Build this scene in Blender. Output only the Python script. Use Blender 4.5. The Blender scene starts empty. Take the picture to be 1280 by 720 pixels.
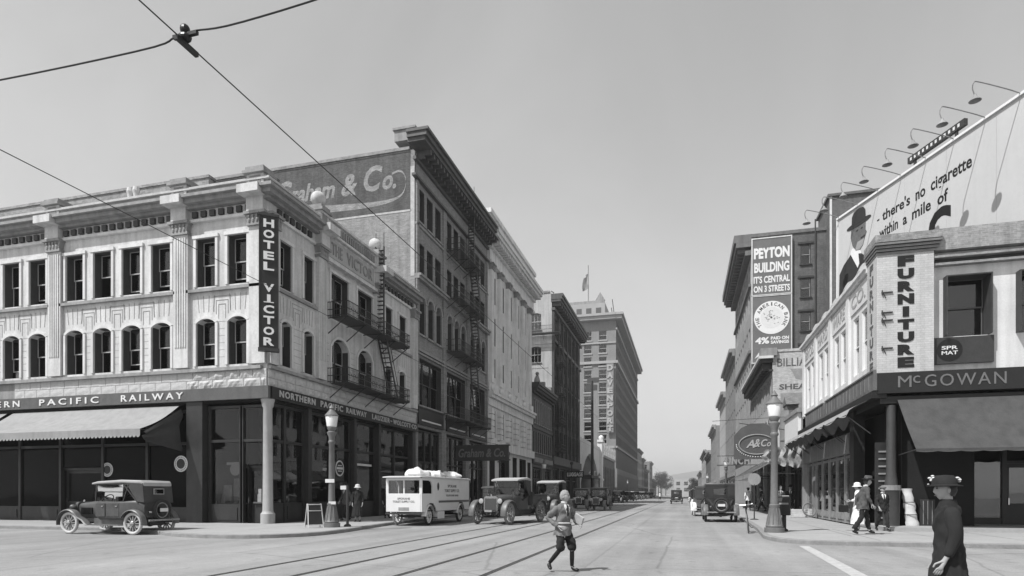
import bpy, bmesh, math, random
from mathutils import Vector, Matrix
R = math.radians
random.seed(7)
scene = bpy.context.scene
COL = scene.collection

# ---------------------------------------------------------------- camera, sky, sun, exposure
cam_data = bpy.data.cameras.new('camera')
cam = bpy.data.objects.new('camera', cam_data)
COL.objects.link(cam)
cam.location = (0, 0, 1.42)
cam.rotation_euler = (R(90), 0, R(15.4))
cam_data.sensor_fit = 'HORIZONTAL'
cam_data.sensor_width = 36
cam_data.lens = 36 * 781 / 1280
cam_data.shift_y = (617 - 360) / 1280
cam_data.clip_start = 0.1
cam_data.clip_end = 12000
scene.camera = cam

SUN_EL, SUN_AZ = 55.0, 51.0      # shadows fall towards +X, turned 51 degrees to +Y
world = bpy.data.worlds.new('World'); scene.world = world; world.use_nodes = True
wn, wl = world.node_tree.nodes, world.node_tree.links
wn.clear()
w_out = wn.new('ShaderNodeOutputWorld'); w_bg = wn.new('ShaderNodeBackground')
w_sky = wn.new('ShaderNodeTexSky'); w_sky.sky_type = 'NISHITA'; w_sky.sun_disc = False
w_sky.sun_elevation = R(SUN_EL); w_sky.sun_rotation = R(270 - SUN_AZ)
w_sky.air_density = 1.25; w_sky.dust_density = 0.4; w_sky.ozone_density = 1.0
w_bw = wn.new('ShaderNodeSeparateColor'); w_bw.mode = 'HSV'             # black and white film, mostly blue-sensitive
wl.new(w_sky.outputs[0], w_bw.inputs[0])
w_tc = wn.new('ShaderNodeTexCoord'); w_nz = wn.new('ShaderNodeTexNoise'); w_nz.inputs['Scale'].default_value = 2.2; w_nz.inputs['Detail'].default_value = 7; w_nz.inputs['Roughness'].default_value = 0.55; w_nz.inputs['Distortion'].default_value = 0.6
w_mr = wn.new('ShaderNodeMapRange'); w_mr.inputs[1].default_value = 0.3; w_mr.inputs[2].default_value = 0.7; w_mr.inputs[3].default_value = 0.92; w_mr.inputs[4].default_value = 1.12   # thin high veil of cloud over the whole sky
w_mu = wn.new('ShaderNodeMath'); w_mu.operation = 'MULTIPLY'
wl.new(w_tc.outputs['Generated'], w_nz.inputs['Vector']); wl.new(w_nz.outputs[0], w_mr.inputs[0]); wl.new(w_bw.outputs[2], w_mu.inputs[0]); wl.new(w_mr.outputs[0], w_mu.inputs[1]); wl.new(w_mu.outputs[0], w_bg.inputs[0])
w_bg.inputs[1].default_value = 0.112
wl.new(w_bg.outputs[0], w_out.inputs[0])

sun_data = bpy.data.lights.new('sun', 'SUN'); sun_data.energy = 5.0; sun_data.angle = R(0.53)
sun = bpy.data.objects.new('sun', sun_data); COL.objects.link(sun)
sd = Vector((math.cos(R(SUN_AZ)) * math.cos(R(SUN_EL)), math.sin(R(SUN_AZ)) * math.cos(R(SUN_EL)), -math.sin(R(SUN_EL))))
sun.rotation_euler = sd.to_track_quat('-Z', 'Y').to_euler()
sun.location = (-40, -20, 80)
vs = scene.view_settings
vs.view_transform = 'Standard'; vs.look = 'None'; vs.exposure = 0.22; vs.gamma = 1.0; vs.use_curve_mapping = False
scene.cycles.max_bounces = 8; scene.cycles.transparent_max_bounces = 12
scene.cycles.use_denoising = True

# ---------------------------------------------------------------- materials (all neutral greys)
MATS = {}
def mat(name, v, rough=0.8, var=0.12, scale=2.0, bump=0.15, metal=0.0, spec=0.35, streak=0.0, kind=None, bw=0.21, bh=0.07, mortar=0.6, coat=0.0, bvar=0.18):
    """grey surface: base value with blotchy and fine variation, optional streaks, optional brick joints"""
    if name in MATS: return MATS[name]
    v *= 0.85
    m = bpy.data.materials.new(name); m.use_nodes = True
    n, l = m.node_tree.nodes, m.node_tree.links
    b = n['Principled BSDF']
    b.inputs['Roughness'].default_value = rough; b.inputs['Metallic'].default_value = metal
    b.inputs['Specular IOR Level'].default_value = spec
    b.inputs['Coat Weight'].default_value = coat
    tc = n.new('ShaderNodeTexCoord')
    n1 = n.new('ShaderNodeTexNoise'); n1.inputs['Scale'].default_value = scale; n1.inputs['Detail'].default_value = 6; n1.inputs['Roughness'].default_value = 0.65
    l.new(tc.outputs['Object'], n1.inputs['Vector'])
    n2 = n.new('ShaderNodeTexNoise'); n2.inputs['Scale'].default_value = scale * 14; n2.inputs['Detail'].default_value = 3
    l.new(tc.outputs['Object'], n2.inputs['Vector'])
    mr = n.new('ShaderNodeMapRange'); mr.inputs[1].default_value = 0.3; mr.inputs[2].default_value = 0.7
    mr.inputs[3].default_value = v * (1 - var); mr.inputs[4].default_value = v * (1 + var)
    l.new(n1.outputs[0], mr.inputs[0])
    f = n.new('ShaderNodeMapRange'); f.inputs[1].default_value = 0.3; f.inputs[2].default_value = 0.7
    f.inputs[3].default_value = 1 - var * 0.6; f.inputs[4].default_value = 1 + var * 0.6
    l.new(n2.outputs[0], f.inputs[0])
    mul = n.new('ShaderNodeMath'); mul.operation = 'MULTIPLY'
    l.new(mr.outputs[0], mul.inputs[0]); l.new(f.outputs[0], mul.inputs[1])
    val = mul.outputs[0]
    if streak:
        mp = n.new('ShaderNodeMapping'); mp.inputs['Scale'].default_value = (3.2, 3.2, 0.22)
        l.new(tc.outputs['Object'], mp.inputs[0])
        n3 = n.new('ShaderNodeTexNoise'); n3.inputs['Scale'].default_value = 1.0; n3.inputs['Detail'].default_value = 5
        l.new(mp.outputs[0], n3.inputs['Vector'])
        s = n.new('ShaderNodeMapRange'); s.inputs[1].default_value = 0.42; s.inputs[2].default_value = 0.72; s.inputs[3].default_value = 1.0; s.inputs[4].default_value = 1 - streak
        l.new(n3.outputs[0], s.inputs[0])
        m2 = n.new('ShaderNodeMath'); m2.operation = 'MULTIPLY'; l.new(val, m2.inputs[0]); l.new(s.outputs[0], m2.inputs[1]); val = m2.outputs[0]
    hgt = n2.outputs[0]
    if kind == 'brick':
        sx = n.new('ShaderNodeSeparateXYZ'); l.new(tc.outputs['Object'], sx.inputs[0])
        ad = n.new('ShaderNodeMath'); l.new(sx.outputs[0], ad.inputs[0]); l.new(sx.outputs[1], ad.inputs[1])
        cb = n.new('ShaderNodeCombineXYZ'); l.new(ad.outputs[0], cb.inputs[0]); l.new(sx.outputs[2], cb.inputs[1])
        br = n.new('ShaderNodeTexBrick'); br.inputs['Scale'].default_value = 1.0
        br.inputs['Brick Width'].default_value = bw; br.inputs['Row Height'].default_value = bh
        br.inputs['Mortar Size'].default_value = min(bh, bw) * 0.09; br.inputs['Bias'].default_value = 0.0
        br.inputs['Color1'].default_value = (1 + bvar,) * 3 + (1,); br.inputs['Color2'].default_value = (1 - bvar,) * 3 + (1,); br.inputs['Mortar'].default_value = (mortar, mortar, mortar, 1)
        l.new(cb.outputs[0], br.inputs['Vector'])
        bwn = n.new('ShaderNodeRGBToBW'); l.new(br.outputs['Color'], bwn.inputs[0])
        m3 = n.new('ShaderNodeMath'); m3.operation = 'MULTIPLY'; l.new(val, m3.inputs[0]); l.new(bwn.outputs[0], m3.inputs[1]); val = m3.outputs[0]
    l.new(val, b.inputs['Base Color'])
    if bump:
        bp = n.new('ShaderNodeBump'); bp.inputs['Strength'].default_value = bump; bp.inputs['Distance'].default_value = 0.02
        l.new(hgt, bp.inputs['Height']); l.new(bp.outputs[0], b.inputs['Normal'])
    MATS[name] = m
    return m
def glass_mat(name, tint, gloss=1.0, ior=1.5):
    if name in MATS: return MATS[name]
    m = bpy.data.materials.new(name); m.use_nodes = True
    n, l = m.node_tree.nodes, m.node_tree.links; n.clear()
    o = n.new('ShaderNodeOutputMaterial'); mx = n.new('ShaderNodeMixShader')
    t = n.new('ShaderNodeBsdfTransparent'); t.inputs[0].default_value = (tint, tint, tint, 1)
    g = n.new('ShaderNodeBsdfGlossy'); g.inputs['Roughness'].default_value = 0.015; g.inputs[0].default_value = (0.95, 0.95, 0.95, 1)
    fr = n.new('ShaderNodeFresnel'); fr.inputs['IOR'].default_value = ior
    tc = n.new('ShaderNodeTexCoord'); nz = n.new('ShaderNodeTexNoise'); nz.inputs['Scale'].default_value = 0.9; nz.inputs['Detail'].default_value = 1
    l.new(tc.outputs['Object'], nz.inputs['Vector'])
    bp = n.new('ShaderNodeBump'); bp.inputs['Strength'].default_value = 0.12; bp.inputs['Distance'].default_value = 0.04
    l.new(nz.outputs[0], bp.inputs['Height']); l.new(bp.outputs[0], g.inputs['Normal'])
    l.new(fr.outputs[0], mx.inputs[0]); l.new(t.outputs[0], mx.inputs[1]); l.new(g.outputs[0], mx.inputs[2]); l.new(mx.outputs[0], o.inputs[0])
    MATS[name] = m
    return m

def road_wear(m):
    """wheel-worn streaks along the street, tar seams and oil spots"""
    n, l = m.node_tree.nodes, m.node_tree.links; b = n['Principled BSDF']; src = b.inputs['Base Color'].links[0].from_socket
    tc = n.new('ShaderNodeTexCoord')
    def layer(scale, lo, hi, a, c, detail=4):
        nonlocal src
        mp = n.new('ShaderNodeMapping'); mp.inputs['Scale'].default_value = scale; l.new(tc.outputs['Object'], mp.inputs[0])
        nz = n.new('ShaderNodeTexNoise'); nz.inputs['Scale'].default_value = 1; nz.inputs['Detail'].default_value = detail; l.new(mp.outputs[0], nz.inputs['Vector'])
        mr = n.new('ShaderNodeMapRange'); mr.inputs[1].default_value = lo; mr.inputs[2].default_value = hi; mr.inputs[3].default_value = a; mr.inputs[4].default_value = c; l.new(nz.outputs[0], mr.inputs[0])
        mu = n.new('ShaderNodeMath'); mu.operation = 'MULTIPLY'; l.new(src, mu.inputs[0]); l.new(mr.outputs[0], mu.inputs[1]); src = mu.outputs[0]
    layer((1.1, 0.035, 1), 0.35, 0.68, 1.1, 0.84); layer((0.12, 0.12, 1), 0.35, 0.7, 1.1, 0.86); layer((3.0, 1.6, 1), 0.62, 0.78, 1.0, 0.72, 2); layer((30, 30, 1), 0.3, 0.7, 0.86, 1.14, 3)
    vo = n.new('ShaderNodeTexVoronoi'); vo.feature = 'DISTANCE_TO_EDGE'; vo.inputs['Scale'].default_value = 0.16
    nz = n.new('ShaderNodeTexNoise'); nz.inputs['Scale'].default_value = 0.9; nz.inputs['Detail'].default_value = 5; l.new(tc.outputs['Object'], nz.inputs['Vector'])
    mx = n.new('ShaderNodeMix'); mx.data_type = 'VECTOR'; mx.inputs[0].default_value = 0.12; l.new(tc.outputs['Object'], mx.inputs[4]); l.new(nz.outputs['Color'], mx.inputs[5]); l.new(mx.outputs[1], vo.inputs['Vector'])
    mr = n.new('ShaderNodeMapRange'); mr.inputs[1].default_value = 0.0; mr.inputs[2].default_value = 0.006; mr.inputs[3].default_value = 0.72; mr.inputs[4].default_value = 1.0; l.new(vo.outputs['Distance'], mr.inputs[0])
    mu = n.new('ShaderNodeMath'); mu.operation = 'MULTIPLY'; l.new(src, mu.inputs[0]); l.new(mr.outputs[0], mu.inputs[1]); l.new(mu.outputs[0], b.inputs['Base Color'])

GLASS = glass_mat('window_glass', 0.72, ior=1.6)
GLASS_SHOP = glass_mat('plate_glass', 0.7, ior=1.9)
GLASS_DIM = glass_mat('old_plate_glass', 0.7, ior=1.3)
GLASS_SHADE = glass_mat('thin_shop_glass', 0.6, ior=1.1)
LAMP_GLASS = mat('opal_glass', 0.8, 0.25, 0.04, bump=0, spec=0.5)
M_HOTEL = mat('painted_stucco', 0.64, 0.85, 0.13, 0.7, 0.25, streak=0.3)
M_STONE = mat('pale_ashlar', 0.52, 0.9, 0.16, 3, 0.8)
M_TRIM = mat('pale_trim_paint', 0.70, 0.6, 0.1, 2, 0.1, streak=0.22)
M_GREYTRIM = mat('grey_trim', 0.31, 0.7, 0.16, 2, 0.2, streak=0.3)
M_DARKTRIM = mat('dark_iron_trim', 0.045, 0.55, 0.2, 2, 0.1)
M_DARKWOOD = mat('dark_varnished_wood', 0.036, 0.45, 0.25, 2, 0.1, streak=0.2)
M_FASCIA = mat('grey_sign_board', 0.11, 0.6, 0.18, 1.2, 0.15, streak=0.2)
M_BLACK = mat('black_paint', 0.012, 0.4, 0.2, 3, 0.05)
M_BLACKSIGN = mat('black_sign_enamel', 0.02, 0.45, 0.2, 2, 0.05)
M_WHITE = mat('white_paint', 0.80, 0.55, 0.04, 2, 0.05)
M_LETTER = mat('cream_lettering', 0.72, 0.6, 0.06, 3, 0.05)
M_DULLLETTER = mat('dull_grey_lettering', 0.16, 0.6, 0.1, 3, 0.05)
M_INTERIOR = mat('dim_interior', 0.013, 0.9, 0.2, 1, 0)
M_CURTAIN = mat('lace_curtain', 0.55, 0.9, 0.1, 6, 0.3, streak=0.25)
M_BLIND = mat('roller_blind', 0.35, 0.9, 0.08, 2, 0.05)
M_WHITEBLIND = mat('white_roller_blind', 0.78, 0.9, 0.04, 2, 0.05)
M_SASH = mat('sash_paint', 0.42, 0.6, 0.08, 3, 0.05)
M_DARKSASH = mat('dark_sash_paint', 0.10, 0.6, 0.1, 3, 0.05)
M_JAMB = mat('shade_toned_jamb', 0.05, 0.7, 0.2, 3, 0.05)  # near-black lining; the shade of the window reveals is put into its colour
M_BRICK_GREY = mat('weathered_brick', 0.30, 0.92, 0.22, 0.8, 0.5, kind='brick', streak=0.25, mortar=1.2)
M_BRICK_DARK = mat('dark_brick', 0.13, 0.92, 0.2, 0.8, 0.4, kind='brick', streak=0.2, mortar=1.3)
M_BRICK_B2 = mat('tan_brick', 0.27, 0.9, 0.1, 0.8, 0.3, kind='brick', streak=0.15, mortar=0.85)
M_GHOST = mat('faded_painted_brick', 0.11, 0.92, 0.28, 0.7, 0.5, kind='brick', streak=0.3, mortar=1.15)
M_GHOSTLETTER = mat('faded_sign_lettering', 0.32, 0.92, 0.3, 1.5, 0.3, kind='brick', mortar=0.7)
M_TERRA = mat('white_terracotta', 0.80, 0.6, 0.1, 1, 0.15, streak=0.28)
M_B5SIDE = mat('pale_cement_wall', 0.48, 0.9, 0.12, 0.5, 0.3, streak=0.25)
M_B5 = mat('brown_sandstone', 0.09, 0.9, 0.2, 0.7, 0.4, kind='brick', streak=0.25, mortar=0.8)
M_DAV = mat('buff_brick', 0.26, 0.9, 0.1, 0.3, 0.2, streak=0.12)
M_DAVTRIM = mat('cream_terracotta', 0.38, 0.8, 0.08, 0.5, 0.1)
M_MCG = mat('white_painted_boards', 0.74, 0.7, 0.08, 1.2, 0.2, streak=0.2)
M_MCGBRICK = mat('white_painted_brick', 0.54, 0.8, 0.1, 1.0, 0.4, kind='brick', bw=0.24, bh=0.08, mortar=0.8, streak=0.15, bvar=0.05)
M_ROOF = mat('tar_roof', 0.08, 0.95, 0.2, 1, 0.4)
M_ROAD = mat('street_paving', 0.29, 0.88, 0.10, 0.35, 0.5, spec=0.3)
road_wear(M_ROAD)
M_WALK = mat('concrete_paving', 0.355, 0.9, 0.08, 0.8, 0.35)
M_KERB = mat('granite_kerb', 0.26, 0.85, 0.2, 3, 0.5)
M_RAIL = mat('worn_rail_groove', 0.05, 0.5, 0.2, 3, 0.1, metal=0.3)
M_RAILHEAD = mat('steel_rail_head', 0.22, 0.35, 0.15, 5, 0.05, metal=0.8)
M_AWN = mat('white_canvas', 0.31, 0.9, 0.08, 1.2, 0.3, streak=0.15)
M_AWNGREY = mat('grey_canvas', 0.072, 0.9, 0.12, 1.4, 0.4, streak=0.25)
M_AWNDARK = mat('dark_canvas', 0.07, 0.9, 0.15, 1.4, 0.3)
M_LAMPPOST = mat('painted_cast_iron', 0.16, 0.5, 0.15, 4, 0.1)
M_CARPAINT = mat('black_car_enamel', 0.018, 0.28, 0.15, 3, 0.02, spec=0.5, coat=0.4)
M_CARDUST = mat('dusty_car_enamel', 0.07, 0.45, 0.3, 3, 0.03, spec=0.4)
M_FENDER = mat('dusty_fender_enamel', 0.13, 0.45, 0.3, 3, 0.03, spec=0.4)
M_TOP = mat('folding_top_canvas', 0.06, 0.85, 0.2, 3, 0.3)
M_TOPLIGHT = mat('sun_bleached_top', 0.42, 0.85, 0.1, 3, 0.3)
M_RUBBER = mat('black_rubber', 0.03, 0.8, 0.2, 5, 0.2)
M_RUBBERGREY = mat('dusty_grey_rubber', 0.20, 0.85, 0.12, 5, 0.2)
M_RUBBERWHITE = mat('pale_tyre_rubber', 0.55, 0.8, 0.08, 5, 0.2)
M_SPOKE = mat('varnished_spokes', 0.30, 0.5, 0.15, 5, 0.05)
M_CHROME = mat('nickel_plate', 0.6, 0.2, 0.05, 5, 0, metal=1.0)
M_RADIATOR = mat('radiator_core', 0.10, 0.5, 0.2, 20, 0.3, metal=0.5)
M_VANWHITE = mat('white_van_enamel', 0.76, 0.35, 0.05, 2, 0.02, spec=0.5)
M_SACK = mat('flour_sack_cloth', 0.70, 0.95, 0.1, 5, 0.2)
M_SKIN = mat('skin', 0.38, 0.55, 0.06, 8, 0.05)
M_HAIRFAIR = mat('fair_hair', 0.34, 0.6, 0.25, 22, 0.6)
M_HAIRDARK = mat('dark_hair', 0.04, 0.6, 0.25, 22, 0.6)
M_SUITDARK = mat('dark_wool', 0.022, 0.95, 0.2, 6, 0.08)
M_SUITGREY = mat('grey_wool', 0.085, 0.95, 0.18, 6, 0.08)
M_SUITMID = mat('tweed_wool', 0.17, 0.95, 0.2, 8, 0.08)
M_DRESS = mat('white_cotton', 0.75, 0.9, 0.05, 6, 0.08)
M_NEWS = mat('newsprint', 0.4, 0.9, 0.12, 14, 0.1)
M_WIRE = mat('weathered_copper_wire', 0.03, 0.5, 0.1, 3, 0)
M_FOLIAGE = mat('tree_foliage', 0.055, 0.8, 0.4, 0.5, 0.3)
M_HILL = mat('wooded_hillside', 0.085, 0.95, 0.35, 0.02, 0.3)
M_BILLBOARD = mat('billboard_paper', 0.56, 0.7, 0.03, 0.6, 0.05, streak=0.05)

# ---------------------------------------------------------------- mesh helpers
class MB:
    """collects faces; build() links them as one mesh object"""
    def __init__(s): s.v = []; s.f = []
    def add(s, vs, fs):
        o = len(s.v); s.v += [tuple(p) for p in vs]; s.f += [tuple(i + o for i in f) for f in fs]; return s
    def quad(s, a, b, c, d): return s.add([a, b, c, d], [(0, 1, 2, 3)])
    def poly(s, pts): return s.add(pts, [tuple(range(len(pts)))])
    def box(s, x0, x1, y0, y1, z0, z1):
        return s.add([(x0, y0, z0), (x1, y0, z0), (x1, y1, z0), (x0, y1, z0), (x0, y0, z1), (x1, y0, z1), (x1, y1, z1), (x0, y1, z1)],
                     [(0, 3, 2, 1), (4, 5, 6, 7), (0, 1, 5, 4), (1, 2, 6, 5), (2, 3, 7, 6), (3, 0, 4, 7)])
    def bar(s, p, q, w, h=None, up=(0, 0, 1)):
        h = h or w; p, q = Vector(p), Vector(q); d = (q - p).normalized(); u = Vector(up)
        if abs(d.dot(u)) > 0.98: u = Vector((1, 0, 0))
        a = d.cross(u).normalized() * w / 2; b = a.cross(d).normalized() * h / 2
        vs = [p - a - b, p + a - b, p + a + b, p - a + b, q - a - b, q + a - b, q + a + b, q - a + b]
        return s.add(vs, [(0, 3, 2, 1), (4, 5, 6, 7), (0, 1, 5, 4), (1, 2, 6, 5), (2, 3, 7, 6), (3, 0, 4, 7)])
    def tube(s, pts, r, n=8, cap=True):
        pts = [Vector(p) for p in pts]; rr = r if isinstance(r, (list, tuple)) else [r] * len(pts)
        rings = []; prev = None
        for i, p in enumerate(pts):
            d = (pts[min(i + 1, len(pts) - 1)] - pts[max(i - 1, 0)]).normalized()
            a = d.cross(Vector((0, 0, 1)))
            if a.length < 0.05: a = d.cross(Vector((1, 0, 0)))
            a.normalize()
            if prev and a.dot(prev) < 0: a = -a
            prev = a; b = d.cross(a)
            rings.append([p + (a * math.cos(2 * math.pi * k / n) + b * math.sin(2 * math.pi * k / n)) * rr[i] for k in range(n)])
        vs = [q for g in rings for q in g]; fs = []
        for i in range(len(rings) - 1):
            for k in range(n): fs.append((i * n + k, i * n + (k + 1) % n, (i + 1) * n + (k + 1) % n, (i + 1) * n + k))
        if cap: fs += [tuple(range(n))[::-1], tuple(range((len(rings) - 1) * n, len(rings) * n))]
        return s.add(vs, fs)
    def lathe(s, prof, n=16, cx=0, cy=0, z=0, axis='z'):
        vs = []; fs = []
        for r, h in prof:
            for k in range(n):
                t = 2 * math.pi * k / n; a, b = r * math.cos(t), r * math.sin(t)
                if axis == 'z': vs.append((cx + a, cy + b, z + h))
                elif axis == 'y': vs.append((cx + a, cy + h, z + b))
                else: vs.append((cx + h, cy + a, z + b))
        for i in range(len(prof) - 1):
            for k in range(n): fs.append((i * n + k, i * n + (k + 1) % n, (i + 1) * n + (k + 1) % n, (i + 1) * n + k))
        fs += [tuple(range(n))[::-1], tuple(range((len(prof) - 1) * n, len(prof) * n))]
        return s.add(vs, fs)
    def sphere(s, c, r, n=12, m=8, sc=(1, 1, 1)):
        prof = [(max(0.001, math.sin(math.pi * i / m)) * r, -math.cos(math.pi * i / m) * r) for i in range(m + 1)]
        t = MB().lathe(prof, n)
        return s.add([(c[0] + x * sc[0], c[1] + y * sc[1], c[2] + z * sc[2]) for x, y, z in t.v], t.f)
    def prism(s, pts, axis, a, b):
        """polygon pts (u,v) extruded from a to b along axis; u,v are the other two axes in order"""
        def P(u, v, w): return {'x': (w, u, v), 'y': (u, w, v), 'z': (u, v, w)}[axis]
        n = len(pts); vs = [P(u, v, a) for u, v in pts] + [P(u, v, b) for u, v in pts]
        fs = [tuple(range(n))[::-1], tuple(range(n, 2 * n))] + [(i, (i + 1) % n, n + (i + 1) % n, n + i) for i in range(n)]
        return s.add(vs, fs)
    def loft(s, rings, close=True, cap=True):
        n = len(rings[0]); vs = [p for g in rings for p in g]; fs = []
        for i in range(len(rings) - 1):
            for k in range(n if close else n - 1): fs.append((i * n + k, i * n + (k + 1) % n, (i + 1) * n + (k + 1) % n, (i + 1) * n + k))
        if cap: fs += [tuple(range(n))[::-1], tuple(range((len(rings) - 1) * n, len(rings) * n))]
        return s.add(vs, fs)
    def grid(s, fn, nu, nv):
        vs = [fn(i / nu, j / nv) for j in range(nv + 1) for i in range(nu + 1)]
        return s.add(vs, [(j * (nu + 1) + i, j * (nu + 1) + i + 1, (j + 1) * (nu + 1) + i + 1, (j + 1) * (nu + 1) + i) for j in range(nv) for i in range(nu)])
    def mesh(s, name, m, smooth=False):
        me = bpy.data.meshes.new(name); me.from_pydata(s.v, [], s.f); me.materials.append(m); me.validate()
        if smooth:
            me.shade_smooth(); me.set_sharp_from_angle(angle=R(38))
        return me
    def build(s, name, m, parent=None, loc=(0, 0, 0), rz=0, smooth=False, bevel=0):
        return put(name, s.mesh(name, m, smooth), parent, loc, rz, bevel)
def put(name, me, parent=None, loc=(0, 0, 0), rz=0, bevel=0):
    o = bpy.data.objects.new(name, me); COL.objects.link(o)
    o.location = loc
    if rz: o.rotation_euler = (0, 0, rz)
    if parent: o.parent = parent
    if bevel:
        b = o.modifiers.new('bevel', 'BEVEL'); b.width = bevel; b.segments = 2; b.limit_method = 'ANGLE'
    return o
def tag(o, label, cat, group=None):
    o['label'] = label; o['category'] = cat
    if group: o['group'] = group
    return o
def thing(name, label, cat, loc=(0, 0, 0), rz=0, group=None):
    o = bpy.data.objects.new(name, None); COL.objects.link(o); o.empty_display_size = 0.3
    o.location = loc; o.rotation_euler = (0, 0, rz)
    return tag(o, label, cat, group)
def struct(o): o['kind'] = 'structure'; return o
def stuff(o): o['kind'] = 'stuff'; return o
KIDS = {}
def copy_tree(o, parent=None):
    c = o.copy(); COL.objects.link(c); c.parent = parent
    for ch in list(o.children): copy_tree(ch, c)
    return c
def dup(root, loc, rz, label, group=None):
    c = copy_tree(root); c.location = loc; c.rotation_euler = (0, 0, rz); c['label'] = label
    if group: c['group'] = group
    return c

TEXTS = {}
def text_mesh(body, bold=0.0, shear=0.0, space=1.0, depth=0.02):
    key = (body, bold, shear, space)
    if key in TEXTS: return TEXTS[key]
    c = bpy.data.curves.new('lettering', 'FONT'); c.body = body; c.size = 1; c.offset = bold; c.shear = shear
    c.space_character = space; c.resolution_u = 3; c.align_x = 'CENTER'
    c.fill_mode = 'FRONT' if depth == 0 else 'BOTH'
    c.extrude = 0.5
    o = bpy.data.objects.new('lettering', c)
    me = bpy.data.meshes.new_from_object(o)
    bpy.data.objects.remove(o); 
    TEXTS[key] = [v.co.copy() for v in me.vertices], [tuple(p.vertices) for p in me.polygons]
    bpy.data.meshes.remove(me)
    return TEXTS[key]
def letters(body, cx, cz, w, h, y=0.0, depth=0.02, bold=0.0, shear=0.0, space=1.0, mb=None, warp=None):
    """upright lettering facing -y, fitted into w x h round (cx, cz), its back at y"""
    vs, fs = text_mesh(body, bold, shear, space)
    x0, x1 = min(v.x for v in vs), max(v.x for v in vs); z0, z1 = min(v.y for v in vs), max(v.y for v in vs)
    mb = mb or MB()
    pts = []
    for v in vs:
        px = ((v.x - x0) / (x1 - x0) - 0.5) * w; pz = ((v.y - z0) / (z1 - z0) - 0.5) * h
        if warp: px, pz = warp(px, pz)
        pts.append((cx + px, y - (v.z + 0.5) * depth, cz + pz))
    return mb.add(pts, fs)

# ---------------------------------------------------------------- building helpers
class Face:
    """a wall plane of a building: x runs along the wall, -y is outwards, z up"""
    def __init__(s, root, ox=0, oy=0, rot=0): s.root, s.o, s.rot = root, Vector((ox, oy, 0)), rot
    def loc(s, x=0, y=0, z=0): return s.o + Matrix.Rotation(s.rot, 3, 'Z') @ Vector((x, y, z))
    def build(s, mb, name, m, x=0, y=0, z=0, smooth=False, bevel=0): return mb.build(name, m, s.root, s.loc(x, y, z), s.rot, smooth, bevel)
    def bands(s, mb, name, m):
        for i in range(0, len(mb.v), 8): s.build(MB().add(mb.v[i:i + 8], [(0, 3, 2, 1), (4, 5, 6, 7), (0, 1, 5, 4), (1, 2, 6, 5), (2, 3, 7, 6), (3, 0, 4, 7)]), name, m)
    def put(s, name, me, x=0, y=0, z=0): return put(name, me, s.root, s.loc(x, y, z), s.rot)
def panel(mb, x0, x1, z0, z1, ops, depth=0.3, y=0.0):
    """a wall sheet with openings (x0,x1,z0,z1,rise) that have reveals; rise > 0 gives an arched head"""
    ops = [tuple(o) + (0,) * (5 - len(o)) for o in ops]
    xs = sorted({round(v, 4) for v in [x0, x1] + [o[0] for o in ops] + [o[1] for o in ops] if x0 - 1e-6 <= v <= x1 + 1e-6})
    zs = sorted({round(v, 4) for v in [z0, z1] + [o[2] for o in ops] + [o[3] for o in ops] if z0 - 1e-6 <= v <= z1 + 1e-6})
    for j in range(len(zs) - 1):
        cz = (zs[j] + zs[j + 1]) / 2; run = None
        for i in range(len(xs) - 1):
            cx = (xs[i] + xs[i + 1]) / 2
            hole = any(o[0] < cx < o[1] and o[2] < cz < o[3] for o in ops)
            if hole:
                if run is not None: mb.quad((run, y, zs[j]), (xs[i], y, zs[j]), (xs[i], y, zs[j + 1]), (run, y, zs[j + 1])); run = None
            elif run is None: run = xs[i]
        if run is not None: mb.quad((run, y, zs[j]), (x1, y, zs[j]), (x1, y, zs[j + 1]), (run, y, zs[j + 1]))
    for a, b, c, d, rise in ops:
        e = y + depth
        mb.quad((a, y, c), (a, e, c), (a, e, d - rise), (a, y, d - rise)); mb.quad((b, y, d - rise), (b, e, d - rise), (b, e, c), (b, y, c))
        mb.quad((a, y, c), (b, y, c), (b, e, c), (a, e, c))
        if rise <= 0: mb.quad((a, y, d), (a, e, d), (b, e, d), (b, y, d))
        else:
            hw = (b - a) / 2; rad = (hw * hw + rise * rise) / (2 * rise); m = (a + b) / 2; n = 10
            arc = []
            for k in range(n + 1):
                px = a + (b - a) * k / n; pz = d - rad + math.sqrt(max(0, rad * rad - (px - m) ** 2)); arc.append((px, pz))
            for (p, q), (p2, q2) in zip(arc, arc[1:]):
                mb.quad((p, y, q), (p, e, q), (p2, e, q2), (p2, y, q2)); mb.quad((p, y, q), (p2, y, q2), (p2, y, d), (p, y, d))
    return mb
WM = {}
def cached(key, fn):
    if key not in WM: WM[key] = fn()
    return WM[key]
def win_frame(w, h, t=0.07, dp=0.08, mull=0, m=None, out=0.0):
    def f():
        q = t * 0.7 if out else t; mb = MB(); mb.box(0, q, -out, dp, 0, h); mb.box(w - q, w, -out, dp, 0, h); mb.box(q, w - q, -out, dp, h - q, h); mb.box(q, w - q, 0, dp, 0, t)
        for k in range(mull):
            c = w * (k + 1) / (mull + 1); mb.box(c - t * 0.6, c + t * 0.6, -0.01, dp, t, h - t)
        return mb.mesh('window', m)
    return cached(('fr', round(w, 2), round(h, 2), t, mull, m.name, out), f)
def sash_mesh(w, h, t=0.04, m=None, cols=1):
    def f():
        mb = MB(); mb.box(0, t, 0, 0.04, 0, h); mb.box(w - t, w, 0, 0.04, 0, h); mb.box(t, w - t, 0, 0.04, h - t, h); mb.box(t, w - t, 0, 0.04, 0, t * 1.3)
        for k in range(1, cols): mb.box(w * k / cols - 0.012, w * k / cols + 0.012, 0.005, 0.035, t, h - t)
        return mb.mesh('sash', m)
    return cached(('sa', round(w, 2), round(h, 2), t, cols, m.name), f)
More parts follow.
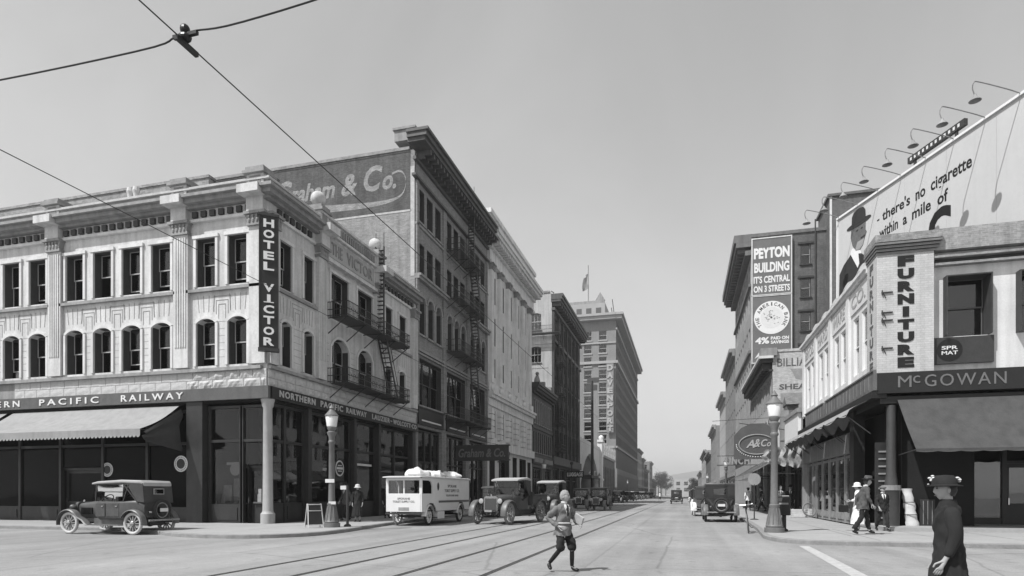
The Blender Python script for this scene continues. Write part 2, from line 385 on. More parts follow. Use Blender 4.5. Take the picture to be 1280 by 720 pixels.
def pane_mesh(w, h, m): return cached(('pa', round(w, 2), round(h, 2), m.name), lambda: MB().box(0, w, 0, 0.006, 0, h).mesh('pane', m))
def sill_mesh(w, m, p=0.14, t=0.12): return cached(('si', round(w, 2), m.name, p, t), lambda: MB().box(-0.08, w + 0.08, -p, 0.05, -t, 0).mesh('sill', m))
def curtain_mesh(w, h, m, folds=True):
    def f():
        n = 14 if folds else 1
        return MB().grid(lambda u, v: (u * w, 0.02 * math.sin(u * 40) if folds else 0, v * h), n, 1).mesh('curtain', m)
    return cached(('cu', round(w, 2), round(h, 2), m.name, folds), f)
RW = random.Random(11)
def window(F, x0, x1, z0, z1, depth=0.22, style='hung', sm=None, sill=None, mull=0, curtain=None, glass=None, cols=1, opened=None, frame_m=None):
    """a sash window set in an opening of face F: window > sash, pane, sill, curtain"""
    sm = sm or M_SASH; w, h = x1 - x0, z1 - z0; glass = glass or GLASS
    fr = F.put('window', win_frame(w, h, 0.06, 0.08, mull, frame_m or M_JAMB, max(0, depth - 0.03)), x0, depth, z0)
    def sub(n, me, x, y, z): return put(n, me, fr, (x, y, z))
    if style == 'plain':
        sub('pane', pane_mesh(w - 0.1, h - 0.1, glass), 0.05, 0.05, 0.05)
    else:
        units = mull + 1; uw = (w - 0.12 - 0.06 * mull) / units
        for k in range(units):
            ux = 0.06 + k * (uw + 0.06)
            up = 0.0
            if opened is None: up = RW.choice([0, 0, 0, 0.12, 0.25]) * (h * 0.5) if style == 'hung' else 0
            else: up = opened * h * 0.5
            hh = h / 2
            s1 = sub('sash', sash_mesh(uw, hh, 0.038, sm, cols), ux, 0.03, hh - 0.03); s2 = sub('sash', sash_mesh(uw, hh, 0.038, sm, cols), ux, 0.085, 0.03 + up)
            sub('pane', pane_mesh(uw - 0.08, hh - 0.08, glass), ux + 0.04, 0.05, hh + 0.01)
            sub('pane', pane_mesh(uw - 0.08, hh - 0.08, glass), ux + 0.04, 0.105, 0.07 + up)
    if sill: sub('sill', sill_mesh(w, sill), 0, -depth, 0)
    c = curtain if curtain is not None else RW.choice(['lace', None, None, 'blind', 'half'])
    if c == 'lace': sub('curtain', curtain_mesh(w - 0.16, h * 0.45, M_CURTAIN), 0.08, 0.2, 0.08)
    elif c == 'half': sub('curtain', curtain_mesh(w * 0.38, h * 0.6, M_CURTAIN), w * 0.55, 0.2, 0.06)
    elif c == 'blind': sub('curtain', curtain_mesh(w - 0.16, h * 0.4, M_BLIND, False), 0.08, 0.17, h * 0.6 - 0.05)
    elif c == 'white': sub('curtain', curtain_mesh(w - 0.1, h - 0.1, M_WHITEBLIND, False), 0.05, 0.14, 0.05)
    return fr
def far_window(F, x0, x1, z0, z1, depth=0.25, light=None):
    """a window too far off to show sashes: frame with one pane and a blind"""
    w, h = x1 - x0, z1 - z0
    fr = F.put('window', win_frame(w, h, 0.09, 0.1, 0, M_SASH), x0, depth, z0)
    put('pane', pane_mesh(w - 0.16, h - 0.16, GLASS), fr, (0.08, 0.05, 0.08))
    put('meeting_rail', cached(('mr', round(w, 2)), lambda: MB().box(0.09, w - 0.09, 0.0, 0.04, -0.05, 0.05).mesh('meeting_rail', M_SASH)), fr, (0, 0, h / 2))
    if RW.random() < 0.75:
        hh = h * RW.choice([0.3, 0.45, 0.6])
        put('blind', curtain_mesh(w - 0.2, hh, M_WHITEBLIND if RW.random() < 0.4 else M_BLIND, False), fr, (0.1, 0.13, h - 0.1 - hh))
    return fr
def shell(root, L, D, H, wall_m, roof_z=None, interior=True, front=0.9, side_x0=True, side_x1=True):
    """roof, rear, party walls and a dim room lining behind the openings"""
    rz = roof_z or H - 0.3
    MB().box(0.02, L - 0.02, 0.3, D, rz, rz + 0.15).build('roof', M_ROOF, root)
    MB().box(0, L, D - 0.25, D, 0, H).build('rear_wall', wall_m, root)
    if side_x0: MB().box(0, 0.25, 0.35, D - 0.25, 0, H).build('side_wall', wall_m, root)
    if side_x1: MB().box(L - 0.25, L, 0.35, D - 0.25, 0, H).build('side_wall', wall_m, root)
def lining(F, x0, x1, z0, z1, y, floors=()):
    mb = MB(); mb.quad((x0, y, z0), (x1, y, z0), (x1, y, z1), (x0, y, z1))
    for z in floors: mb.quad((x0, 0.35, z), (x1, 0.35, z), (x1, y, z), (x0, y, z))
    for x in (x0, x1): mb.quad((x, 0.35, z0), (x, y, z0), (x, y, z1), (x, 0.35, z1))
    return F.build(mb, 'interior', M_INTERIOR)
def shopfront(F, x0, x1, bays, top=5.4, trans=3.6, base=0.8, depth=0.25, frame=None, bulk=None, door=None, glass=None):
    """ground-floor front: bulkhead, mullions, transom bar and plate-glass panes"""
    frame = frame or M_DARKWOOD; bulk = bulk or M_DARKWOOD
    n = len(bays); GS = glass or GLASS_SHOP
    for k in range(n + 1):
        bx = x0 if k == 0 else bays[k - 1][1]
        F.build(MB().box(-0.07, 0.07, depth - 0.09, depth + 0.09, 0.1, top), 'mullion', frame, bx, 0, 0)
    for k, (a, b) in enumerate(bays):
        F.build(MB().box(a + 0.07, b - 0.07, depth - 0.06, depth + 0.06, trans - 0.06, trans + 0.06), 'transom_bar', frame)
        F.build(MB().box(a + 0.07, b - 0.07, depth - 0.07, depth + 0.07, top - 0.12, top - 0.002), 'head_rail', frame)
        F.put('pane', pane_mesh(b - a - 0.16, top - trans - 0.2, GS), a + 0.08, depth, trans + 0.07)
        if door is not None and k in door:
            d = F.build(MB().box(a + 0.07, b - 0.07, depth + 0.2, depth + 0.26, 0.1, 2.55).box(a + 0.07, b - 0.07, depth + 0.1, depth + 0.22, 2.551, 2.66), 'door', frame)
            put('pane', pane_mesh(b - a - 0.5, 1.35, GS), d, (a + 0.25, depth + 0.18, 1.05))
            MB().box(a + 0.2, a + 0.24, depth + 0.1, depth + 0.2, 1.0, 1.25).build('handle', M_CHROME, d)
            F.put('pane', pane_mesh(b - a - 0.16, trans - 2.8, GS), a + 0.08, depth, 2.7)
        else:
            F.build(MB().box(a + 0.07, b - 0.07, depth - 0.05, depth + 0.08, 0.1, base).box(a + 0.2, b - 0.2, depth - 0.08, depth - 0.051, 0.25, base - 0.15), 'bulkhead', bulk)
            F.put('pane', pane_mesh(b - a - 0.16, trans - base - 0.08, GS), a + 0.08, depth, base + 0.01)
RD_ = random.Random(21)
CARD_M = [mat('display_card_white', 0.6, 0.8, 0.1, 5), mat('display_card_grey', 0.3, 0.8, 0.3, 6), mat('display_goods_dark', 0.12, 0.7, 0.3, 6), mat('display_goods_mid', 0.22, 0.7, 0.3, 6)]
def display(F, x0, x1, z, y, n, hmax=0.8):
    """goods and cards on a low stand behind the shop glass"""
    F.build(MB().box(x0, x1, y, y + 0.6, z - 0.06, z), 'display_stand', CARD_M[2])
    for k in range(n):
        x = x0 + (x1 - x0) * (k + 0.15 + 0.3 * RD_.random()) / n; w = (x1 - x0) / n * RD_.uniform(0.3, 0.75); h = RD_.uniform(0.2, hmax); yy = y + RD_.uniform(0.05, 0.4)
        m = RD_.choice(CARD_M); t = RD_.random()
        mb = MB()
        if t < 0.5: mb.add([(x, yy, z), (x + w, yy, z), (x + w, yy + h * 0.2, z + h), (x, yy + h * 0.2, z + h), (x, yy + 0.02, z), (x + w, yy + 0.02, z), (x + w, yy + 0.02 + h * 0.2, z + h), (x, yy + 0.02 + h * 0.2, z + h)], [(0, 1, 2, 3), (7, 6, 5, 4), (0, 4, 5, 1), (2, 6, 7, 3), (1, 5, 6, 2), (3, 7, 4, 0)])
        elif t < 0.8: mb.lathe([(w * 0.25, 0), (w * 0.4, h * 0.3), (w * 0.3, h * 0.7), (w * 0.18, h * 0.75), (w * 0.2, h)], 12, x + w / 2, yy + 0.1, z)
        else: mb.box(x, x + w, yy, yy + 0.2, z, z + h * 0.6).box(x + w * 0.2, x + w * 0.8, yy + 0.02, yy + 0.18, z + h * 0.6 + 0.001, z + h)
        F.build(mb, 'display_goods', m)
def awning(F, x0, x1, z_top, z_out, proj, m, valance=0.3, scallop=0.22, sag=0.12, side=True, stripes=None):
    n = max(6, int((x1 - x0) * 3))
    def top(u, v):
        return (x0 + (x1 - x0) * u, -proj * v - 0.02, z_top + (z_out - z_top) * v - sag * math.sin(math.pi * v) * (0.7 + 0.3 * math.sin(u * 9)))
    o = F.build(MB().grid(top, n, 8), 'awning', m, smooth=True)
    mb = MB(); k = int((x1 - x0) / scallop)
    for i in range(k):
        a = x0 + (x1 - x0) * i / k; b = x0 + (x1 - x0) * (i + 1) / k; y = -proj - 0.021
        mb.poly([(a, y, z_out), (a, y, z_out - valance * 0.75), ((a * 3 + b) / 4, y - 0.01, z_out - valance * 0.95), ((a + b) / 2, y - 0.015, z_out - valance), ((a + 3 * b) / 4, y - 0.01, z_out - valance * 0.95), (b, y, z_out - valance * 0.75), (b, y, z_out)])
    mb.build('valance', m, o)
    fr = MB()
    for x in (x0 + 0.05, x1 - 0.05):
        fr.tube([(x, -0.02, z_out - 0.1), (x, -proj, z_out - 0.02)], 0.02, 6)
    fr.tube([(x0, -proj + 0.01, z_out - 0.03), (x1, -proj + 0.01, z_out - 0.03)], 0.02, 6)
    fr.build('awning_frame', M_DARKTRIM, o)
    return o
def fire_balcony(F, x0, x1, z, proj=1.1, h=0.85, ladder=None):
    o = F.build(MB(), 'fire_escape', M_DARKTRIM) if False else None
    mb = MB()
    k = int(proj / 0.09)
    for i in range(k): mb.box(x0, x1, -proj + i * 0.09, -proj + i * 0.09 + 0.045, z, z + 0.03)
    fl = F.build(mb, 'fire_escape', M_DARKTRIM)
    rl = MB()
    for hz in (h, h * 0.5, 0.08):
        rl.bar((x0, -proj, z + hz), (x1, -proj, z + hz), 0.035); rl.bar((x0, -proj, z + hz), (x0, 0, z + hz), 0.035); rl.bar((x1, -proj, z + hz), (x1, 0, z + hz), 0.035)
    n = int((x1 - x0) / 0.13)
    for i in range(n + 1):
        x = x0 + (x1 - x0) * i / n; rl.bar((x, -proj, z), (x, -proj, z + h), 0.018)
    for i in range(7):
        for x in (x0, x1): rl.bar((x, -proj * i / 7, z), (x, -proj * i / 7, z + h), 0.018)
    rl.build('railing', M_DARKTRIM, fl)
    br = MB(); n = max(2, int((x1 - x0) / 1.6))
    for i in range(n + 1):
        x = x0 + 0.05 + (x1 - x0 - 0.1) * i / n; br.bar((x, 0, z - 0.8), (x, -proj * 0.9, z - 0.03), 0.04); br.bar((x, 0, z - 0.03), (x, -proj, z - 0.03), 0.04)
    br.build('bracket', M_DARKTRIM, fl)
    return fl
def stair_ladder(F, xa, za, xb, zb, y=-0.6, w=0.5):
    mb = MB(); n = int(abs(zb - za) / 0.24)
    for s in (-1, 1): mb.bar((xa, y + s * w / 2, za), (xb, y + s * w / 2, zb), 0.05, 0.12)
    for s in (-1, 1): mb.bar((xa, y + s * w / 2, za + 0.8), (xb, y + s * w / 2, zb + 0.8), 0.03)
    for i in range(1, n):
        t = i / n; x = xa + (xb - xa) * t; z = za + (zb - za) * t; mb.box(x - 0.1, x + 0.1, y - w / 2, y + w / 2, z, z + 0.025)
    return F.build(mb, 'escape_stair', M_DARKTRIM)
# ================================================================= THE SETTING
XL, XR = -17.2, 6.8
def arc_pts(path, n=6):
    """Catmull-Rom through the points"""
    out = []
    for i in range(len(path) - 1):
        p0, p1, p2, p3 = [Vector(path[max(0, min(len(path) - 1, i + k))]) for k in (-1, 0, 1, 2)]
        for k in range(n):
            t = k / n; out.append(tuple(0.5 * ((2 * p1) + (p2 - p0) * t + (2 * p0 - 5 * p1 + 4 * p2 - p3) * t * t + (3 * p1 - p0 - 3 * p2 + p3) * t ** 3)))
    out.append(tuple(path[-1])); return out
# the street: one sheet out to the horizon
struct(MB().quad((-3000, -400, 0), (3000, -400, 0), (3000, 5200, 0), (-3000, 5200, 0)).build('street', M_ROAD))
RAILS = [(-7.88, 'leftmost sunken tram rail, nearest the white van'), (-6.5, 'second tram rail from the left, beside the parked truck'),
         (-4.8, 'third tram rail from the left, passing behind the running boy'), (-3.37, 'rightmost tram rail, running right under the boy')]
for x, lb in RAILS:
    r = thing('tram_rail', lb, 'rail', (x, 0, 0), 0, 'tram rails in the street')
    MB().box(-0.03, 0.02, -40, 420, 0.0, 0.0085).build('rail_groove', M_RAIL, r)
    MB().box(0.021, 0.075, -40, 420, 0.0, 0.012).build('rail_head', M_RAILHEAD, r)
# pavements with kerbs
def pavement(name, edge, back, z=0.13):
    """edge: kerb line seen from above; back: points closing the sheet behind"""
    e = arc_pts(edge, 6); inner = []
    for i, p in enumerate(e):
        a, b = Vector(e[max(0, i - 1)]), Vector(e[min(len(e) - 1, i + 1)]); d = (b - a).normalized(); nrm = Vector((-d.y, d.x))
        inner.append(Vector(p) + nrm * 0.17 * (1 if back[2] > 0 else -1))
    poly = [(p.x, p.y, z) for p in inner] + [(x, y, z) for x, y in back[0]]
    sw = struct(MB().poly(poly).build(name, M_WALK))
    kb = MB(); n = len(e)
    def P(q, zz): return (q[0], q[1], zz)
    for i in range(n - 1):
        a, b, c, d = e[i], e[i + 1], inner[i + 1], inner[i]
        kb.quad(P(a, 0), P(b, 0), P(b, z - 0.02), P(a, z - 0.02)); 
        mid1 = [a[k] * 0.85 + inner[i][k] * 0.15 for k in (0, 1)]; mid2 = [b[k] * 0.85 + inner[i + 1][k] * 0.15 for k in (0, 1)]
        kb.quad(P(a, z - 0.02), P(b, z - 0.02), P(mid2, z + 0.001), P(mid1, z + 0.001)); kb.quad(P(mid1, z + 0.001), P(mid2, z + 0.001), P(c, z + 0.001), P(d, z + 0.001))
        kb.quad(P(d, z + 0.001), P(c, z + 0.001), P(c, z - 0.1), P(d, z - 0.1))
    kb.build('kerb', M_KERB, sw, smooth=False)
    return sw
LE = [(-60, 18.9), (-30, 18.9), (-20.5, 18.8), (-17.8, 17.7), (-15.5, 16.65), (-13.2, 16.75), (-12.0, 18.2), (-11.95, 20.4), (-12.35, 23), (-12.8, 26.5), (-13.0, 32), (-13, 60), (-13, 134)]
walk_left = pavement('pavement_left', LE, ([(-17.0, 134), (-17.0, 23.2), (-60, 23.2)], 0, 1))
RE_ = [(3.0, 132), (3.0, 60), (2.95, 40), (2.85, 31), (2.7, 26), (2.5, 22.6), (2.45, 20.6), (2.95, 19.2), (4.2, 18.8), (8, 18.8), (30, 18.8)]
walk_right = pavement('pavement_right', RE_, ([(30, 25.4), (6.6, 25.4), (6.6, 132)], 0, 1))
# scored joints of the concrete
def joints(sw, lines):
    mb = MB()
    for a, b in lines:
        d = (Vector(b) - Vector(a)).normalized(); nn = Vector((-d.y, d.x)) * 0.012
        mb.quad((a[0] - nn.x, a[1] - nn.y, 0.1335), (b[0] - nn.x, b[1] - nn.y, 0.1335), (b[0] + nn.x, b[1] + nn.y, 0.1335), (a[0] + nn.x, a[1] + nn.y, 0.1335))
    stuff(mb.build('paving_joints', mat('joint_dirt', 0.2, 0.95, 0.1), sw))
joints(walk_left, [((-16.9, y), (-13.2, y)) for y in [24.5 + 1.8 * i for i in range(40)]] + [((-15, 19), (-15, 120))] + [((x, 19.2), (x, 23.1)) for x in [-17 - 1.8 * i for i in range(16)]] + [((-45, 21), (-15.4, 21))])
joints(walk_right, [((3.3, y), (6.5, y)) for y in [26 + 1.8 * i for i in range(40)]] + [((4.9, 21), (4.9, 120))] + [((x, 19.2), (x, 25)) for x in [5.2 + 1.9 * i for i in range(8)]] + [((3.2, 22.2), (20, 22.2))])
walk_left2 = struct(MB().box(-17.0, -13, 150, 420, 0.0, 0.13).build('pavement_left', M_WALK))
walk_right2 = struct(MB().box(3, 6.6, 146, 420, 0.0, 0.13).build('pavement_right', M_WALK))
# painted crossing line by the right corner
struct(MB().quad((3.0, 18.4, 0.004), (3.25, 18.4, 0.004), (3.02, 11.0, 0.004), (2.74, 11.0, 0.004)).build('crossing_line', mat('worn_road_paint', 0.46, 0.9, 0.2, 6, 0.2)))
# far hills
def hill(name, y, z_of, x0, x1, m):
    mb = MB().grid(lambda u, v: (x0 + (x1 - x0) * u, y + 700 * v, z_of(x0 + (x1 - x0) * u) * math.sin(math.pi * min(v * 0.9, 0.5)) + (6 * math.sin(u * 90 + v * 9) if v > 0.1 else 0)), 80, 10)
    return struct(mb.build(name, m, smooth=True))
hill('hill', 4000, lambda x: 105 + 40 * math.sin(x / 700 + 1.1) + 14 * math.sin(x / 160), -2800, 2800, M_HILL)

# ================================================================= LEFT SIDE
# ----------------------------------------------------------------- corner hotel
hotel = thing('corner_hotel', 'pale three-storey corner hotel with bay windows, ball finials and dark shop fascia', 'hotel', (XL, 23.0, 0), R(90))
HL, HD = 15.3, 28.0
HF = Face(hotel, 0, HD, R(-90))          # faces the cross street; its x = world X + 45.2
HS = Face(hotel, 0, 0, 0)                # faces the long street; its x = world Y - 23
def wx(X): return X + 45.2
cols = [(-19.17, -18.2), (-20.83, -19.82)]
x = -22.22
pil_x = [-21.96]
while x > -43:
    for k in range(4):
        cols.append((x - 1.06 - 0.0, x)); x -= 1.67
    pil_x.append(x - 0.36); x -= 0.62
cols = [c for c in cols if c[0] > -44.6]
ops3 = [(wx(a), wx(b), 10.55, 12.68) for a, b in cols]; ops2 = [(wx(a), wx(b), 7.05, 9.12, 0.2) for a, b in cols]
HF.build(panel(MB(), 0, HD, 6.04, 14.6, ops3 + ops2, 0.34), 'wall', M_HOTEL)
for i, o in enumerate(ops3): window(HF, *o[:4], depth=0.3, sill=None, opened=[0.25, 0, 0.3, 0.2, 1.0, 0][i % 6])
for i, o in enumerate(ops2): window(HF, *o[:4], depth=0.3, sill=None, curtain=['blind', None, None, 'blind', 'half', 'lace'][i % 6], opened=[0, 0.35, 0, 0.3, 0, 0][i % 6])
# window surrounds
def surround(F, a, b, c, d, rise, t=0.13, p=0.07, m=None, sides=True):
    mb = MB(); m = m or M_TRIM
    mb.box(a - t, a - 0.003, -p, 0.02, c, d - rise); mb.box(b + 0.003, b + t, -p, 0.02, c, d - rise)
    if rise:
        hw = (b - a) / 2 + t; n = 8; mid = (a + b) / 2
        def az(px, add): 
            r0 = ((b - a) / 2) ** 2; rad = (r0 + rise * rise) / (2 * rise); return d - rad + math.sqrt(max(0.0, (rad + add) ** 2 - (px - mid) ** 2))
        pts_i = [(a + (b - a) * k / n, az(a + (b - a) * k / n, 0.004)) for k in range(n + 1)]
        pts_o = [(a - t + (b - a + 2 * t) * k / n, az(a - t + (b - a + 2 * t) * k / n, t)) for k in range(n + 1)]
        for k in range(n):
            (u0, v0), (u1, v1), (s1, t1), (s0, t0) = pts_i[k], pts_i[k + 1], pts_o[k + 1], pts_o[k]
            mb.add([(u0, -p, v0), (u1, -p, v1), (s1, -p, t1), (s0, -p, t0), (u0, 0.02, v0), (u1, 0.02, v1), (s1, 0.02, t1), (s0, 0.02, t0)], [(0, 1, 2, 3), (0, 4, 5, 1), (2, 6, 7, 3), (1, 5, 6, 2), (3, 7, 4, 0)])
    else:
        mb.box(a - t - 0.04, b + t + 0.04, -p - 0.03, 0.02, d + 0.003, d + t + 0.02)
    return F.build(mb, 'window_surround', m)
for o in ops3: surround(HF, *o, 0)
for o in ops2: surround(HF, *o)
for z, p, h in ((10.42, 0.16, 0.12), (6.9, 0.2, 0.13)):
    edges = sorted(pil_x)
    HF.build(MB().box(0.0, HD - 0.2, -p, 0.02, z - h, z + 0.01), 'sill_course', M_GREYTRIM)
# incised ornament between the storeys
def ornament(F, c, w=0.86):
    mb = MB()
    for k, (hw, top, bot) in enumerate(((w * 0.5, 10.08, 9.42), (w * 0.36, 9.9, 9.3), (w * 0.21, 9.72, 9.1))):
        for s in (-1, 1): mb.box(c + s * hw - 0.012, c + s * hw + 0.012, -0.012, 0.01, bot, top - 0.013)
        mb.box(c - hw - 0.012, c + hw + 0.012, -0.012, 0.01, top - 0.012, top + 0.012)
    F.build(mb, 'incised_ornament', mat('shadowed_groove', 0.3, 0.9, 0.1))
def rays(F, a, b):
    mb = MB()
    for k in range(4):
        x = a + (b - a) * (k + 0.5) / 4; dx = (x - (a + b) / 2) * 0.18
        mb.bar((x, -0.004, 9.42), (x + dx, -0.004, 10.15), 0.022, 0.016, up=(0, 1, 0))
    F.build(mb, 'incised_ornament', mat('shadowed_groove', 0.3, 0.9, 0.1))
sc_ = sorted(cols)
for (a, b), (c, d) in zip(sc_, sc_[1:]):
    if c - b < 0.9: ornament(HF, wx((b + c) / 2))
for a, b in cols: rays(HF, wx(a), wx(b))
def block_joints(F, piers, z0=7.1, z1=9.0, step=0.31):
    mb = MB(); z = z0 + step
    while z < z1:
        for a, b in piers: mb.box(a, b, -0.006, 0.004, z - 0.009, z + 0.009)
        z += step
    stuff(F.build(mb, 'block_joints', mat('shadowed_groove', 0.3, 0.9, 0.1)))
block_joints(HF, [(wx(b) + 0.15, wx(c) - 0.15) for (a, b), (c, d) in zip(sc_, sc_[1:]) if c - b < 0.9])
# fluted pilasters with capitals
def pilaster(F, x0, w=0.78, z0=7.0, z1=12.88, flute=5, p=0.16, cap=True, m=None):
    m = m or M_HOTEL; mb = MB(); mb.box(x0, x0 + w, -p, 0.02, z0, z1)
    for k in range(flute):
        c = x0 + w * (k + 1) / (flute + 1); mb.box(c - w * 0.05, c + w * 0.05, -p - 0.035, -p + 0.001, z0 + 0.9, z1 - 0.12)
    o = F.build(mb, 'pilaster', m)
    if cap:
        MB().box(x0 - 0.06, x0 + w + 0.06, -p - 0.1, 0.02, z1, z1 + 0.12).prism([(x0, z1 + 0.12), (x0 + w, z1 + 0.12), (x0 + w + 0.1, z1 + 0.46), (x0 - 0.1, z1 + 0.46)], 'y', -p - 0.1, 0.02).box(x0 - 0.14, x0 + w + 0.14, -p - 0.2, 0.02, z1 + 0.461, z1 + 0.58).build('capital', M_GREYTRIM, o)
        lf = MB()
        for k in range(4):
            c = x0 + w * (k + 0.5) / 4; lf.sphere((c, -p - 0.11, z1 + 0.22), 0.075, 6, 4, (1, 0.6, 1.5)); lf.sphere((c, -p - 0.14, z1 + 0.38), 0.055, 6, 4, (1, 0.6, 1.2))
        stuff(lf.build('carved_leaves', M_GREYTRIM, o))
    return o
for X in pil_x: pilaster(HF, wx(X))
pilaster(HF, wx(-18.0), 0.78, flute=0)
# cornice with block course, parapet and pedestals
def cornice(F, x0, x1, zs, m=None):
    for nm, z0, z1, p, mm in zs: F.build(MB().box(x0 - (p if x0 == 0 and F is HS else 0), x1, -p, 0.05, z0, z1), nm, mm or M_GREYTRIM)
def block_course(F, x0, x1, z0, z1, step, w, p, m):
    mb = MB(); k = int((x1 - x0) / step)
    for i in range(k):
        a = x0 + step * (i + 0.5); mb.box(a - w / 2, a + w / 2, -p, 0.0, z0, z1)
    return stuff(F.build(mb, 'block_course', m))
prof = [('frieze_moulding', 13.40, 13.52, 0.14, M_TRIM), ('frieze', 13.521, 13.95, 0.03, M_HOTEL), ('bed_moulding', 13.951, 14.08, 0.28, M_GREYTRIM), ('cornice', 14.081, 14.27, 0.52, M_GREYTRIM), ('cornice_crown', 14.271, 14.4, 0.7, M_GREYTRIM), ('blocking_course', 14.401, 14.78, 0.2, M_GREYTRIM), ('coping', 14.781, 14.88, 0.3, M_STONE)]
cornice(HF, 0, HD - 0.003, prof)
block_course(HF, 0.2, HD - 0.2, 13.6, 13.86, 0.46, 0.26, 0.14, M_DARKTRIM)
def pedestal(F, xc, w=0.8, z0=13.45, z1=15.05, p=0.5):
    o = F.build(MB().box(xc - w / 2, xc + w / 2, -p * 0.6, 0.05, z0, 14.07).box(xc - w / 2 - 0.1, xc + w / 2 + 0.1, -p - 0.28, 0.06, 14.06, 14.41).box(xc - w / 2, xc + w / 2, -p * 0.5, 0.4, 14.411, z1), 'pedestal', M_HOTEL)
    MB().box(xc - w / 2 - 0.12, xc + w / 2 + 0.12, -p * 0.5 - 0.16, 0.5, z1 + 0.001, z1 + 0.12).box(xc - w / 2 - 0.03, xc + w / 2 + 0.03, -p * 0.5 - 0.06, 0.45, z1 + 0.121, z1 + 0.3).build('pedestal_cap', M_GREYTRIM, o)
    MB().box(xc - w / 2 + 0.15, xc + w / 2 - 0.15, -p * 0.5 - 0.02, -p * 0.5 + 0.01, 14.5, z1 - 0.08).build('recessed_panel', M_DARKTRIM if False else mat('panel_grey', 0.24, 0.8), o)
    return o
for X in pil_x: pedestal(HF, wx(X + 0.39))
pc = pedestal(HF, wx(-17.62), 0.84)
HF.bands(MB().box(0, wx(-20.6), 0.45, 0.8, 14.5, 15.62).box(0, wx(-20.55), 0.4, 0.86, 15.621, 15.74), 'parapet_wall', M_BRICK_GREY)
HF.bands(MB().box(wx(-20.59), HD, 0.45, 0.8, 14.5, 15.16).box(wx(-20.59), HD, 0.4, 0.86, 15.161, 15.26), 'parapet_wall', M_BRICK_DARK)
# chimney pots behind the parapet
for X in (-24.62, -24.28): HF.build(MB().lathe([(0.1, 0), (0.12, 0.3), (0.16, 0.45), (0.13, 0.62), (0.02, 0.66)], 10), 'roof_vent', M_TRIM, wx(X), 0.1, 14.88)
# ashlar blocks under the first-floor sills
HF.build(MB().box(0, HD - 0.003, -0.02, 0.2, 6.04, 6.79), 'ashlar_backing', M_GREYTRIM)
HS.build(MB().box(0.0, HL, -0.02, 0.2, 6.04, 6.79), 'ashlar_backing', M_GREYTRIM)
def stone_mesh(w, h, rough, seed):
    def f():
        rr = random.Random(seed); j = (0.012 if not rough else 0.035)
        nx, nz = (2, 2) if not rough else (6, 3)
        def P(u, v):
            e = min(u, 1 - u, v, 1 - v) * 4; b = 0.03 + min(1, e) * (0.02 + (rr.random() * 0.07 if rough else 0)); return (0.01 + u * (w - 0.02), -b, 0.008 + v * (h - 0.016))
        mb = MB().grid(P, nx, nz); 
        mb.box(0.01, w - 0.01, -0.028, 0, 0.008, h - 0.008)
        return mb.mesh('stone', M_STONE)
    return cached(('st', w, h, rough, seed), f)
rs = random.Random(3)
def stones(F, x0, x1, rough_from, rows=((6.04, 0.37), (6.41, 0.38))):
    for r, (z, h) in enumerate(rows):
        x = x0 - (0.3 if r else 0)
        while x < x1 - 0.1:
            w = rs.choice([0.65, 0.75, 0.85]); a, b = max(x, x0), min(x + w, x1)
            if b - a > 0.12: F.put('stone', stone_mesh(round(b - a, 2), h, rough_from(a), rs.randint(1, 4)), a, -0.02, z)
            x += w
stones(HF, wx(-31.5), HD, lambda a: a > wx(-21.5)); stones(HS, 0.0, HL, lambda a: True)
# fascia with raised letters
HF.build(MB().box(0, HD + 0.16, -0.16, 0.1, 5.50, 6.03), 'fascia', M_FASCIA)  # dark board turned grey; the sun on this face is put into the colour
HS.build(MB().box(-0.0, HL, -0.16, 0.1, 5.56, 6.03).box(-0.0, HL, -0.2, 0.1, 5.5, 5.559), 'fascia', M_BLACKSIGN)
for body, a, b in (('RAILWAY', -24.85, -21.4), ('PACIFIC', -29.75, -26.15), ('NORTHERN', -35.6, -31.0)):
    HF.build(letters(body, wx((a + b) / 2), 5.77, b - a, 0.3, -0.16, 0.03, 0.015, 0, 1.5), 'lettering', M_LETTER)
for body, a, b, h in (('NORTHERN', 0.6, 3.35, .3), ('PACIFIC', 3.8, 5.85, .3), ('RAILWAY', 6.2, 8.35, .29), ('LAUZIER', 9.0, 11.2, .29), ('-', 11.3, 11.5, .05), ('WOLCOTT·CO', 11.65, 15.05, .29)):
    HS.build(letters(body, (a + b) / 2, 5.79, b - a, h, -0.16, 0.03, 0.02, 0, 1.2), 'lettering', mat('cream_sign_letters', 0.5, 0.6, 0.1))
# the long-street side
block_joints(HS, [(0.64, 0.78), (1.82, 2.46), (3.44, 3.58), (4.35, 4.82), (6.9, 7.44), (9.0, 9.42), (10.15, 10.74), (11.88, 12.58), (13.8, 14.5)])
o3 = [(0.82, 1.69, 10.55, 12.6), (2.62, 3.42, 10.55, 12.6), (4.95, 6.66, 10.3, 12.58), (7.6, 9.3, 10.3, 12.58), (10.89, 11.78, 10.55, 12.6), (12.75, 13.75, 10.55, 12.6)]
o2 = [(0.93, 1.65, 7.1, 9.1, 0.16), (2.62, 3.4, 7.1, 9.1, 0.16), (5.0, 6.72, 7.0, 9.38, 0.55), (7.62, 9.3, 7.0, 9.38, 0.55), (10.9, 11.72, 7.1, 9.1, 0.16), (12.75, 13.65, 7.1, 9.1, 0.16)]
HS.build(panel(MB(), 0, HL, 6.04, 14.6, o3 + o2, 0.34), 'wall', M_HOTEL)
for i, o in enumerate(o3): window(HS, *o[:4], depth=0.3, mull=1 if i in (2, 3) else 0, curtain=['lace', None, 'white' if 0 else 'half', 'blind', 'lace', 'lace'][i])
for i, o in enumerate(o2): window(HS, *o[:4], depth=0.3, mull=1 if i in (2, 3) else 0, curtain=[None, 'half', 'lace', 'half', 'lace', 'blind'][i])
for o in o3: surround(HS, *o, 0)
for o in o2: surround(HS, *o)
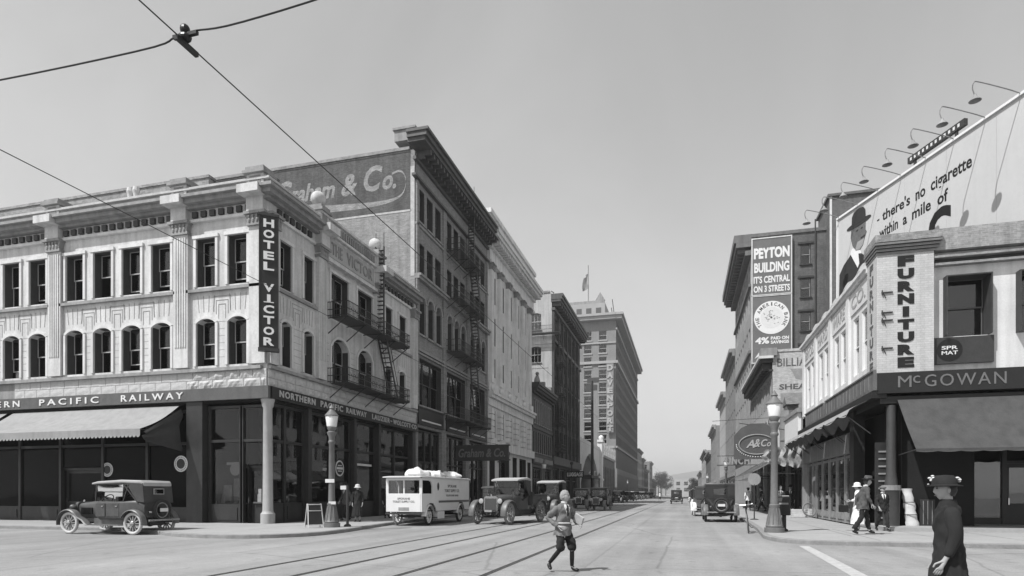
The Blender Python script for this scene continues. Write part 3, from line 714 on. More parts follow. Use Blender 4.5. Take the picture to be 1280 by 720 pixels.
for a, b in ((0.3, 3.8), (10.0, 14.6)): HS.build(MB().box(a, b, -0.14, 0.02, 10.3, 10.43), 'sill_course', M_GREYTRIM)
HS.build(MB().box(0.0, HL, -0.2, 0.02, 6.79, 6.92), 'sill_course', M_GREYTRIM)
for a, b in ((0.82, 1.69), (2.62, 3.42), (10.9, 11.75), (12.75, 13.7)): rays(HS, a, b)
ornament(HS, 2.15, 0.8); ornament(HS, 12.25, 0.8)
pilaster(HS, 0.02, 0.6, flute=0)
for x in (3.62, 9.45, 14.55): pilaster(HS, x, 0.66, flute=4, p=0.22)
cornice(HS, 0, 3.6, prof); cornice(HS, 10.12, HL, prof)
block_course(HS, 0.5, 3.5, 13.6, 13.86, 0.46, 0.26, 0.14, M_DARKTRIM); block_course(HS, 10.2, HL - 0.1, 13.6, 13.86, 0.46, 0.26, 0.14, M_DARKTRIM)
# name bay between the ball finials
HS.bands(MB().box(3.6, 10.12, -0.3, 0.1, 12.95, 13.12).box(3.75, 9.97, -0.16, 0.1, 13.121, 14.3).box(3.6, 10.12, -0.34, 0.1, 14.301, 14.42).box(3.75, 9.97, -0.2, 0.1, 14.421, 15.0).box(3.6, 10.12, -0.36, 0.3, 15.001, 15.12), 'name_bay', M_HOTEL)
HS.build(MB().box(4.5, 9.2, -0.19, -0.161, 13.25, 14.18), 'name_panel', mat('name_panel_grey', 0.42, 0.8))
for body, a, b in (('THE', 4.75, 5.75), ('VICTOR', 6.2, 8.95)): HS.build(letters(body, (a + b) / 2, 13.72, b - a, 0.6, -0.19, 0.04, 0.015, 0, 1.1), 'lettering', M_GREYTRIM if 0 else mat('carved_letters', 0.27, 0.8))
block_course(HS, 4.6, 9.3, 14.52, 14.9, 0.22, 0.11, 0.27, M_GREYTRIM)
for x in (3.95, 9.78):
    pd = pedestal(HS, x, 0.72, 13.45, 15.1, 0.62)
    MB().lathe([(0.12, 15.4), (0.16, 15.45), (0.1, 15.5)], 12, x, 0.05).sphere((x, 0.05, 15.83), 0.36, 20, 14).build('ball_finial', M_HOTEL, pd, smooth=True)
# iron balconies
for z in (10.25, 6.95):
    fb = fire_balcony(HS, 4.7, 11.9, z, 1.15, 0.75)
    sc = MB()
    for k in range(18):
        x = 4.9 + k * 0.4; sc.tube([(x + 0.12 * math.cos(t * 0.7), -1.16, z + 0.36 + 0.13 * math.sin(t * 0.7)) for t in range(9)], 0.012, 4)
    stuff(sc.build('iron_scrolls', M_DARKTRIM, fb))
stair_ladder(HS, 10.9, 6.98, 9.4, 10.25, -0.6)
stair_ladder(HS, 9.6, 10.28, 9.6, 15.6, -0.35, 0.5)
# ground floor
HF.build(MB().box(wx(-21.35), wx(-20.5), -0.05, 0.4, 0.1, 5.5), 'pier', M_DARKWOOD)
shopfront(HF, wx(-20.4), wx(-18.75), [(wx(-20.4), wx(-18.75))], 5.3, 3.75, 0.95, 0.35, glass=GLASS_DIM)
shopfront(HF, wx(-18.7), wx(-17.5), [(wx(-18.7), wx(-17.5))], 5.3, 3.75, 0.95, 0.35, door=[0], glass=GLASS_DIM)
bays = []; x = wx(-21.35)
while x > 1: bays.append((max(0.2, x - 2.6), x)); x -= 2.6
shopfront(HF, bays[-1][0], wx(-21.35), bays[::-1], 5.2, 3.7, 0.8, 0.45, door=[len(bays) - 3], glass=GLASS_SHADE)
awning(HF, wx(-31.6), wx(-21.75), 5.35, 4.12, 2.1, M_AWN, 0.36, 0.2, 0.16)
awning(HF, wx(-42.0), wx(-32.0), 5.35, 4.12, 2.1, M_AWN, 0.36, 0.2, 0.16)
# end curtain of the awning hanging in the corner
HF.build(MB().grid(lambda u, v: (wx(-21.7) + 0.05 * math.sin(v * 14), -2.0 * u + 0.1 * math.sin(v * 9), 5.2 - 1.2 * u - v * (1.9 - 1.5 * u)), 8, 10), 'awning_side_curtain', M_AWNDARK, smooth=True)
for X, z, r in ((-21.62, 2.75, 0.36), (-26.3, 2.55, 0.33)):
    ring = HF.build(MB().lathe([(r, -0.01), (r, 0.01)], 28, axis='y'), 'round_emblem', M_LETTER, wx(X), 0.41 if X < -25 else -0.07, z)
    MB().lathe([(r * 0.62, -0.018), (r * 0.62, -0.011)], 28, axis='y').build('emblem_centre', M_BLACK, ring)
    tk = MB()
    for k in range(22):
        a = 2 * math.pi * k / 22; tk.box(-0.012 + 0.81 * r * math.cos(a), 0.012 + 0.81 * r * math.cos(a), -0.02, -0.011, 0.81 * r * math.sin(a) - 0.03, 0.81 * r * math.sin(a) + 0.03)
    stuff(tk.build('emblem_lettering', M_BLACK, ring))
sb = [(0.25, 1.55), (1.55, 3.0), (3.3, 5.3), (5.3, 7.3), (7.6, 10.1), (10.4, 12.6), (12.6, 14.8)]
shopfront(HS, 0.25, 3.0, sb[:2], 5.4, 3.75, 1.0, 0.3); shopfront(HS, 3.3, 7.3, sb[2:4], 5.4, 3.75, 1.0, 0.3); shopfront(HS, 7.6, 10.1, sb[4:5], 5.4, 3.75, 1.0, 0.3); shopfront(HS, 10.4, 14.8, sb[5:], 5.4, 3.75, 0.9, 0.3, door=[0])
for a, b in ((3.0, 3.3), (7.3, 7.6), (10.1, 10.4), (14.8, 15.3)): HS.build(MB().box(a + 0.01, b - 0.01, -0.02, 0.5, 0.1, 5.5), 'pier', M_DARKWOOD)
for a, b in sb[:5] + sb[6:]: display(HS, a + 0.2, b - 0.2, 1.05, 0.45, 4 if b - a < 1.6 else 6)
display(HF, wx(-20.25), wx(-18.95), 1.0, 0.5, 4)
# lettering and emblem on the shop glass
em = HS.build(MB().lathe([(0.42, -0.004), (0.42, 0.004)], 28, axis='y'), 'round_emblem', M_LETTER, 6.3, 0.28, 2.75)
MB().lathe([(0.34, -0.008), (0.34, -0.0045)], 28, axis='y').build('emblem_centre', M_BLACK, em)
MB().box(-0.3, 0.3, -0.012, -0.0085, -0.06, 0.06).box(-0.2, 0.2, -0.012, -0.0085, 0.12, 0.17).box(-0.2, 0.2, -0.012, -0.0085, -0.17, -0.12).build('emblem_lettering', M_LETTER, em)
HS.build(letters('TICKETS', 8.9, 3.05, 1.7, 0.2, 0.28, 0.004, 0.02) if 0 else MB().box(8.05, 9.75, 0.27, 0.276, 2.98, 3.1), 'window_gilding', M_LETTER)
for a, w, h, z in ((1.75, .45, .75, 1.05), (2.35, .5, .75, 1.05), (0.55, .5, .6, 1.0), (3.6, .9, .1, 3.05), (6.95, .3, 1.0, 1.1)):
    HS.build(MB().box(a, a + w, 0.55, 0.57, z, z + h), 'window_card', M_LETTER)
for a, h in ((-19.95, 0.7), (-19.4, 1.0)): HF.build(MB().box(wx(a), wx(a) + 0.45, 0.62, 0.64, 1.1, 1.1 + h), 'window_card', mat('poster_grey', 0.3, 0.8, 0.4, 4))
HF.build(MB().lathe([(0.28, -0.01), (0.28, 0.01)], 20, axis='y').box(-0.45, 0.2, -0.02, 0.0, 0.2, 0.32), 'window_emblem', M_LETTER, wx(-19.3), 0.6, 2.5)
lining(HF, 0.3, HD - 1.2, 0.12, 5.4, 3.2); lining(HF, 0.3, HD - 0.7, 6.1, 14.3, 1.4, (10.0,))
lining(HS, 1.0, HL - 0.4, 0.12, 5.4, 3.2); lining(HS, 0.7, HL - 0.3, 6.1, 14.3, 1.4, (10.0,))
MB().box(0.02, HL, 0.02, HD, 5.41, 5.49).build('floor_slab', M_INTERIOR, hotel)
shell(hotel, HL, HD, 14.5, M_BRICK_DARK, 14.2, side_x0=False)
# corner column
cc = MB().lathe([(0.3, 0.13), (0.3, 0.55), (0.24, 0.62), (0.22, 0.7), (0.2, 2.5), (0.185, 5.1), (0.24, 5.2), (0.26, 5.35), (0.3, 5.49)], 20, 0.2, 0.12).build('corner_column', mat('column_paint', 0.42, 0.6, 0.1, 2, 0.1, streak=0.2), hotel, smooth=True)
# corner blade sign
cs = MB().box(-0.36, 0.36, -0.13, 0.13, 7.55, 13.1).build('blade_sign', M_BLACKSIGN, hotel, (-0.28, -0.28, 0), R(-52))
MB().box(-0.42, 0.42, -0.16, 0.16, 13.101, 13.2).box(-0.42, 0.42, -0.16, 0.16, 7.42, 7.549).box(-0.39, -0.361, -0.15, 0.15, 7.55, 13.1).box(0.361, 0.39, -0.15, 0.15, 7.55, 13.1).build('sign_frame', M_DARKTRIM, cs)
for k, ch in enumerate('HOTEL VICTOR'):
    if ch == ' ': continue
    z = 12.78 - k * 0.452
    letters(ch, 0, z, 0.36 if ch not in 'I' else 0.14, 0.34, -0.131, 0.04, 0.035).box(-0.2, 0.2, -0.17, -0.131, z - 0.17, z - 0.135).build('lettering', M_WHITE, cs) if ch in 'I' else letters(ch, 0, z, 0.42, 0.34, -0.131, 0.04, 0.035).build('lettering', M_WHITE, cs)
MB().bar((0, 0, 7.42), (0, 0.3, 7.0), 0.1).bar((0, 0.0, 7.5), (0, 0.3, 7.5), 0.05).bar((0, 0.0, 12.5), (0, 0.3, 12.5), 0.05).build('sign_bracket', M_GREYTRIM, cs)

# ----------------------------------------------------------------- stationer's building
b2 = thing('office_block', 'five-storey brick block with faded painted sign on its side and arched third-floor windows', 'building', (XL, 38.3, 0), R(90))
BL, BD = 15.7, 26.0
F2 = Face(b2)
bx = [0.42, 5.62, 10.82]
wcols = [b + k * 1.5 for b in bx for k in range(3)]
f5 = [(x, x + 1.08, 19.72, 22.0) for x in wcols]; f4 = [(x, x + 1.08, 16.25, 18.35) for x in wcols]
f3 = [(x, x + 1.12, 12.2, 14.88, 0.55) for x in wcols]; f2 = [(b, b + 4.2, 7.4, 10.6) for b in bx]; f1 = [(b, b + 4.3, 0.1, 5.9) for b in bx]
F2.build(panel(MB(), 0, BL, 0.1, 24.0, f5 + f4 + f3 + f2 + f1, 0.35), 'wall', M_BRICK_B2)
for i, o in enumerate(f5 + f4 + f3): window(F2, *o[:4], depth=0.3, sm=M_DARKSASH if i % 3 else M_SASH, sill=M_GREYTRIM, curtain=RW.choice([None, None, 'blind', 'half']))
for o in f2: window(F2, *o[:4], depth=0.3, mull=2, sm=M_DARKSASH, sill=M_GREYTRIM, curtain=RW.choice(['blind', 'half', None]))
for k, o in enumerate(f1):
    third = (o[1] - o[0]) / 3
    shopfront(F2, o[0], o[1], [(o[0], o[0] + third * 1.2), (o[0] + third * 1.2, o[0] + third * 2), (o[0] + third * 2, o[1])], 5.8, 3.6, 0.7, 0.35, door=[1])
    F2.build(MB().box(o[0] - 0.1, o[1] + 0.1, -0.1, 0.1, 6.2, 7.2).box(o[0] - 0.15, o[1] + 0.15, -0.14, 0.1, 7.201, 7.3).box(o[0] - 0.15, o[1] + 0.15, -0.14, 0.1, 6.1, 6.199), 'shop_sign', M_BLACKSIGN)
    display(F2, o[0] + 0.15, o[0] + third * 1.15, 0.75, 0.5, 4, 1.3); display(F2, o[0] + third * 2.05, o[1] - 0.15, 0.75, 0.5, 4, 1.3)
    F2.build(MB().box(o[0] + 0.4, o[1] - 0.4, -0.108, -0.1, 6.35, 6.45), 'lettering', M_LETTER)
for x in (0.0, 4.78, 9.98, 15.2):
    pilaster(F2, x + (0.02 if x == 0 else 0), 0.36 if x in (0, 15.2) else 0.62, 7.4, 22.3, 0, 0.12, cap=False, m=M_BRICK_B2)
for o in f3: surround(F2, *o, t=0.2, p=0.1, m=M_GREYTRIM)
F2.bands(MB().box(0, BL, -0.28, 0.05, 15.75, 15.93).box(0, BL, -0.4, 0.05, 15.931, 16.08), 'belt_course', M_GREYTRIM)
F2.bands(MB().box(0, BL, -0.14, 0.05, 11.0, 11.18).box(0, BL, -0.2, 0.05, 10.75, 10.86), 'belt_course', M_GREYTRIM)
F2.bands(MB().box(0, BL, -0.12, 0.05, 19.35, 19.5), 'belt_course', M_GREYTRIM)
F2.bands(MB().box(-0.5, BL, -0.25, 0.05, 22.35, 22.5).box(-0.3, BL, -0.18, 0.05, 23.5, 23.72).box(-1.0, BL, -1.1, 0.1, 24.25, 24.5).box(-1.12, BL, -1.25, 0.12, 24.501, 24.8).box(-1.2, BL, -1.4, 0.15, 24.801, 24.98), 'cornice', mat('dark_cornice_metal', 0.1, 0.6, 0.15, 1, 0.1, streak=0.25))
mb = MB()
for k in range(26): mb.box(0.2 + k * 0.6, 0.42 + k * 0.6, -1.0, 0.0, 23.95, 24.249); mb.box(0.2 + k * 0.6, 0.42 + k * 0.6, -0.55, 0.0, 23.73, 23.949)
stuff(F2.build(mb, 'cornice_brackets', MATS['dark_cornice_metal']))
F2.build(MB().box(-0.05, 1.15, 0.02, 1.5, 24.981, 25.7).box(-0.15, 1.25, -0.05, 1.6, 25.701, 25.85), 'parapet_block', M_GREYTRIM)
# painted side wall facing the hotel roof
S2 = Face(b2, 0, BD, R(-90))
S2.build(MB().box(0, BD - 0.05, 0.0, 0.3, 0, 24.3).box(0, BD - 0.4, -0.1, 0.35, 24.301, 24.5), 'side_wall', M_BRICK_GREY)
S2.build(MB().box(0, BD - 0.35, -0.012, -0.004, 20.35, 24.2), 'painted_sign', M_GHOST)
S2.build(MB().box(BD - 9, BD - 0.3, -0.02, -0.004, 20.22, 20.349).box(BD - 0.349, BD - 0.06, -0.02, -0.004, 15.9, 23.2), 'painted_border', M_TRIM if 0 else mat('chalky_border', 0.5, 0.9, 0.2, 3))
def gx(X): return X + 17.2 + BD
gl = lambda body, a, b, z, h, sh=0.25: S2.build(letters(body, gx((a + b) / 2), z, b - a, h, -0.0125, 0.004, 0.03, sh), 'lettering', M_GHOSTLETTER)
gl('G', -27.9, -26.6, 22.6, 1.7); gl('raham', -26.7, -23.2, 22.45, 1.25); gl('&', -22.7, -21.5, 22.55, 1.5); gl('C', -21.0, -19.6, 22.75, 1.75); gl('o.', -19.6, -18.6, 22.35, 0.95)
sw = [(gx(-17.9 - 0.25 * 0), 0)]
path = [(-18.9, 22.9), (-18.3, 23.0), (-17.95, 22.6), (-17.9, 22.0), (-18.2, 21.4), (-19.0, 21.1), (-20.5, 21.0), (-22.5, 21.05), (-25.5, 21.2)]
path = arc_pts(path, 5)
S2.build(MB().loft([[(gx(p[0]), -0.0125, p[1] - w), (gx(p[0]), -0.0165, p[1] - w), (gx(p[0]), -0.0165, p[1] + w), (gx(p[0]), -0.0125, p[1] + w)] for i, p in enumerate(path) for w in [0.07 if i < 22 else 0.07 + (i - 22) * 0.012]]), 'painted_flourish', M_GHOSTLETTER)
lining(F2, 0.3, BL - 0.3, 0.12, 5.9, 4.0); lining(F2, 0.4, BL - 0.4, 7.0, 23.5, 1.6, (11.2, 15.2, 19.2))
shell(b2, BL, BD, 24.3, M_BRICK_DARK, 24.0, side_x0=False)
for z, a, b in ((19.55, 5.3, 11.2), (15.95, 5.3, 11.2), (12.0, 5.3, 11.2), (6.95, 5.3, 13.0)): fire_balcony(F2, a, b, z, 1.2, 0.9)
for za, zb in ((16.0, 19.55), (12.05, 15.95), (7.0, 12.0)): stair_ladder(F2, 10.8, za, 9.6, zb, -0.75, 0.55)
stair_ladder(F2, 9.9, 19.6, 9.9, 25.6, -0.5, 0.45)
MB().tube([(3.0, 1.2, 24.2), (3.0, 1.2, 28.0), (3.0, 3.6, 28.0), (3.0, 3.6, 24.2)], 0.05, 6).tube([(3.0, 1.2, 27.2), (3.0, 3.6, 27.2)], 0.04, 6).build('roof_pipe_frame', M_GREYTRIM, b2, (3, 0, 0))
# sign hung out over the pavement
hs = thing('projecting_sign', 'dark rectangular lettered sign hung over the pavement behind the white van', 'sign', (XL + 0.15, 45.0, 0))
MB().box(0.25, 4.4, -0.1, 0.1, 4.0, 5.0).box(0.15, 4.5, -0.14, 0.14, 5.001, 5.1).box(0.15, 4.5, -0.14, 0.14, 3.9, 3.999).build('sign_box', M_DARKTRIM, hs)
letters('Graham & Co.', 2.3, 4.5, 3.7, 0.66, -0.1, 0.02, 0.02, 0.2).build('lettering', M_DULLLETTER, hs)
MB().bar((0, 0, 5.9), (3.6, 0, 5.1), 0.03).bar((0, 0, 5.05), (0.2, 0, 5.05), 0.08).bar((0, 0, 4.1), (0.2, 0, 4.1), 0.08).build('sign_hanger', M_DARKTRIM, hs)

# ----------------------------------------------------------------- white terracotta block
b3 = thing('terracotta_block', 'white terracotta office block with tall pilasters and deep bracketed cornice', 'building', (XL, 54.05, 0), R(90))
L3, D3 = 17.1, 26.0; F3 = Face(b3)
pl = [0.35, 3.1, 6.05, 9.0, 11.95, 14.9, 16.6]
cen = [(pl[i] + pl[i + 1]) / 2 + 0.2 for i in range(5)] + [16.2]
ops = []
for c in cen[:5]:
    for z0, z1 in ((12.3, 14.1), (15.3, 17.9), (19.2, 21.7)): ops.append((c - 0.62, c + 0.62, z0, z1))
    ops.append((c - 0.6, c + 0.6, 6.7, 9.2)); 
g1 = [(0.6, 2.4, 0.9, 5.0), (3.6, 7.4, 0.6, 5.2), (8.6, 10.4, 0.6, 5.2), (11.4, 14.4, 0.6, 5.2), (15, 16.6, 0.9, 5.0)]
F3.build(panel(MB(), 0, L3, 0.1, 24.0, ops + g1, 0.45), 'wall', M_TERRA)
for o in ops: window(F3, *o, depth=0.4, sm=M_GREYTRIM, curtain=RW.choice(['blind', 'white', None]))
for o in g1: window(F3, *o, depth=0.4, mull=1, sm=M_DARKSASH, curtain=None)
for x in pl[:6]:
    pilaster(F3, x, 0.78, 11.6, 21.9, 5, 0.32, True, M_TERRA)
    mb = MB()
    for k in range(5): mb.box(x - 0.1, x + 0.88, -0.34, 0.02, 6.5 + k * 0.56, 6.5 + k * 0.56 + 0.5)
    F3.build(mb, 'rusticated_pier', M_TERRA)
F3.bands(MB().box(0, L3, -0.45, 0.05, 10.2, 10.5).box(0, L3, -0.6, 0.05, 10.501, 10.75).box(0, L3, -0.2, 0.05, 10.751, 11.6).box(0, L3, -0.35, 0.05, 5.5, 6.3).box(0, L3, -0.18, 0.05, 9.5, 10.199), 'belt_course', M_TERRA)
mb = MB()
for x in pl[:6]: mb.sphere((x + 0.4, -0.3, 11.1), 0.42, 10, 7, (1, 0.6, 0.8))
stuff(F3.build(mb, 'carved_cartouches', M_TERRA, smooth=True))
F3.bands(MB().box(0, L3, -0.4, 0.05, 22.45, 22.7).box(0, L3, -0.25, 0.05, 22.701, 23.7).box(-0.5, L3, -0.5, 0.05, 23.701, 23.95).box(-1.1, L3, -1.3, 0.1, 24.3, 24.6).box(-1.2, L3, -1.45, 0.1, 24.601, 24.95), 'cornice', M_TERRA)
mb = MB()
for k in range(30): mb.box(0.1 + k * 0.57, 0.38 + k * 0.57, -1.15, 0, 23.951, 24.299)
stuff(F3.build(mb, 'cornice_brackets', M_TERRA))
F3.build(MB().box(-0.4, L3, -0.35, 0.6, 24.951, 26.7).box(-0.55, L3, -0.55, 0.8, 26.701, 27.1), 'attic', M_TERRA)
S3 = Face(b3, 0, D3, R(-90)); S3.build(MB().box(0, D3 - 0.36, 0, 0.3, 0, 25.2).box(D3 - 3, D3 - 0.5, -0.1, 0.4, 25.2, 27.0), 'side_wall', M_TERRA)
lining(F3, 0.3, L3 - 0.3, 0.12, 23.5, 1.7, (5.8, 11.0, 14.7, 18.5)); shell(b3, L3, D3, 25.2, M_BRICK_GREY, 25.0, side_x0=False)
# wall lantern by the entrance
wlamp = MB().box(-0.05, 0.05, -0.9, 0, 4.4, 4.5).lathe([(0.05, 4.55), (0.24, 4.6), (0.34, 5.3), (0.3, 5.36), (0.12, 5.6), (0.05, 5.9)], 8, 0, -0.9).build('wall_lantern', M_DARKTRIM, b3, (3.2, 0, 0))
MB().lathe([(0.2, 4.66), (0.29, 5.28)], 8, 0, -0.9).build('lantern_glass', LAMP_GLASS, wlamp)

# ----------------------------------------------------------------- low Victorian block
b4 = thing('victorian_block', 'low dark brick Victorian block with narrow arched windows between two tall buildings', 'building', (XL, 71.2, 0), R(90))
L4, D4 = 11.5, 24.0; F4 = Face(b4)
M_B4 = mat('dull_brick', 0.17, 0.9, 0.15, 0.8, 0.3, kind='brick', streak=0.2, mortar=0.9)
ops = [(0.7 + k * 1.18, 1.35 + k * 1.18, 9.9, 12.7, 0.3) for k in range(9)] + [(0.7 + k * 1.18, 1.35 + k * 1.18, 6.4, 8.9) for k in range(9)] + [(0.5, 5.4, 0.4, 4.6), (6.1, 11.0, 0.4, 4.6)]
F4.build(panel(MB(), 0, L4, 0.1, 14.2, ops, 0.35), 'wall', M_B4)
for o in ops[:-2]: window(F4, *o[:4], depth=0.3, sm=M_GREYTRIM, sill=M_GREYTRIM, curtain=RW.choice(['blind', None]))
for o in ops[-2:]: shopfront(F4, o[0], o[1], [(o[0], o[0] + 1.6), (o[0] + 1.6, o[0] + 2.9), (o[0] + 2.9, o[1])], 4.5, 3.2, 0.8, 0.3, door=[1])
for o in ops[:9]: surround(F4, *o, t=0.12, p=0.09, m=M_GREYTRIM)
F4.bands(MB().box(0, L4, -0.15, 0.05, 9.2, 9.5).box(0, L4, -0.2, 0.05, 5.0, 5.9).box(0, L4, -0.3, 0.05, 13.3, 13.5).box(0, L4, -0.75, 0.05, 13.9, 14.2).box(0, L4, -0.9, 0.05, 14.201, 14.5), 'cornice', M_DARKTRIM)
mb = MB()
for k in range(18): mb.box(0.15 + k * 0.63, 0.4 + k * 0.63, -0.62, 0, 13.501, 13.899)
stuff(F4.build(mb, 'cornice_brackets', M_DARKTRIM))
F4.build(MB().prism([(0.2, 14.5), (2.4, 14.5), (2.2, 15.0), (1.3, 15.5), (0.4, 15.0)], 'y', -0.5, -0.2).sphere((1.3, -0.35, 15.7), 0.22, 10, 7).box(4.6, 5.2, -0.5, 0.1, 14.5, 15.3).box(8.5, 9.1, -0.5, 0.1, 14.5, 15.3), 'parapet_crest', M_GREYTRIM)
F4.build(MB().box(0.4, 5.0, -0.26, -0.201, 5.2, 5.75).box(6.2, 10.8, -0.26, -0.201, 5.2, 5.75), 'shop_sign', M_GREYTRIM)
lining(F4, 0.3, L4 - 0.3, 0.12, 13.8, 1.6, (5.2, 9.3)); shell(b4, L4, D4, 14.3, M_B4, 14.0)

# ----------------------------------------------------------------- dark block with jutting cornice
b5 = thing('sandstone_block', 'tall dark sandstone block with far jutting cornice and pale blank side wall', 'building', (XL, 82.8, 0), R(90))
L5, D5 = 23.4, 26.0; F5 = Face(b5)
ops = []
for k in range(7):
    x = 0.6 + k * 3.28
    for z0, z1, rise in ((23.2, 25.6, 0), (19.2, 21.6, 0), (15.0, 17.8, 0.7), (11.2, 13.8, 0), (7.4, 10.2, 0)):
        ops += [(x, x + 1.05, z0, z1, rise), (x + 1.4, x + 2.45, z0, z1, rise)]
gr = [(0.8 + k * 5.0, 5.0 + k * 5.0, 0.5, 5.0) for k in range(4)]
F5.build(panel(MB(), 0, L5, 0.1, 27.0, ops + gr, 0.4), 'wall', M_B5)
for o in ops: far_window(F5, *o[:4], depth=0.35)
for o in gr: shopfront(F5, o[0], o[1], [(o[0], o[0] + 2.1), (o[0] + 2.1, o[1])], 4.9, 3.4, 0.7, 0.3)
for k in range(7): pilaster(F5, 0.02 + k * 3.28, 0.55, 6.6, 26.0, 0, 0.3, False, M_B5)
F5.bands(MB().box(0, L5, -0.3, 0.05, 5.4, 6.5).box(0, L5, -0.25, 0.05, 22.2, 22.6).box(0, L5, -0.4, 0.05, 26.2, 26.6).box(-0.15, L5, -1.2, 0.1, 27.3, 27.6).box(-0.2, L5, -1.4, 0.1, 27.601, 28.0).box(-0.2, L5, -1.55, 0.1, 28.001, 28.35), 'cornice', MATS['dark_cornice_metal'])
mb = MB()
for k in range(18): mb.box(0.2 + k * 1.28, 0.6 + k * 1.28, -1.1, 0, 26.8, 27.299)
stuff(F5.build(mb, 'cornice_brackets', MATS['dark_cornice_metal']))
S5 = Face(b5, 0, D5, R(-90))
so = [(D5 - 3.0, D5 - 1.5, 19.25, 21.4, 0.15), (D5 - 3.0, D5 - 1.5, 23.7, 25.95, 0.2)]
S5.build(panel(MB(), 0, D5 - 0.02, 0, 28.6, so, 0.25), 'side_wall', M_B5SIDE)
S5.bands(MB().box(0, D5 - 0.3, -0.1, 0.3, 28.601, 28.85), 'coping', M_GREYTRIM)
for o in so: window(S5, *o[:4], depth=0.18, cols=3, sm=M_WHITE, sill=M_GREYTRIM, curtain='white' if o[2] > 22 else None, opened=0)
S5.build(MB().box(D5 - 3, D5 - 0.5, -0.02, 0.3, 18.4, 18.5), 'lining_strip', M_GREYTRIM)
fb = fire_balcony(S5, D5 - 3.4, D5 + 1.2, 22.9, 1.2, 1.0)
for z in (19.2, 15.0, 11.0, 7.2): fire_balcony(F5, 0.3, 3.8, z, 1.2, 0.9)
for za, zb in ((15.0, 19.2), (11.0, 15.0), (7.2, 11.0), (19.2, 22.9)): stair_ladder(F5, 3.3, za, 1.2, zb, -0.75, 0.5)
lining(F5, 0.3, L5 - 0.3, 0.12, 26.5, 1.7, (5.4, 10.7, 14.5, 18.6, 22.6)); shell(b5, L5, D5, 28.5, M_B5, 28.2, side_x0=False)
MB().bar((6, 1.0, 28.3), (6, 1.0, 30.6), 0.08).bar((6, 1, 30.5), (4.3, 1, 30.2), 0.08).build('roof_bracket', M_DARKTRIM, b5)

# ----------------------------------------------------------------- theatre with arched portal
b6 = thing('theatre', 'small theatre front with white pier and wide arched portal below the tall hotel', 'theatre', (XL, 106.4, 0), R(90))
L6 = 27.8; F6 = Face(b6)
F6.build(panel(MB(), 0, L6 - 2.2, 0.1, 11.2, [(1.0, L6 - 3.4, 0.1, 9.0, 5.5)], 0.8), 'wall', M_TERRA)
F6.build(MB().box(L6 - 2.2, L6, -0.5, 0.5, 0.1, 12.3).box(L6 - 2.4, L6 + 0.1, -0.7, 0.5, 12.301, 12.8).box(L6 - 2.35, L6 + 0.1, -0.65, 0.5, 4.2, 4.6), 'white_pier', M_WHITE)
F6.build(MB().sphere((L6 - 1.1, -0.2, 13.3), 0.55, 10, 8), 'pier_globe', LAMP_GLASS)
F6.build(panel(MB(), 0.8, L6 - 3.2, 0.1, 9.0, [(1.5 + k * 2.4, 3.2 + k * 2.4, 0.2, 3.6) for k in range(6)], 0.3, 1.2), 'screen_wall', M_GREYTRIM)
for k in range(6): F6.put('pane', pane_mesh(1.7, 3.4, GLASS_SHOP), 1.5 + k * 2.4, 1.4, 0.2)
F6.build(MB().box(3, 14, -1.6, 0.6, 4.2, 4.7), 'canopy', M_DARKTRIM)
mb = MB()
for k in range(20): mb.sphere((9.5 + k * 0.3, -0.2 - 0.4 * (k % 2), 5.2 + 0.5 * math.sin(k * 1.4)), 0.16, 6, 5)
stuff(F6.build(mb, 'sign_bulbs', LAMP_GLASS))
MB().box(0, L6, 0.8, 24, 0, 11.0).build('hall', M_B4, b6)
lining(F6, 0.9, L6 - 3.3, 0.1, 3.7, 3.0)

# ----------------------------------------------------------------- big hotel beyond
b7 = thing('grand_hotel', 'towering brick hotel with vertical lettered sign and roof flag, far down the street', 'hotel', (XL, 165, 0), R(90))
L7, D7, H7 = 78.0, 40.0, 47.0; F7 = Face(b7); S7 = Face(b7, 0, D7, R(-90))
rows = [14.6 + 3.42 * k for k in range(9)]
def dx_(X): return X + 17.2 + D7
so = []
for c in (-20.65, -24.6, -28.8, -33.0, -37.2, -41.4):
    for z in rows: so.append((dx_(c - 1.0), dx_(c + 1.0), z, z + 2.35))
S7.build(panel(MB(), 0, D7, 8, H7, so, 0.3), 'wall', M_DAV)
for o in so: far_window(S7, *o, depth=0.28)
for o in so: S7.build(MB().box(o[0] - 0.2, o[1] + 0.2, -0.18, 0.02, o[2] - 0.35, o[2] - 0.02), 'sill', M_DAVTRIM)
fo = []
for k in range(22):
    x = 1.2 + k * 3.5
    for z in rows: fo.append((x, x + 1.7, z, z + 2.2))
F7.build(panel(MB(), 0, L7, 8, H7, fo, 0.3), 'wall', mat('buff_brick_shaded', 0.13, 0.9, 0.1, 0.3, 0.2))  # same buff brick darkened; the street side's shade is in the colour
for o in fo: far_window(F7, *o, depth=0.28)
F7.bands(MB().box(-0.4, L7, -0.5, 0.05, 35.6, 36.3).box(-0.4, L7, -0.4, 0.05, 13.4, 13.9).box(-0.3, L7, -0.3, 0.05, 44.4, 44.9).box(-1.4, L7, -1.6, 0.1, H7, H7 + 0.9).box(-1.8, L7, -2.0, 0.1, H7 + 0.901, H7 + 1.5), 'cornice', M_DAVTRIM)
S7.bands(MB().box(0, D7, -0.45, 0.02, 35.6, 36.3).box(0, D7, -1.5, 0.05, H7 + 0.002, H7 + 0.898).box(0, D7, -1.9, 0.05, H7 + 0.903, H7 + 1.498).box(0, D7 - 0.3, -0.35, 0.02, 13.4, 13.9).box(0, D7, -0.25, 0.02, 40.9, 41.3), 'cornice', M_DAVTRIM)
F7.build(MB().box(3, L7, 0.3, 6, 0.1, 12).box(0, L7, -0.3, 0.3, 0.1, 8), 'base_wall', M_DAV)
mb = MB()
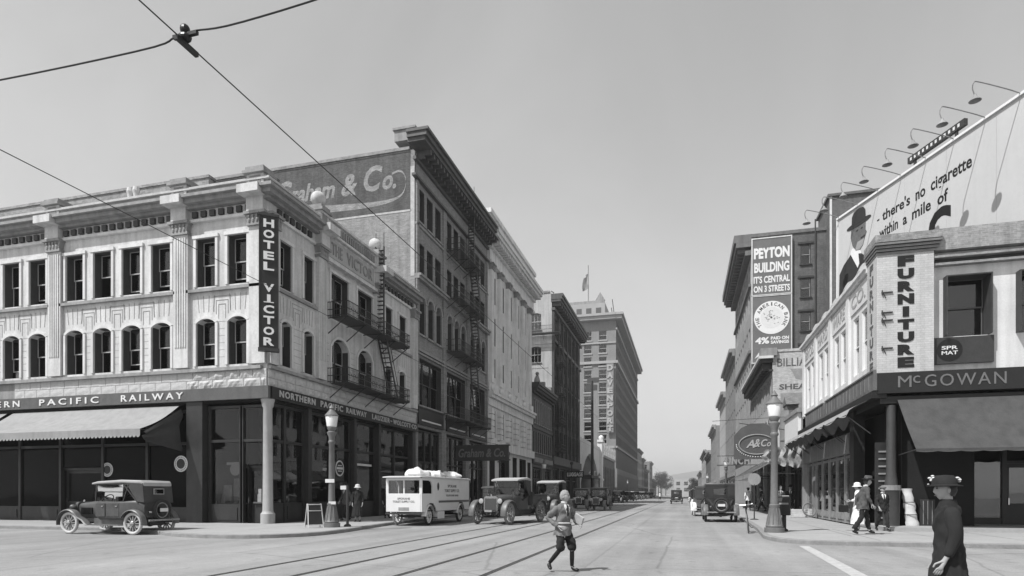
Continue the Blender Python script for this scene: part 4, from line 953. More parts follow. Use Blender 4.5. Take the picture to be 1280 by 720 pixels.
for k in range(30): mb.box(0.5 + k * 2.6, 2.0 + k * 2.6, -0.34, -0.301, 1.0, 6.5)
stuff(F7.build(mb, 'base_windows', M_BLACK))
MB().box(1.0, L7 - 1, 3, 18, H7 + 1.2, H7 + 5.0).build('penthouse', M_DAVTRIM, b7)
pw = MB()
for k in range(5): pw.box(0.96, 0.999, 4 + k * 2.6, 5.4 + k * 2.6, H7 + 2.2, H7 + 3.8)
stuff(pw.build('penthouse_windows', M_DARKSASH, b7))
MB().box(1.2, 14, 3.3, 17.7, H7 + 5.0, H7 + 5.8).prism([(3.0, H7 + 5.8), (5.6, H7 + 5.8), (4.3, H7 + 8.0)], 'x', 1.3, 1.9).build('penthouse_roof', M_GREYTRIM, b7)
fp = MB().tube([(1.5, 7.5, H7 + 1.5), (1.5, 7.5, H7 + 15.5)], 0.12, 6).build('flagpole', M_GREYTRIM, b7)
MB().grid(lambda u, v: (1.5 - 0.25 * math.sin(u * 8), 7.5 + 1.3 * u + 0.3 * math.sin(u * 6 + v * 3), H7 + 13.2 - 3.6 * v - 1.2 * u), 6, 8).build('flag', M_GREYTRIM, fp, smooth=True)
for k, (dx, dz) in enumerate(((0.5, 4), (1.2, 3), (2.2, 2.2))): MB().tube([(0.3, -0.5 - dx * -1, H7 + 1.5), (0.3, dx, H7 + 1.5 + dz)], 0.1, 5).build('roof_mast', M_DARKTRIM, b7, (k * 4, 0.5, 0))
vsn = S7.build(MB().box(dx_(-19.55), dx_(-17.75), -0.9, -0.6, 17.4, 35.4), 'vertical_sign', mat('sign_frame_grey', 0.26, 0.7))
for k, ch in enumerate('DAVENPORT'):
    letters(ch, 0, 0, 1.5, 1.5, -0.05, 0.15, 0.05).build('lettering', mat('dusty_sign_letters', 0.42, 0.7), vsn, (dx_(-18.65), -0.86, 34.3 - k * 1.98))
lining(F7, 0.3, L7 - 0.3, 13, H7 - 0.5, 1.8); lining(S7, 0.3, D7 - 0.4, 8.5, H7 - 0.5, 1.8)
MB().box(0.5, L7, 0.5, D7, H7 - 0.6, H7 - 0.1).build('roof', M_ROOF, b7)
# restaurant wing in front of it
b8 = thing('gabled_wing', 'low restaurant wing with a row of pointed pinnacles beside the grand hotel', 'building', (XL, 136.5, 0), R(90))
F8 = Face(b8)
ops = [(1.0 + k * 3.4, 3.2 + k * 3.4, 1.0, 7.6, 1.0) for k in range(7)]
F8.build(panel(MB(), 0, 25, 0.1, 10.0, ops, 0.4), 'wall', mat('stained_stucco', 0.2, 0.9, 0.2, 1))
for o in ops: far_window(F8, *o[:4], depth=0.3)
for k in range(8): F8.build(MB().box(-0.3, 0.3, -0.3, 0.3, 10.0, 11.2).lathe([(0.4, 11.2), (0.3, 11.6), (0.02, 13.0)], 8), 'pinnacle', M_DAVTRIM, 0.5 + k * 3.4)
F8.bands(MB().box(0, 25, -0.3, 0.2, 9.4, 9.9), 'coping', M_DAVTRIM)
MB().box(0, 25, 0.4, 20, 0, 9.5).build('hall', M_B4, b8); 
# ================================================================= far blocks, both sides
def block(name, label, side, y0, y1, H, floors, ncol, m, trim, depth=20, corn=0.8, g=4.2, far=True, side_cols=0):
    """street block: shop floor, rows of windows, cornice; side -1 left of the street, +1 right"""
    L = y1 - y0
    if side < 0: root = thing(name, label, 'building', (XL, y0, 0), R(90)); F = Face(root)
    else: root = thing(name, label, 'building', (XR, y1, 0), R(-90)); F = Face(root)
    ops = []; fh = (H - g - 1.2) / floors; cw = L / ncol
    for i in range(ncol):
        for j in range(floors): ops.append((i * cw + cw * 0.25, i * cw + cw * 0.75, g + 0.7 + j * fh, g + 0.7 + j * fh + fh * 0.62))
    gr = [(i * L / 3 + 0.4, (i + 1) * L / 3 - 0.4, 0.5, g - 0.5) for i in range(3)]
    F.build(panel(MB(), 0, L, 0.1, H, ops + gr, 0.3), 'wall', m)
    for o in ops: far_window(F, *o, depth=0.25)
    for o in gr: F.put('shop_pane', pane_mesh(o[1] - o[0], o[3] - o[2], GLASS_SHOP), o[0], 0.25, o[2])
    F.bands(MB().box(-0.0, L, -corn, 0.1, H - 0.3, H + 0.2).box(0, L, -corn * 0.5, 0.05, H - 0.8, H - 0.301).box(0, L, -0.2, 0.05, g - 0.3, g + 0.2), 'cornice', trim)
    if side_cols:
        S = Face(root, 0, depth, R(-90)) if side < 0 else Face(root, L, 0, R(90))
        so = []
        for i in range(side_cols):
            x = (depth - 2.6 - i * 3.0) if side < 0 else 1.2 + i * 3.0
            for j in range(floors): so.append((x, x + 1.3, g + 0.7 + j * fh, g + 0.7 + j * fh + fh * 0.6))
        S.build(panel(MB(), 0, depth, 0, H, so, 0.25), 'side_wall', m)
        for o in so: far_window(S, *o, depth=0.2)
        lining(S, 0.3, depth - 0.4, 0.3, H - 0.5, 1.5)
    else:
        xx = 0 if side < 0 else L - 0.25
        MB().box(xx, xx + 0.25, 0.02, depth, 0, H).build('side_wall', m, root)
    xx = L - 0.25 if side < 0 else 0
    MB().box(xx, xx + 0.25, 0.02, depth, 0, H).build('side_wall', m, root)
    MB().box(0.25, L - 0.25, 0.4, depth, H - 0.7, H - 0.5).build('roof', M_ROOF, root)
    MB().box(0, L, depth, depth + 0.2, 0, H).build('rear_wall', m, root)
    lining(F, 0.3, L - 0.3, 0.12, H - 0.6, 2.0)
    return root, F
M_PALE = mat('pale_far_brick', 0.42, 0.9, 0.1, 0.5, 0.1); M_MIDF = mat('mid_far_brick', 0.24, 0.9, 0.15, 0.5, 0.1); M_DARKF = mat('dark_far_brick', 0.13, 0.9, 0.15, 0.5, 0.1)
far_left = [(243, 268, 18.5, 4, 7, M_PALE, 'pale bracketed block just beyond the grand hotel'), (268, 285, 16.2, 3, 5, M_MIDF, 'mid-grey block, second beyond the grand hotel'),
            (285, 318, 12.5, 2, 8, M_DARKF, 'low dark block, third beyond the grand hotel'), (330, 360, 18.0, 4, 7, M_MIDF, 'tall flat-topped block far down the left side'), (362, 410, 9.5, 1, 10, M_DARKF, 'lowest and farthest block on the left side')]
for y0, y1, H, fl, nc, m, lb in far_left: block('street_block', lb, -1, y0, y1, H, fl, nc, m, M_GREYTRIM, side_cols=4 if H > 15 else 0)
far_right = [(91.5, 112, 21.3, 5, 7, M_MIDF, 'grey block with heavy cornice just past the sign-covered block'), (112, 130, 18.6, 4, 6, M_PALE, 'pale block, second past the sign-covered block'),
             (146, 172, 16.6, 3, 8, M_MIDF, 'mid-grey block across the next side street on the right'), (172, 210, 12.6, 2, 10, M_DARKF, 'dark low block, second across the next side street on the right'),
             (210, 262, 15.4, 3, 12, M_PALE, 'long pale block far down the right side'), (262, 330, 10.5, 2, 14, M_MIDF, 'farthest low block on the right side')]
for y0, y1, H, fl, nc, m, lb in far_right: block('street_block', lb, 1, y0, y1, H, fl, nc, m, M_GREYTRIM, side_cols=3)
# white building closing the street
wb, wF = None, None
wb = thing('white_warehouse', 'small white building closing the far end of the street', 'building', (-8, 520, 0), 0)
wF = Face(wb); ops = [(2 + k * 6, 5 + k * 6, z, z + 3) for k in range(5) for z in (3, 8)]
wF.build(panel(MB(), 0, 32, 0, 13, ops, 0.4), 'wall', M_PALE)
for o in ops: far_window(wF, *o, depth=0.3)
MB().box(0, 32, 0.5, 20, 0, 12.5).build('hall', M_PALE, wb)
# blank city blocks behind the frontage, seen only past corners
# ================================================================= RIGHT SIDE
# ----------------------------------------------------------------- furniture store
mc = thing('furniture_store', 'white two-storey corner store with black vertical lettering on its corner pillar', 'store', (XR, 40.25, 0), R(-90))
LM, DM = 15.04, 16.0
RS = Face(mc); RF = Face(mc, LM, 0, R(90))
def ry(Y): return 40.25 - Y
wy = [(26.75, 27.6), (28.0, 28.85), (30.15, 31.0), (31.4, 32.25), (33.6, 34.45), (34.85, 35.7), (37.0, 37.85), (38.25, 39.1)]
ops = [(ry(b), ry(a), 6.25, 8.62) for a, b in wy]
RS.build(panel(MB(), 0, ry(26.45), 5.85, 10.0, ops, 0.28), 'wall', M_MCG)
for o in ops: window(RS, *o, depth=0.05, sm=M_WHITE, frame_m=M_WHITE, curtain='white', opened=0)
for Y in (29.5, 32.9, 36.35, 39.75): RS.build(MB().box(ry(Y) - 0.22, ry(Y) + 0.22, -0.1, 0.02, 5.9, 9.95), 'pilaster', M_MCG)
for a, b, t in ((26.6, 29.2, 'CO.'), (29.8, 32.6, 'WARE'), (33.2, 36.0, 'HARD'), (36.6, 39.5, 'BROS')):
    o = RS.build(MB().box(ry(b), ry(a), -0.05, 0.01, 8.85, 9.75), 'name_panel', M_MCG)
    letters(t, ry((a + b) / 2), 9.3, (b - a) * 0.8, 0.55, -0.051, 0.015, 0.02).build('lettering', mat('weathered_lettering', 0.36, 0.9, 0.25, 6), o)
RS.bands(MB().box(0, ry(26.45), -0.14, 0.1, 9.8, 9.95).box(0, ry(26.45), -0.22, 0.1, 9.951, 10.08), 'cornice', M_MCG)
mb = MB().grid(lambda u, v: (u * ry(26.45), -0.12 + 0.5 * v, 10.08 + 0.28 * (1 if 0.1 < v < 0.9 else 0) + 0.16 * math.sin(u * 19) ** 2), 60, 4)
RS.build(mb, 'parapet_coping', mat('rough_parapet', 0.42, 0.95, 0.25, 3, 0.8))
# corner pillar
mc_p = MB().box(ry(26.45), LM + 0.0, -0.1, 1.7, 5.76, 10.0)
mc_p = mc_p.build('corner_pillar', M_MCGBRICK, mc)
mb = MB()
for k in range(4): mb.box(ry(26.45) - 0.01 * k, LM + 0.05 + 0.05 * k, -0.12 - 0.03 * k, 1.75 + 0.05 * k, 10.0 + k * 0.1, 10.07 + k * 0.1)
mb.build('pillar_cornice', mat('sooty_brick_bands', 0.2, 0.9, 0.2, 4, 0.3), mc_p)
MB().box(ry(26.45) - 0.04, LM + 0.2, -0.2, 1.9, 10.4, 10.66).build('pillar_parapet', M_BRICK_DARK if 0 else mat('worn_parapet_brick', 0.3, 0.95, 0.35, 5, 0.6, kind='brick', mortar=0.8), mc_p)
for k, ch in enumerate('FURNITURE'):
    z = 9.72 - k * 0.452
    RF.build(letters(ch, 0.82, z, 0.2 if ch == 'I' else 0.52, 0.37, -0.001, 0.02, 0.07), 'lettering', M_BLACK)
    RS.build(letters(ch, ry(25.85), z - 0.02, 0.14 if ch == 'I' else 0.4, 0.34, -0.101, 0.02, 0.03), 'lettering', mat('faded_black_lettering', 0.12, 0.9, 0.3, 6))
for z in (8.62, 7.9, 7.62, 6.62):
    br = RF.build(MB().box(0.04, 0.4, -0.05, -0.001, z, z + 0.04).box(0.05, 0.08, -0.06, -0.001, z - 0.06, z + 0.1).bar((0.1, -0.03, z), (0.18, -0.03, z - 0.18), 0.025), 'iron_bracket', M_DARKTRIM)
# front wing right of the pillar
ops = [(2.1, 3.5, 7.0, 9.1), (4.3, 5.7, 7.0, 9.1), (6.5, 7.9, 7.0, 9.1), (8.7, 10.1, 7.0, 9.1), (10.9, 12.3, 7.0, 9.1)]
RF.build(panel(MB(), 1.7, DM, 5.76, 10.3, ops, 0.3, 0.35), 'wall', M_MCG)
for o in ops: window(RF, *o, depth=0.6, sm=M_DARKSASH, curtain=None)
RF.bands(MB().box(1.7, DM, 0.1, 0.4, 9.5, 9.58).box(1.7, DM, 0.05, 0.4, 9.75, 9.83).box(1.7, DM, 0.0, 0.4, 10.0, 10.75), 'parapet', M_BRICK_GREY)
ws = RF.build(MB().box(1.75, 3.6, 0.2, 0.34, 6.02, 6.95), 'round_sign_board', M_DARKTRIM)
MB().lathe([(0.4, 0.19), (0.4, 0.2)], 24, 2.25, 0, 6.5, 'y').build('sign_disc', M_BLACK, ws)
for s_, z_ in (('SPR', 6.58), ('MAT', 6.4)): letters(s_, 2.25, z_, 0.5, 0.13, 0.189, 0.006, 0.02).build('lettering', M_LETTER, ws)
# sign band
RF.build(MB().box(-0.08, DM, -0.12, 0.2, 5.05, 5.74).box(-0.1, DM, -0.16, 0.2, 5.0, 5.049), 'sign_band', M_BLACKSIGN)
RF.build(letters('M', 0.75, 5.4, 0.42, 0.4, -0.12, 0.02, 0.0), 'lettering', M_DULLLETTER)
RF.build(letters('c', 1.12, 5.46, 0.22, 0.26, -0.12, 0.02, 0.0), 'lettering', M_DULLLETTER)
RF.build(letters('GOWAN', 2.6, 5.4, 2.45, 0.42, -0.12, 0.02, 0.0, 0, 1.2), 'lettering', M_DULLLETTER)
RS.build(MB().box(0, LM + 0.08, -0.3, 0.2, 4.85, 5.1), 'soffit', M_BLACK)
for a, b in ((25.25, 33.2), (33.75, 38.4)):
    o = RS.build(MB().box(ry(b), ry(a), -0.2, 0.1, 5.15, 5.84).box(ry(b) - 0.05, ry(a), -0.24, 0.1, 5.841, 5.9), 'sign_panel', mat('grey_board_panel', 0.14, 0.8, 0.2, 1.5, 0.2, streak=0.3))
    k = MB()
    for i in range(int((b - a) / 0.55)): k.box(ry(b) + 0.2 + i * 0.55, ry(b) + 0.24 + i * 0.55, -0.206, -0.2, 5.25, 5.75)
    stuff(k.build('board_joints', M_GREYTRIM, o))
# ground floor, street side
gb = []; x = 0.35
for w in (1.5, 0.9, 1.6, 1.6, 1.6, 1.6, 1.6): gb.append((x, x + w)); x += w
shopfront(RS, gb[0][0], gb[-1][1], gb, 4.1, 3.05, 0.55, 0.25, frame=M_GREYTRIM, bulk=M_GREYTRIM, door=[1])
RS.build(MB().box(0.3, gb[-1][1] + 0.1, -0.05, 0.17, 3.15, 3.95), 'notice_board', mat('grey_notice_board', 0.2, 0.8, 0.15, 2, 0.1, streak=0.3))
RS.build(MB().box(0.0, 0.28, -0.05, 0.3, 0.1, 4.84), 'pier', M_GREYTRIM)
RS.build(MB().box(gb[-1][1] + 0.12, gb[-1][1] + 0.75, -0.02, 0.4, 0.1, 4.84), 'pier', M_DARKWOOD)
for a, b in gb[:1] + gb[2:]: display(RS, a + 0.15, b - 0.15, 0.65, 0.45, 4, 1.6)
# furled street awning with drooping edge
for a, b in ((25.3, 29.3), (29.5, 33.5), (33.7, 37.0), (37.1, 39.6)):
    o = RS.build(MB().grid(lambda u, v: (ry(b) + (b - a) * u, -0.35 - 0.75 * v, 4.8 - 0.42 * v ** 1.5 - (0.16 * abs(math.sin(u * math.pi * 1.5)) if v > 0.9 else 0)), 16, 6), 'awning', M_AWN, smooth=True)
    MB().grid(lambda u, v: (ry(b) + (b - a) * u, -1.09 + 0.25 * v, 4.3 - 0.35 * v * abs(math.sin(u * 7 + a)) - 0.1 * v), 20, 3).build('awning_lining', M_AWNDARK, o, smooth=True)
    MB().tube([(ry(b) + 0.1, -1.08, 4.3), (ry(b) + 0.1, -0.25, 3.6)], 0.02, 6).tube([(ry(a) - 0.1, -1.08, 4.3), (ry(a) - 0.1, -0.25, 3.6)], 0.02, 6).build('awning_frame', M_DARKTRIM, o)
# ground floor, front: deep shaded entrance with an iron post
shopfront(RF, 2.2, 12.6, [(2.2 + k * 2.6, 4.8 + k * 2.6) for k in range(4)], 4.6, 3.2, 0.5, 2.4, frame=M_DARKWOOD, door=[1])
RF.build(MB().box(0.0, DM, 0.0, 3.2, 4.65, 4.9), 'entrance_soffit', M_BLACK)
RF.build(MB().lathe([(0.26, 0.26), (0.28, 1.5), (0.3, 1.55), (0.3, 1.65), (0.22, 1.7), (0.16, 2.2), (0.15, 4.6)], 16, 0.4, 0.15), 'iron_post', mat('post_paint', 0.06, 0.5, 0.2, 3), smooth=True)
RF.build(MB().lathe([(0.31, 1.54), (0.31, 1.72)], 16, 0.4, 0.15), 'post_band', M_GREYTRIM)
sh = RF.build(MB().box(-0.02, 0.62, 0.5, 0.58, 0.14, 3.3), 'shutter', M_DARKWOOD)
mb = MB()
for k in range(10): mb.box(0.08, 0.52, 0.46, 0.5, 0.5 + k * 0.27, 0.56 + k * 0.27)
mb.build('shutter_slat', M_GREYTRIM, sh)
aw = awning(RF, 0.55, 9.5, 4.78, 2.9, 1.85, M_AWNGREY, 0.12, 0.6, 0.06)
RF.build(MB().box(-0.1, DM, -0.95, 2.35, 0.131, 0.26), 'entrance_step', M_WALK)
lining(RS, 0.3, LM - 0.7, 0.12, 4.8, 3.2); lining(RF, 0.8, DM - 0.4, 0.12, 4.6, 5.5); lining(RS, 0.3, LM - 1.2, 5.9, 9.6, 1.6); lining(RF, 2.0, DM - 0.4, 5.9, 9.8, 1.6)
MB().box(0.1, LM - 0.3, 0.4, DM, 9.6, 9.75).build('roof', M_ROOF, mc); MB().box(0, LM, DM - 0.2, DM, 0, 10.2).build('rear_wall', M_BRICK_GREY, mc)
MB().box(0, 0.25, 0.32, DM - 0.2, 0, 10.0).build('side_wall', M_BRICK_GREY, mc)
# ----------------------------------------------------------------- rooftop billboard
bd = Vector((0.383, -0.932)).normalized(); ang = math.atan2(bd.y, bd.x)
bb = thing('rooftop_billboard', 'large white rooftop billboard with a painted man in a bowler hat and black lettering', 'billboard', (7.8, 36.0, 9.75), ang)
BW_, B0, B1 = 11.6, 1.1, 5.95
for k in range(5):
    a = BW_ * k / 5; MB().box(a + 0.004, a + BW_ / 5 - 0.004, -0.04, 0.04, B0, B1).build('board_panel', M_BILLBOARD, bb)
MB().box(-0.06, BW_, -0.12, 0.12, B1 + 0.001, B1 + 0.1).box(-0.08, -0.001, -0.1, 0.1, B0, B1).build('board_frame', M_WHITE, bb)
for k in range(6):
    x = 0.3 + k * 2.2; MB().bar((x, 0.1, B1 - 0.2), (x, 2.2, 0.0), 0.12).bar((x, 0.12, 0), (x, 0.12, B1), 0.12).build('strut', M_DARKTRIM, bb)
tx = lambda body, a, b, z, h, m=M_BLACK, bold=0.0: letters(body, (a + b) / 2, z, b - a, h, -0.041, 0.006, bold).build('lettering', m, bb)
for body, a, b, z, h_ in (('-', 2.9, 3.05, 4.66, 0.07), ("there's", 3.25, 4.98, 4.74, 0.5), ('no', 5.3, 5.85, 4.66, 0.36), ('cigarette', 6.15, 8.2, 4.66, 0.66), ('within', 3.05, 4.25, 3.98, 0.5), ('a', 4.55, 4.8, 3.9, 0.34), ('mile', 5.1, 6.15, 3.98, 0.5), ('of', 6.5, 7.05, 3.98, 0.52)): tx(body, a, b, z, h_, bold=0.02)
tx('C', 6.0, 7.2, 2.75, 1.7, bold=0.05)
# painted man: hat, face, collar, coat, as flat print on the board
def ell(cx, cz, rx, rz, n=24, a0=0, a1=360): return [(cx + rx * math.cos(R(a0 + (a1 - a0) * k / n)), cz + rz * math.sin(R(a0 + (a1 - a0) * k / n))) for k in range(n + (0 if a1 - a0 == 360 else 1))]
def flat(pts, y, m, name):
    pts = [(0.06 + (u - 0.05) * 0.86, B1 - 0.12 - (5.84 - v) * 0.86) for u, v in pts]
    return MB().prism(pts, 'y', y - 0.004, y).build(name, m, bb)
P_DK = mat('print_black', 0.03, 0.8, 0.1); P_MD = mat('print_mid_grey', 0.13, 0.8, 0.25, 8); P_LT = mat('print_light_grey', 0.34, 0.8, 0.12, 8)
flat([(0.05, B0 + 0.02), (0.1, 2.6), (0.5, 3.05), (1.0, 3.35), (1.35, 3.6), (1.7, 3.5), (2.1, 3.15), (2.6, 2.75), (2.7, B0 + 0.02)], -0.041, P_DK, 'printed_coat')
flat([(1.1, 3.5), (1.25, 3.75), (1.8, 3.6), (2.05, 3.25), (1.95, 2.75), (1.75, 2.45)], -0.046, M_WHITE, 'printed_collar')
flat([(1.82, 3.25), (2.02, 3.2), (2.08, 2.5), (1.95, 2.3)], -0.051, P_DK, 'printed_tie')
flat([(1.2, 5.0), (1.15, 4.4), (1.3, 3.9), (1.6, 3.5), (1.95, 3.42), (2.2, 3.6), (2.38, 4.0), (2.52, 4.25), (2.42, 4.4), (2.44, 5.0)], -0.051, P_MD, 'printed_face')
flat([(1.55, 3.55), (1.9, 3.45), (2.2, 3.62), (2.33, 3.95), (1.75, 3.95)], -0.056, P_LT, 'printed_beard')
flat(ell(2.12, 4.62, 0.1, 0.05), -0.056, P_DK, 'printed_eye'); flat(ell(1.72, 4.62, 0.1, 0.05), -0.056, P_DK, 'printed_eye'); flat([(2.05, 4.02), (2.4, 4.05), (2.4, 4.12), (2.05, 4.1)], -0.061, P_DK, 'printed_mouth')
flat(ell(1.85, 5.0, 1.05, 0.17), -0.061, P_DK, 'printed_hat_brim')
flat([(1.25, 5.02), (1.28, 5.55), (1.45, 5.78), (1.85, 5.84), (2.25, 5.78), (2.42, 5.55), (2.45, 5.02)], -0.066, P_DK, 'printed_hat')
MB().box(4.9, 7.9, -0.1, 0.06, B1 + 0.35, B1 + 0.62).box(5.2, 5.3, -0.06, 0.02, B1 + 0.1, B1 + 0.35).box(7.4, 7.5, -0.06, 0.02, B1 + 0.1, B1 + 0.35).build('name_strip', M_DARKTRIM, bb)
k = MB()
for i in range(12): k.box(5.05 + i * 0.23, 5.15 + i * 0.23, -0.106, -0.1, B1 + 0.42, B1 + 0.55)
stuff(k.build('strip_lettering', M_LETTER, bb))
for k in range(8):
    x = 0.15 + k * 1.45; z = B1 + 0.1
    arm = MB().tube(arc_pts([(x, 0.0, z - 0.05), (x, -0.6, z + 0.08), (x, -1.75, z + 0.25), (x, -1.95, z + 0.2), (x, -2.0, z), (x, -1.92, z - 0.22)], 5), 0.02, 6).build('lamp_arm', M_GREYTRIM, bb)
    MB().lathe([(0.04, 0.0), (0.06, -0.08), (0.2, -0.24), (0.18, -0.24), (0.05, -0.1)], 12, x, -1.9, z - 0.2).build('lamp_shade', M_GREYTRIM, arm, smooth=True)
# ----------------------------------------------------------------- two low shops
def low_shop(name, label, y0, y1, H, signm, gable):
    root = thing(name, label, 'shop', (XR, y1, 0), R(-90)); F = Face(root); L = y1 - y0
    F.build(panel(MB(), 0, L, 0.1, H, [(0.3, L - 0.3, 0.12, 4.2)], 0.3), 'wall', M_MIDF)
    n = 4; w = (L - 0.6) / n
    shopfront(F, 0.3, L - 0.3, [(0.3 + k * w, 0.3 + (k + 1) * w) for k in range(n)], 4.15, 3.0, 0.6, 0.3, door=[1])
    if gable:
        F.build(MB().prism([(0.8, 4.5), (L - 0.8, 4.5), (L - 0.8, H - 0.2), (L * 0.62, H + 1.1), (L * 0.5, H + 1.35), (L * 0.38, H + 1.1), (0.8, H - 0.2)], 'y', -0.25, -0.05), 'gable_sign', signm)
        F.build(MB().box(0.5, 0.8, -0.35, 0.2, 4.3, H + 1.2).box(L - 0.8, L - 0.5, -0.35, 0.2, 4.3, H + 1.2).bar((0.8, -0.2, H - 0.1), (L * 0.5, -0.2, H + 1.55), 0.3).bar((L - 0.8, -0.2, H - 0.1), (L * 0.5, -0.2, H + 1.55), 0.3), 'gable_frame', M_GREYTRIM)
        F.build(MB().box(L * 0.4, L * 0.6, 0.4, 1.2, H, H + 1.9).prism([(L * 0.37, H + 1.9), (L * 0.63, H + 1.9), (L * 0.5, H + 2.6)], 'y', 0.35, 1.25), 'chimney', M_B4)
    else:
        F.build(MB().box(0.4, L - 0.4, -0.2, -0.02, 4.6, H - 0.1), 'sign_board', signm); F.bands(MB().box(0.2, L - 0.2, -0.3, 0.2, H - 0.099, H + 0.15), 'coping', M_GREYTRIM)
    MB().box(0.1, L - 0.1, 0.4, 14, H - 0.4, H - 0.2).build('roof', M_ROOF, root); MB().box(0, 0.2, 0.32, 14, 0, H).build('side_wall', M_MIDF, root); MB().box(L - 0.2, L, 0.32, 14, 0, H).build('side_wall', M_MIDF, root)
    MB().box(0, L, 14, 14.2, 0, H).build('rear_wall', M_MIDF, root); lining(F, 0.3, L - 0.3, 0.12, 4.4, 3.5)
    return root, F
s1, SF1 = low_shop('low_shop', 'low shop with plain white signboard next to the furniture store', 40.35, 46.3, 6.4, M_WHITE, False)
s2, SF2 = low_shop('low_shop', 'low shop with white gabled signboard left of the plain low shop', 46.35, 53.5, 6.0, M_WHITE, True)
for F, L in ((SF1, 5.95), (SF2, 7.15)):
    k = int(L / 0.42); mbs = [MB(), MB()]; a0 = awning(F, 0.15, L - 0.15, 4.45, 2.7, 2.8, M_AWN, 0.25, 0.42, 0.1)
    mb = MB()
    for i in range(0, k, 2):
        x = 0.2 + i * (L - 0.4) / k; w = (L - 0.4) / k
        mb.grid(lambda u, v: (x + w * u, -2.8 * v - 0.02, 4.456 - 1.75 * v - 0.1 * math.sin(math.pi * v) * 0.7 + 0.03 * math.sin(math.pi * v)), 1, 8)
    stuff(mb.build('awning_stripes', M_AWNGREY, a0))
# draped awning cloth hanging at the near end
SF1.build(MB().grid(lambda u, v: (5.9 + 0.1 * math.sin(v * 30), -2.2 * v + 0.1 * math.sin(u * 9), 4.5 - 0.5 * v - (1.6 - 0.9 * v) * u + 0.06 * math.sin(v * 22)), 8, 26), 'draped_cloth', mat('striped_canvas', 0.36, 0.9, 0.5, 4, 0.4, streak=0.6), smooth=True)
# ----------------------------------------------------------------- billiards building
bl = thing('billiard_hall', 'three-storey block with dark jutting cornice and painted billiards sign on its side', 'building', (XR, 69.9, 0), R(-90))
LB = 16.3; FB = Face(bl); SB_ = Face(bl, LB, 0, R(90))
ops = [(0.6 + k * 1.95, 1.7 + k * 1.95, z, z + 2.2, 0.3) for k in range(8) for z in (5.3, 8.6)]
FB.build(panel(MB(), 0, LB, 0.1, 12.2, ops + [(0.5 + k * 5.2, 5.2 + k * 5.2, 0.3, 3.9) for k in range(3)], 0.3), 'wall', M_PALE)
for o in ops: window(FB, *o[:4], depth=0.25, curtain=RW.choice(['blind', None]))
for k in range(3): F_ = FB.put('shop_pane', pane_mesh(4.7, 3.6, GLASS_SHOP), 0.5 + k * 5.2, 0.25, 0.3)
for o in ops: surround(FB, *o, t=0.12, p=0.08, m=M_GREYTRIM)
FB.bands(MB().box(0, LB + 0.02, -0.25, 0.05, 11.2, 11.35).box(0, LB + 0.03, -0.9, 0.05, 11.9, 12.2), 'cornice', M_DARKTRIM)
FB.build(MB().box(0, LB + 0.3, -1.05, 0.05, 12.201, 12.4), 'cornice_crown', M_TRIM)
FB.build(MB().box(LB - 0.9, LB + 0.3, -0.9, 0.3, 12.401, 13.0), 'parapet_block', M_GREYTRIM)
k = MB()
for i in range(22): k.box(0.2 + i * 0.74, 0.45 + i * 0.74, -0.75, 0, 11.351, 11.899)
stuff(k.build('cornice_brackets', M_DARKTRIM, bl))
SB_.build(MB().box(0, 14, 0, 0.3, 0, 12.7).box(-0.05, 14, -0.06, 0.3, 12.701, 12.9), 'side_wall', mat('whitewashed_brick', 0.5, 0.9, 0.12, 1, 0.3, kind='brick', mortar=0.85, streak=0.15))
SB_.build(letters('BILLIARDS', 2.15, 11.85, 3.6, 0.68, -0.001, 0.006, 0.01), 'lettering', M_DARKSASH)
SB_.build(letters('SHEA', 1.5, 9.9, 2.0, 0.45, -0.001, 0.006, 0.03), 'lettering', M_DARKSASH)
SB_.build(MB().prism([(1.3, 11.3), (4, 11.3), (4, 9.2), (3.0, 9.5), (2.6, 10.3), (1.7, 10.5), (1.5, 11.0)], 'y', -0.006, -0.001).box(0.6, 4, -0.006, -0.001, 4, 9.4), 'dark_wall_patch', mat('dark_patch_grey', 0.3, 0.9, 0.2, 2))  # irregular darker area on the side wall
SB_.build(MB().tube([(3.1, -0.08, 6), (3.1, -0.08, 12.6)], 0.05, 8), 'drainpipe', M_DARKTRIM)
lining(FB, 0.3, LB - 0.4, 0.12, 11.8, 2.0, (4.4,)); MB().box(0.1, LB - 0.1, 0.4, 14, 12.1, 12.3).build('roof', M_ROOF, bl); MB().box(0, 0.25, 0.32, 14, 0, 12.5).build('side_wall', M_BRICK_GREY, bl)
for a, b in ((0.4, 5.3), (5.6, 10.6), (10.9, 16.1)): awning(FB, a, b, 4.2, 2.85, 2.2, M_AWN if a > 10 else M_AWNGREY, 0.28, 0.4, 0.1)
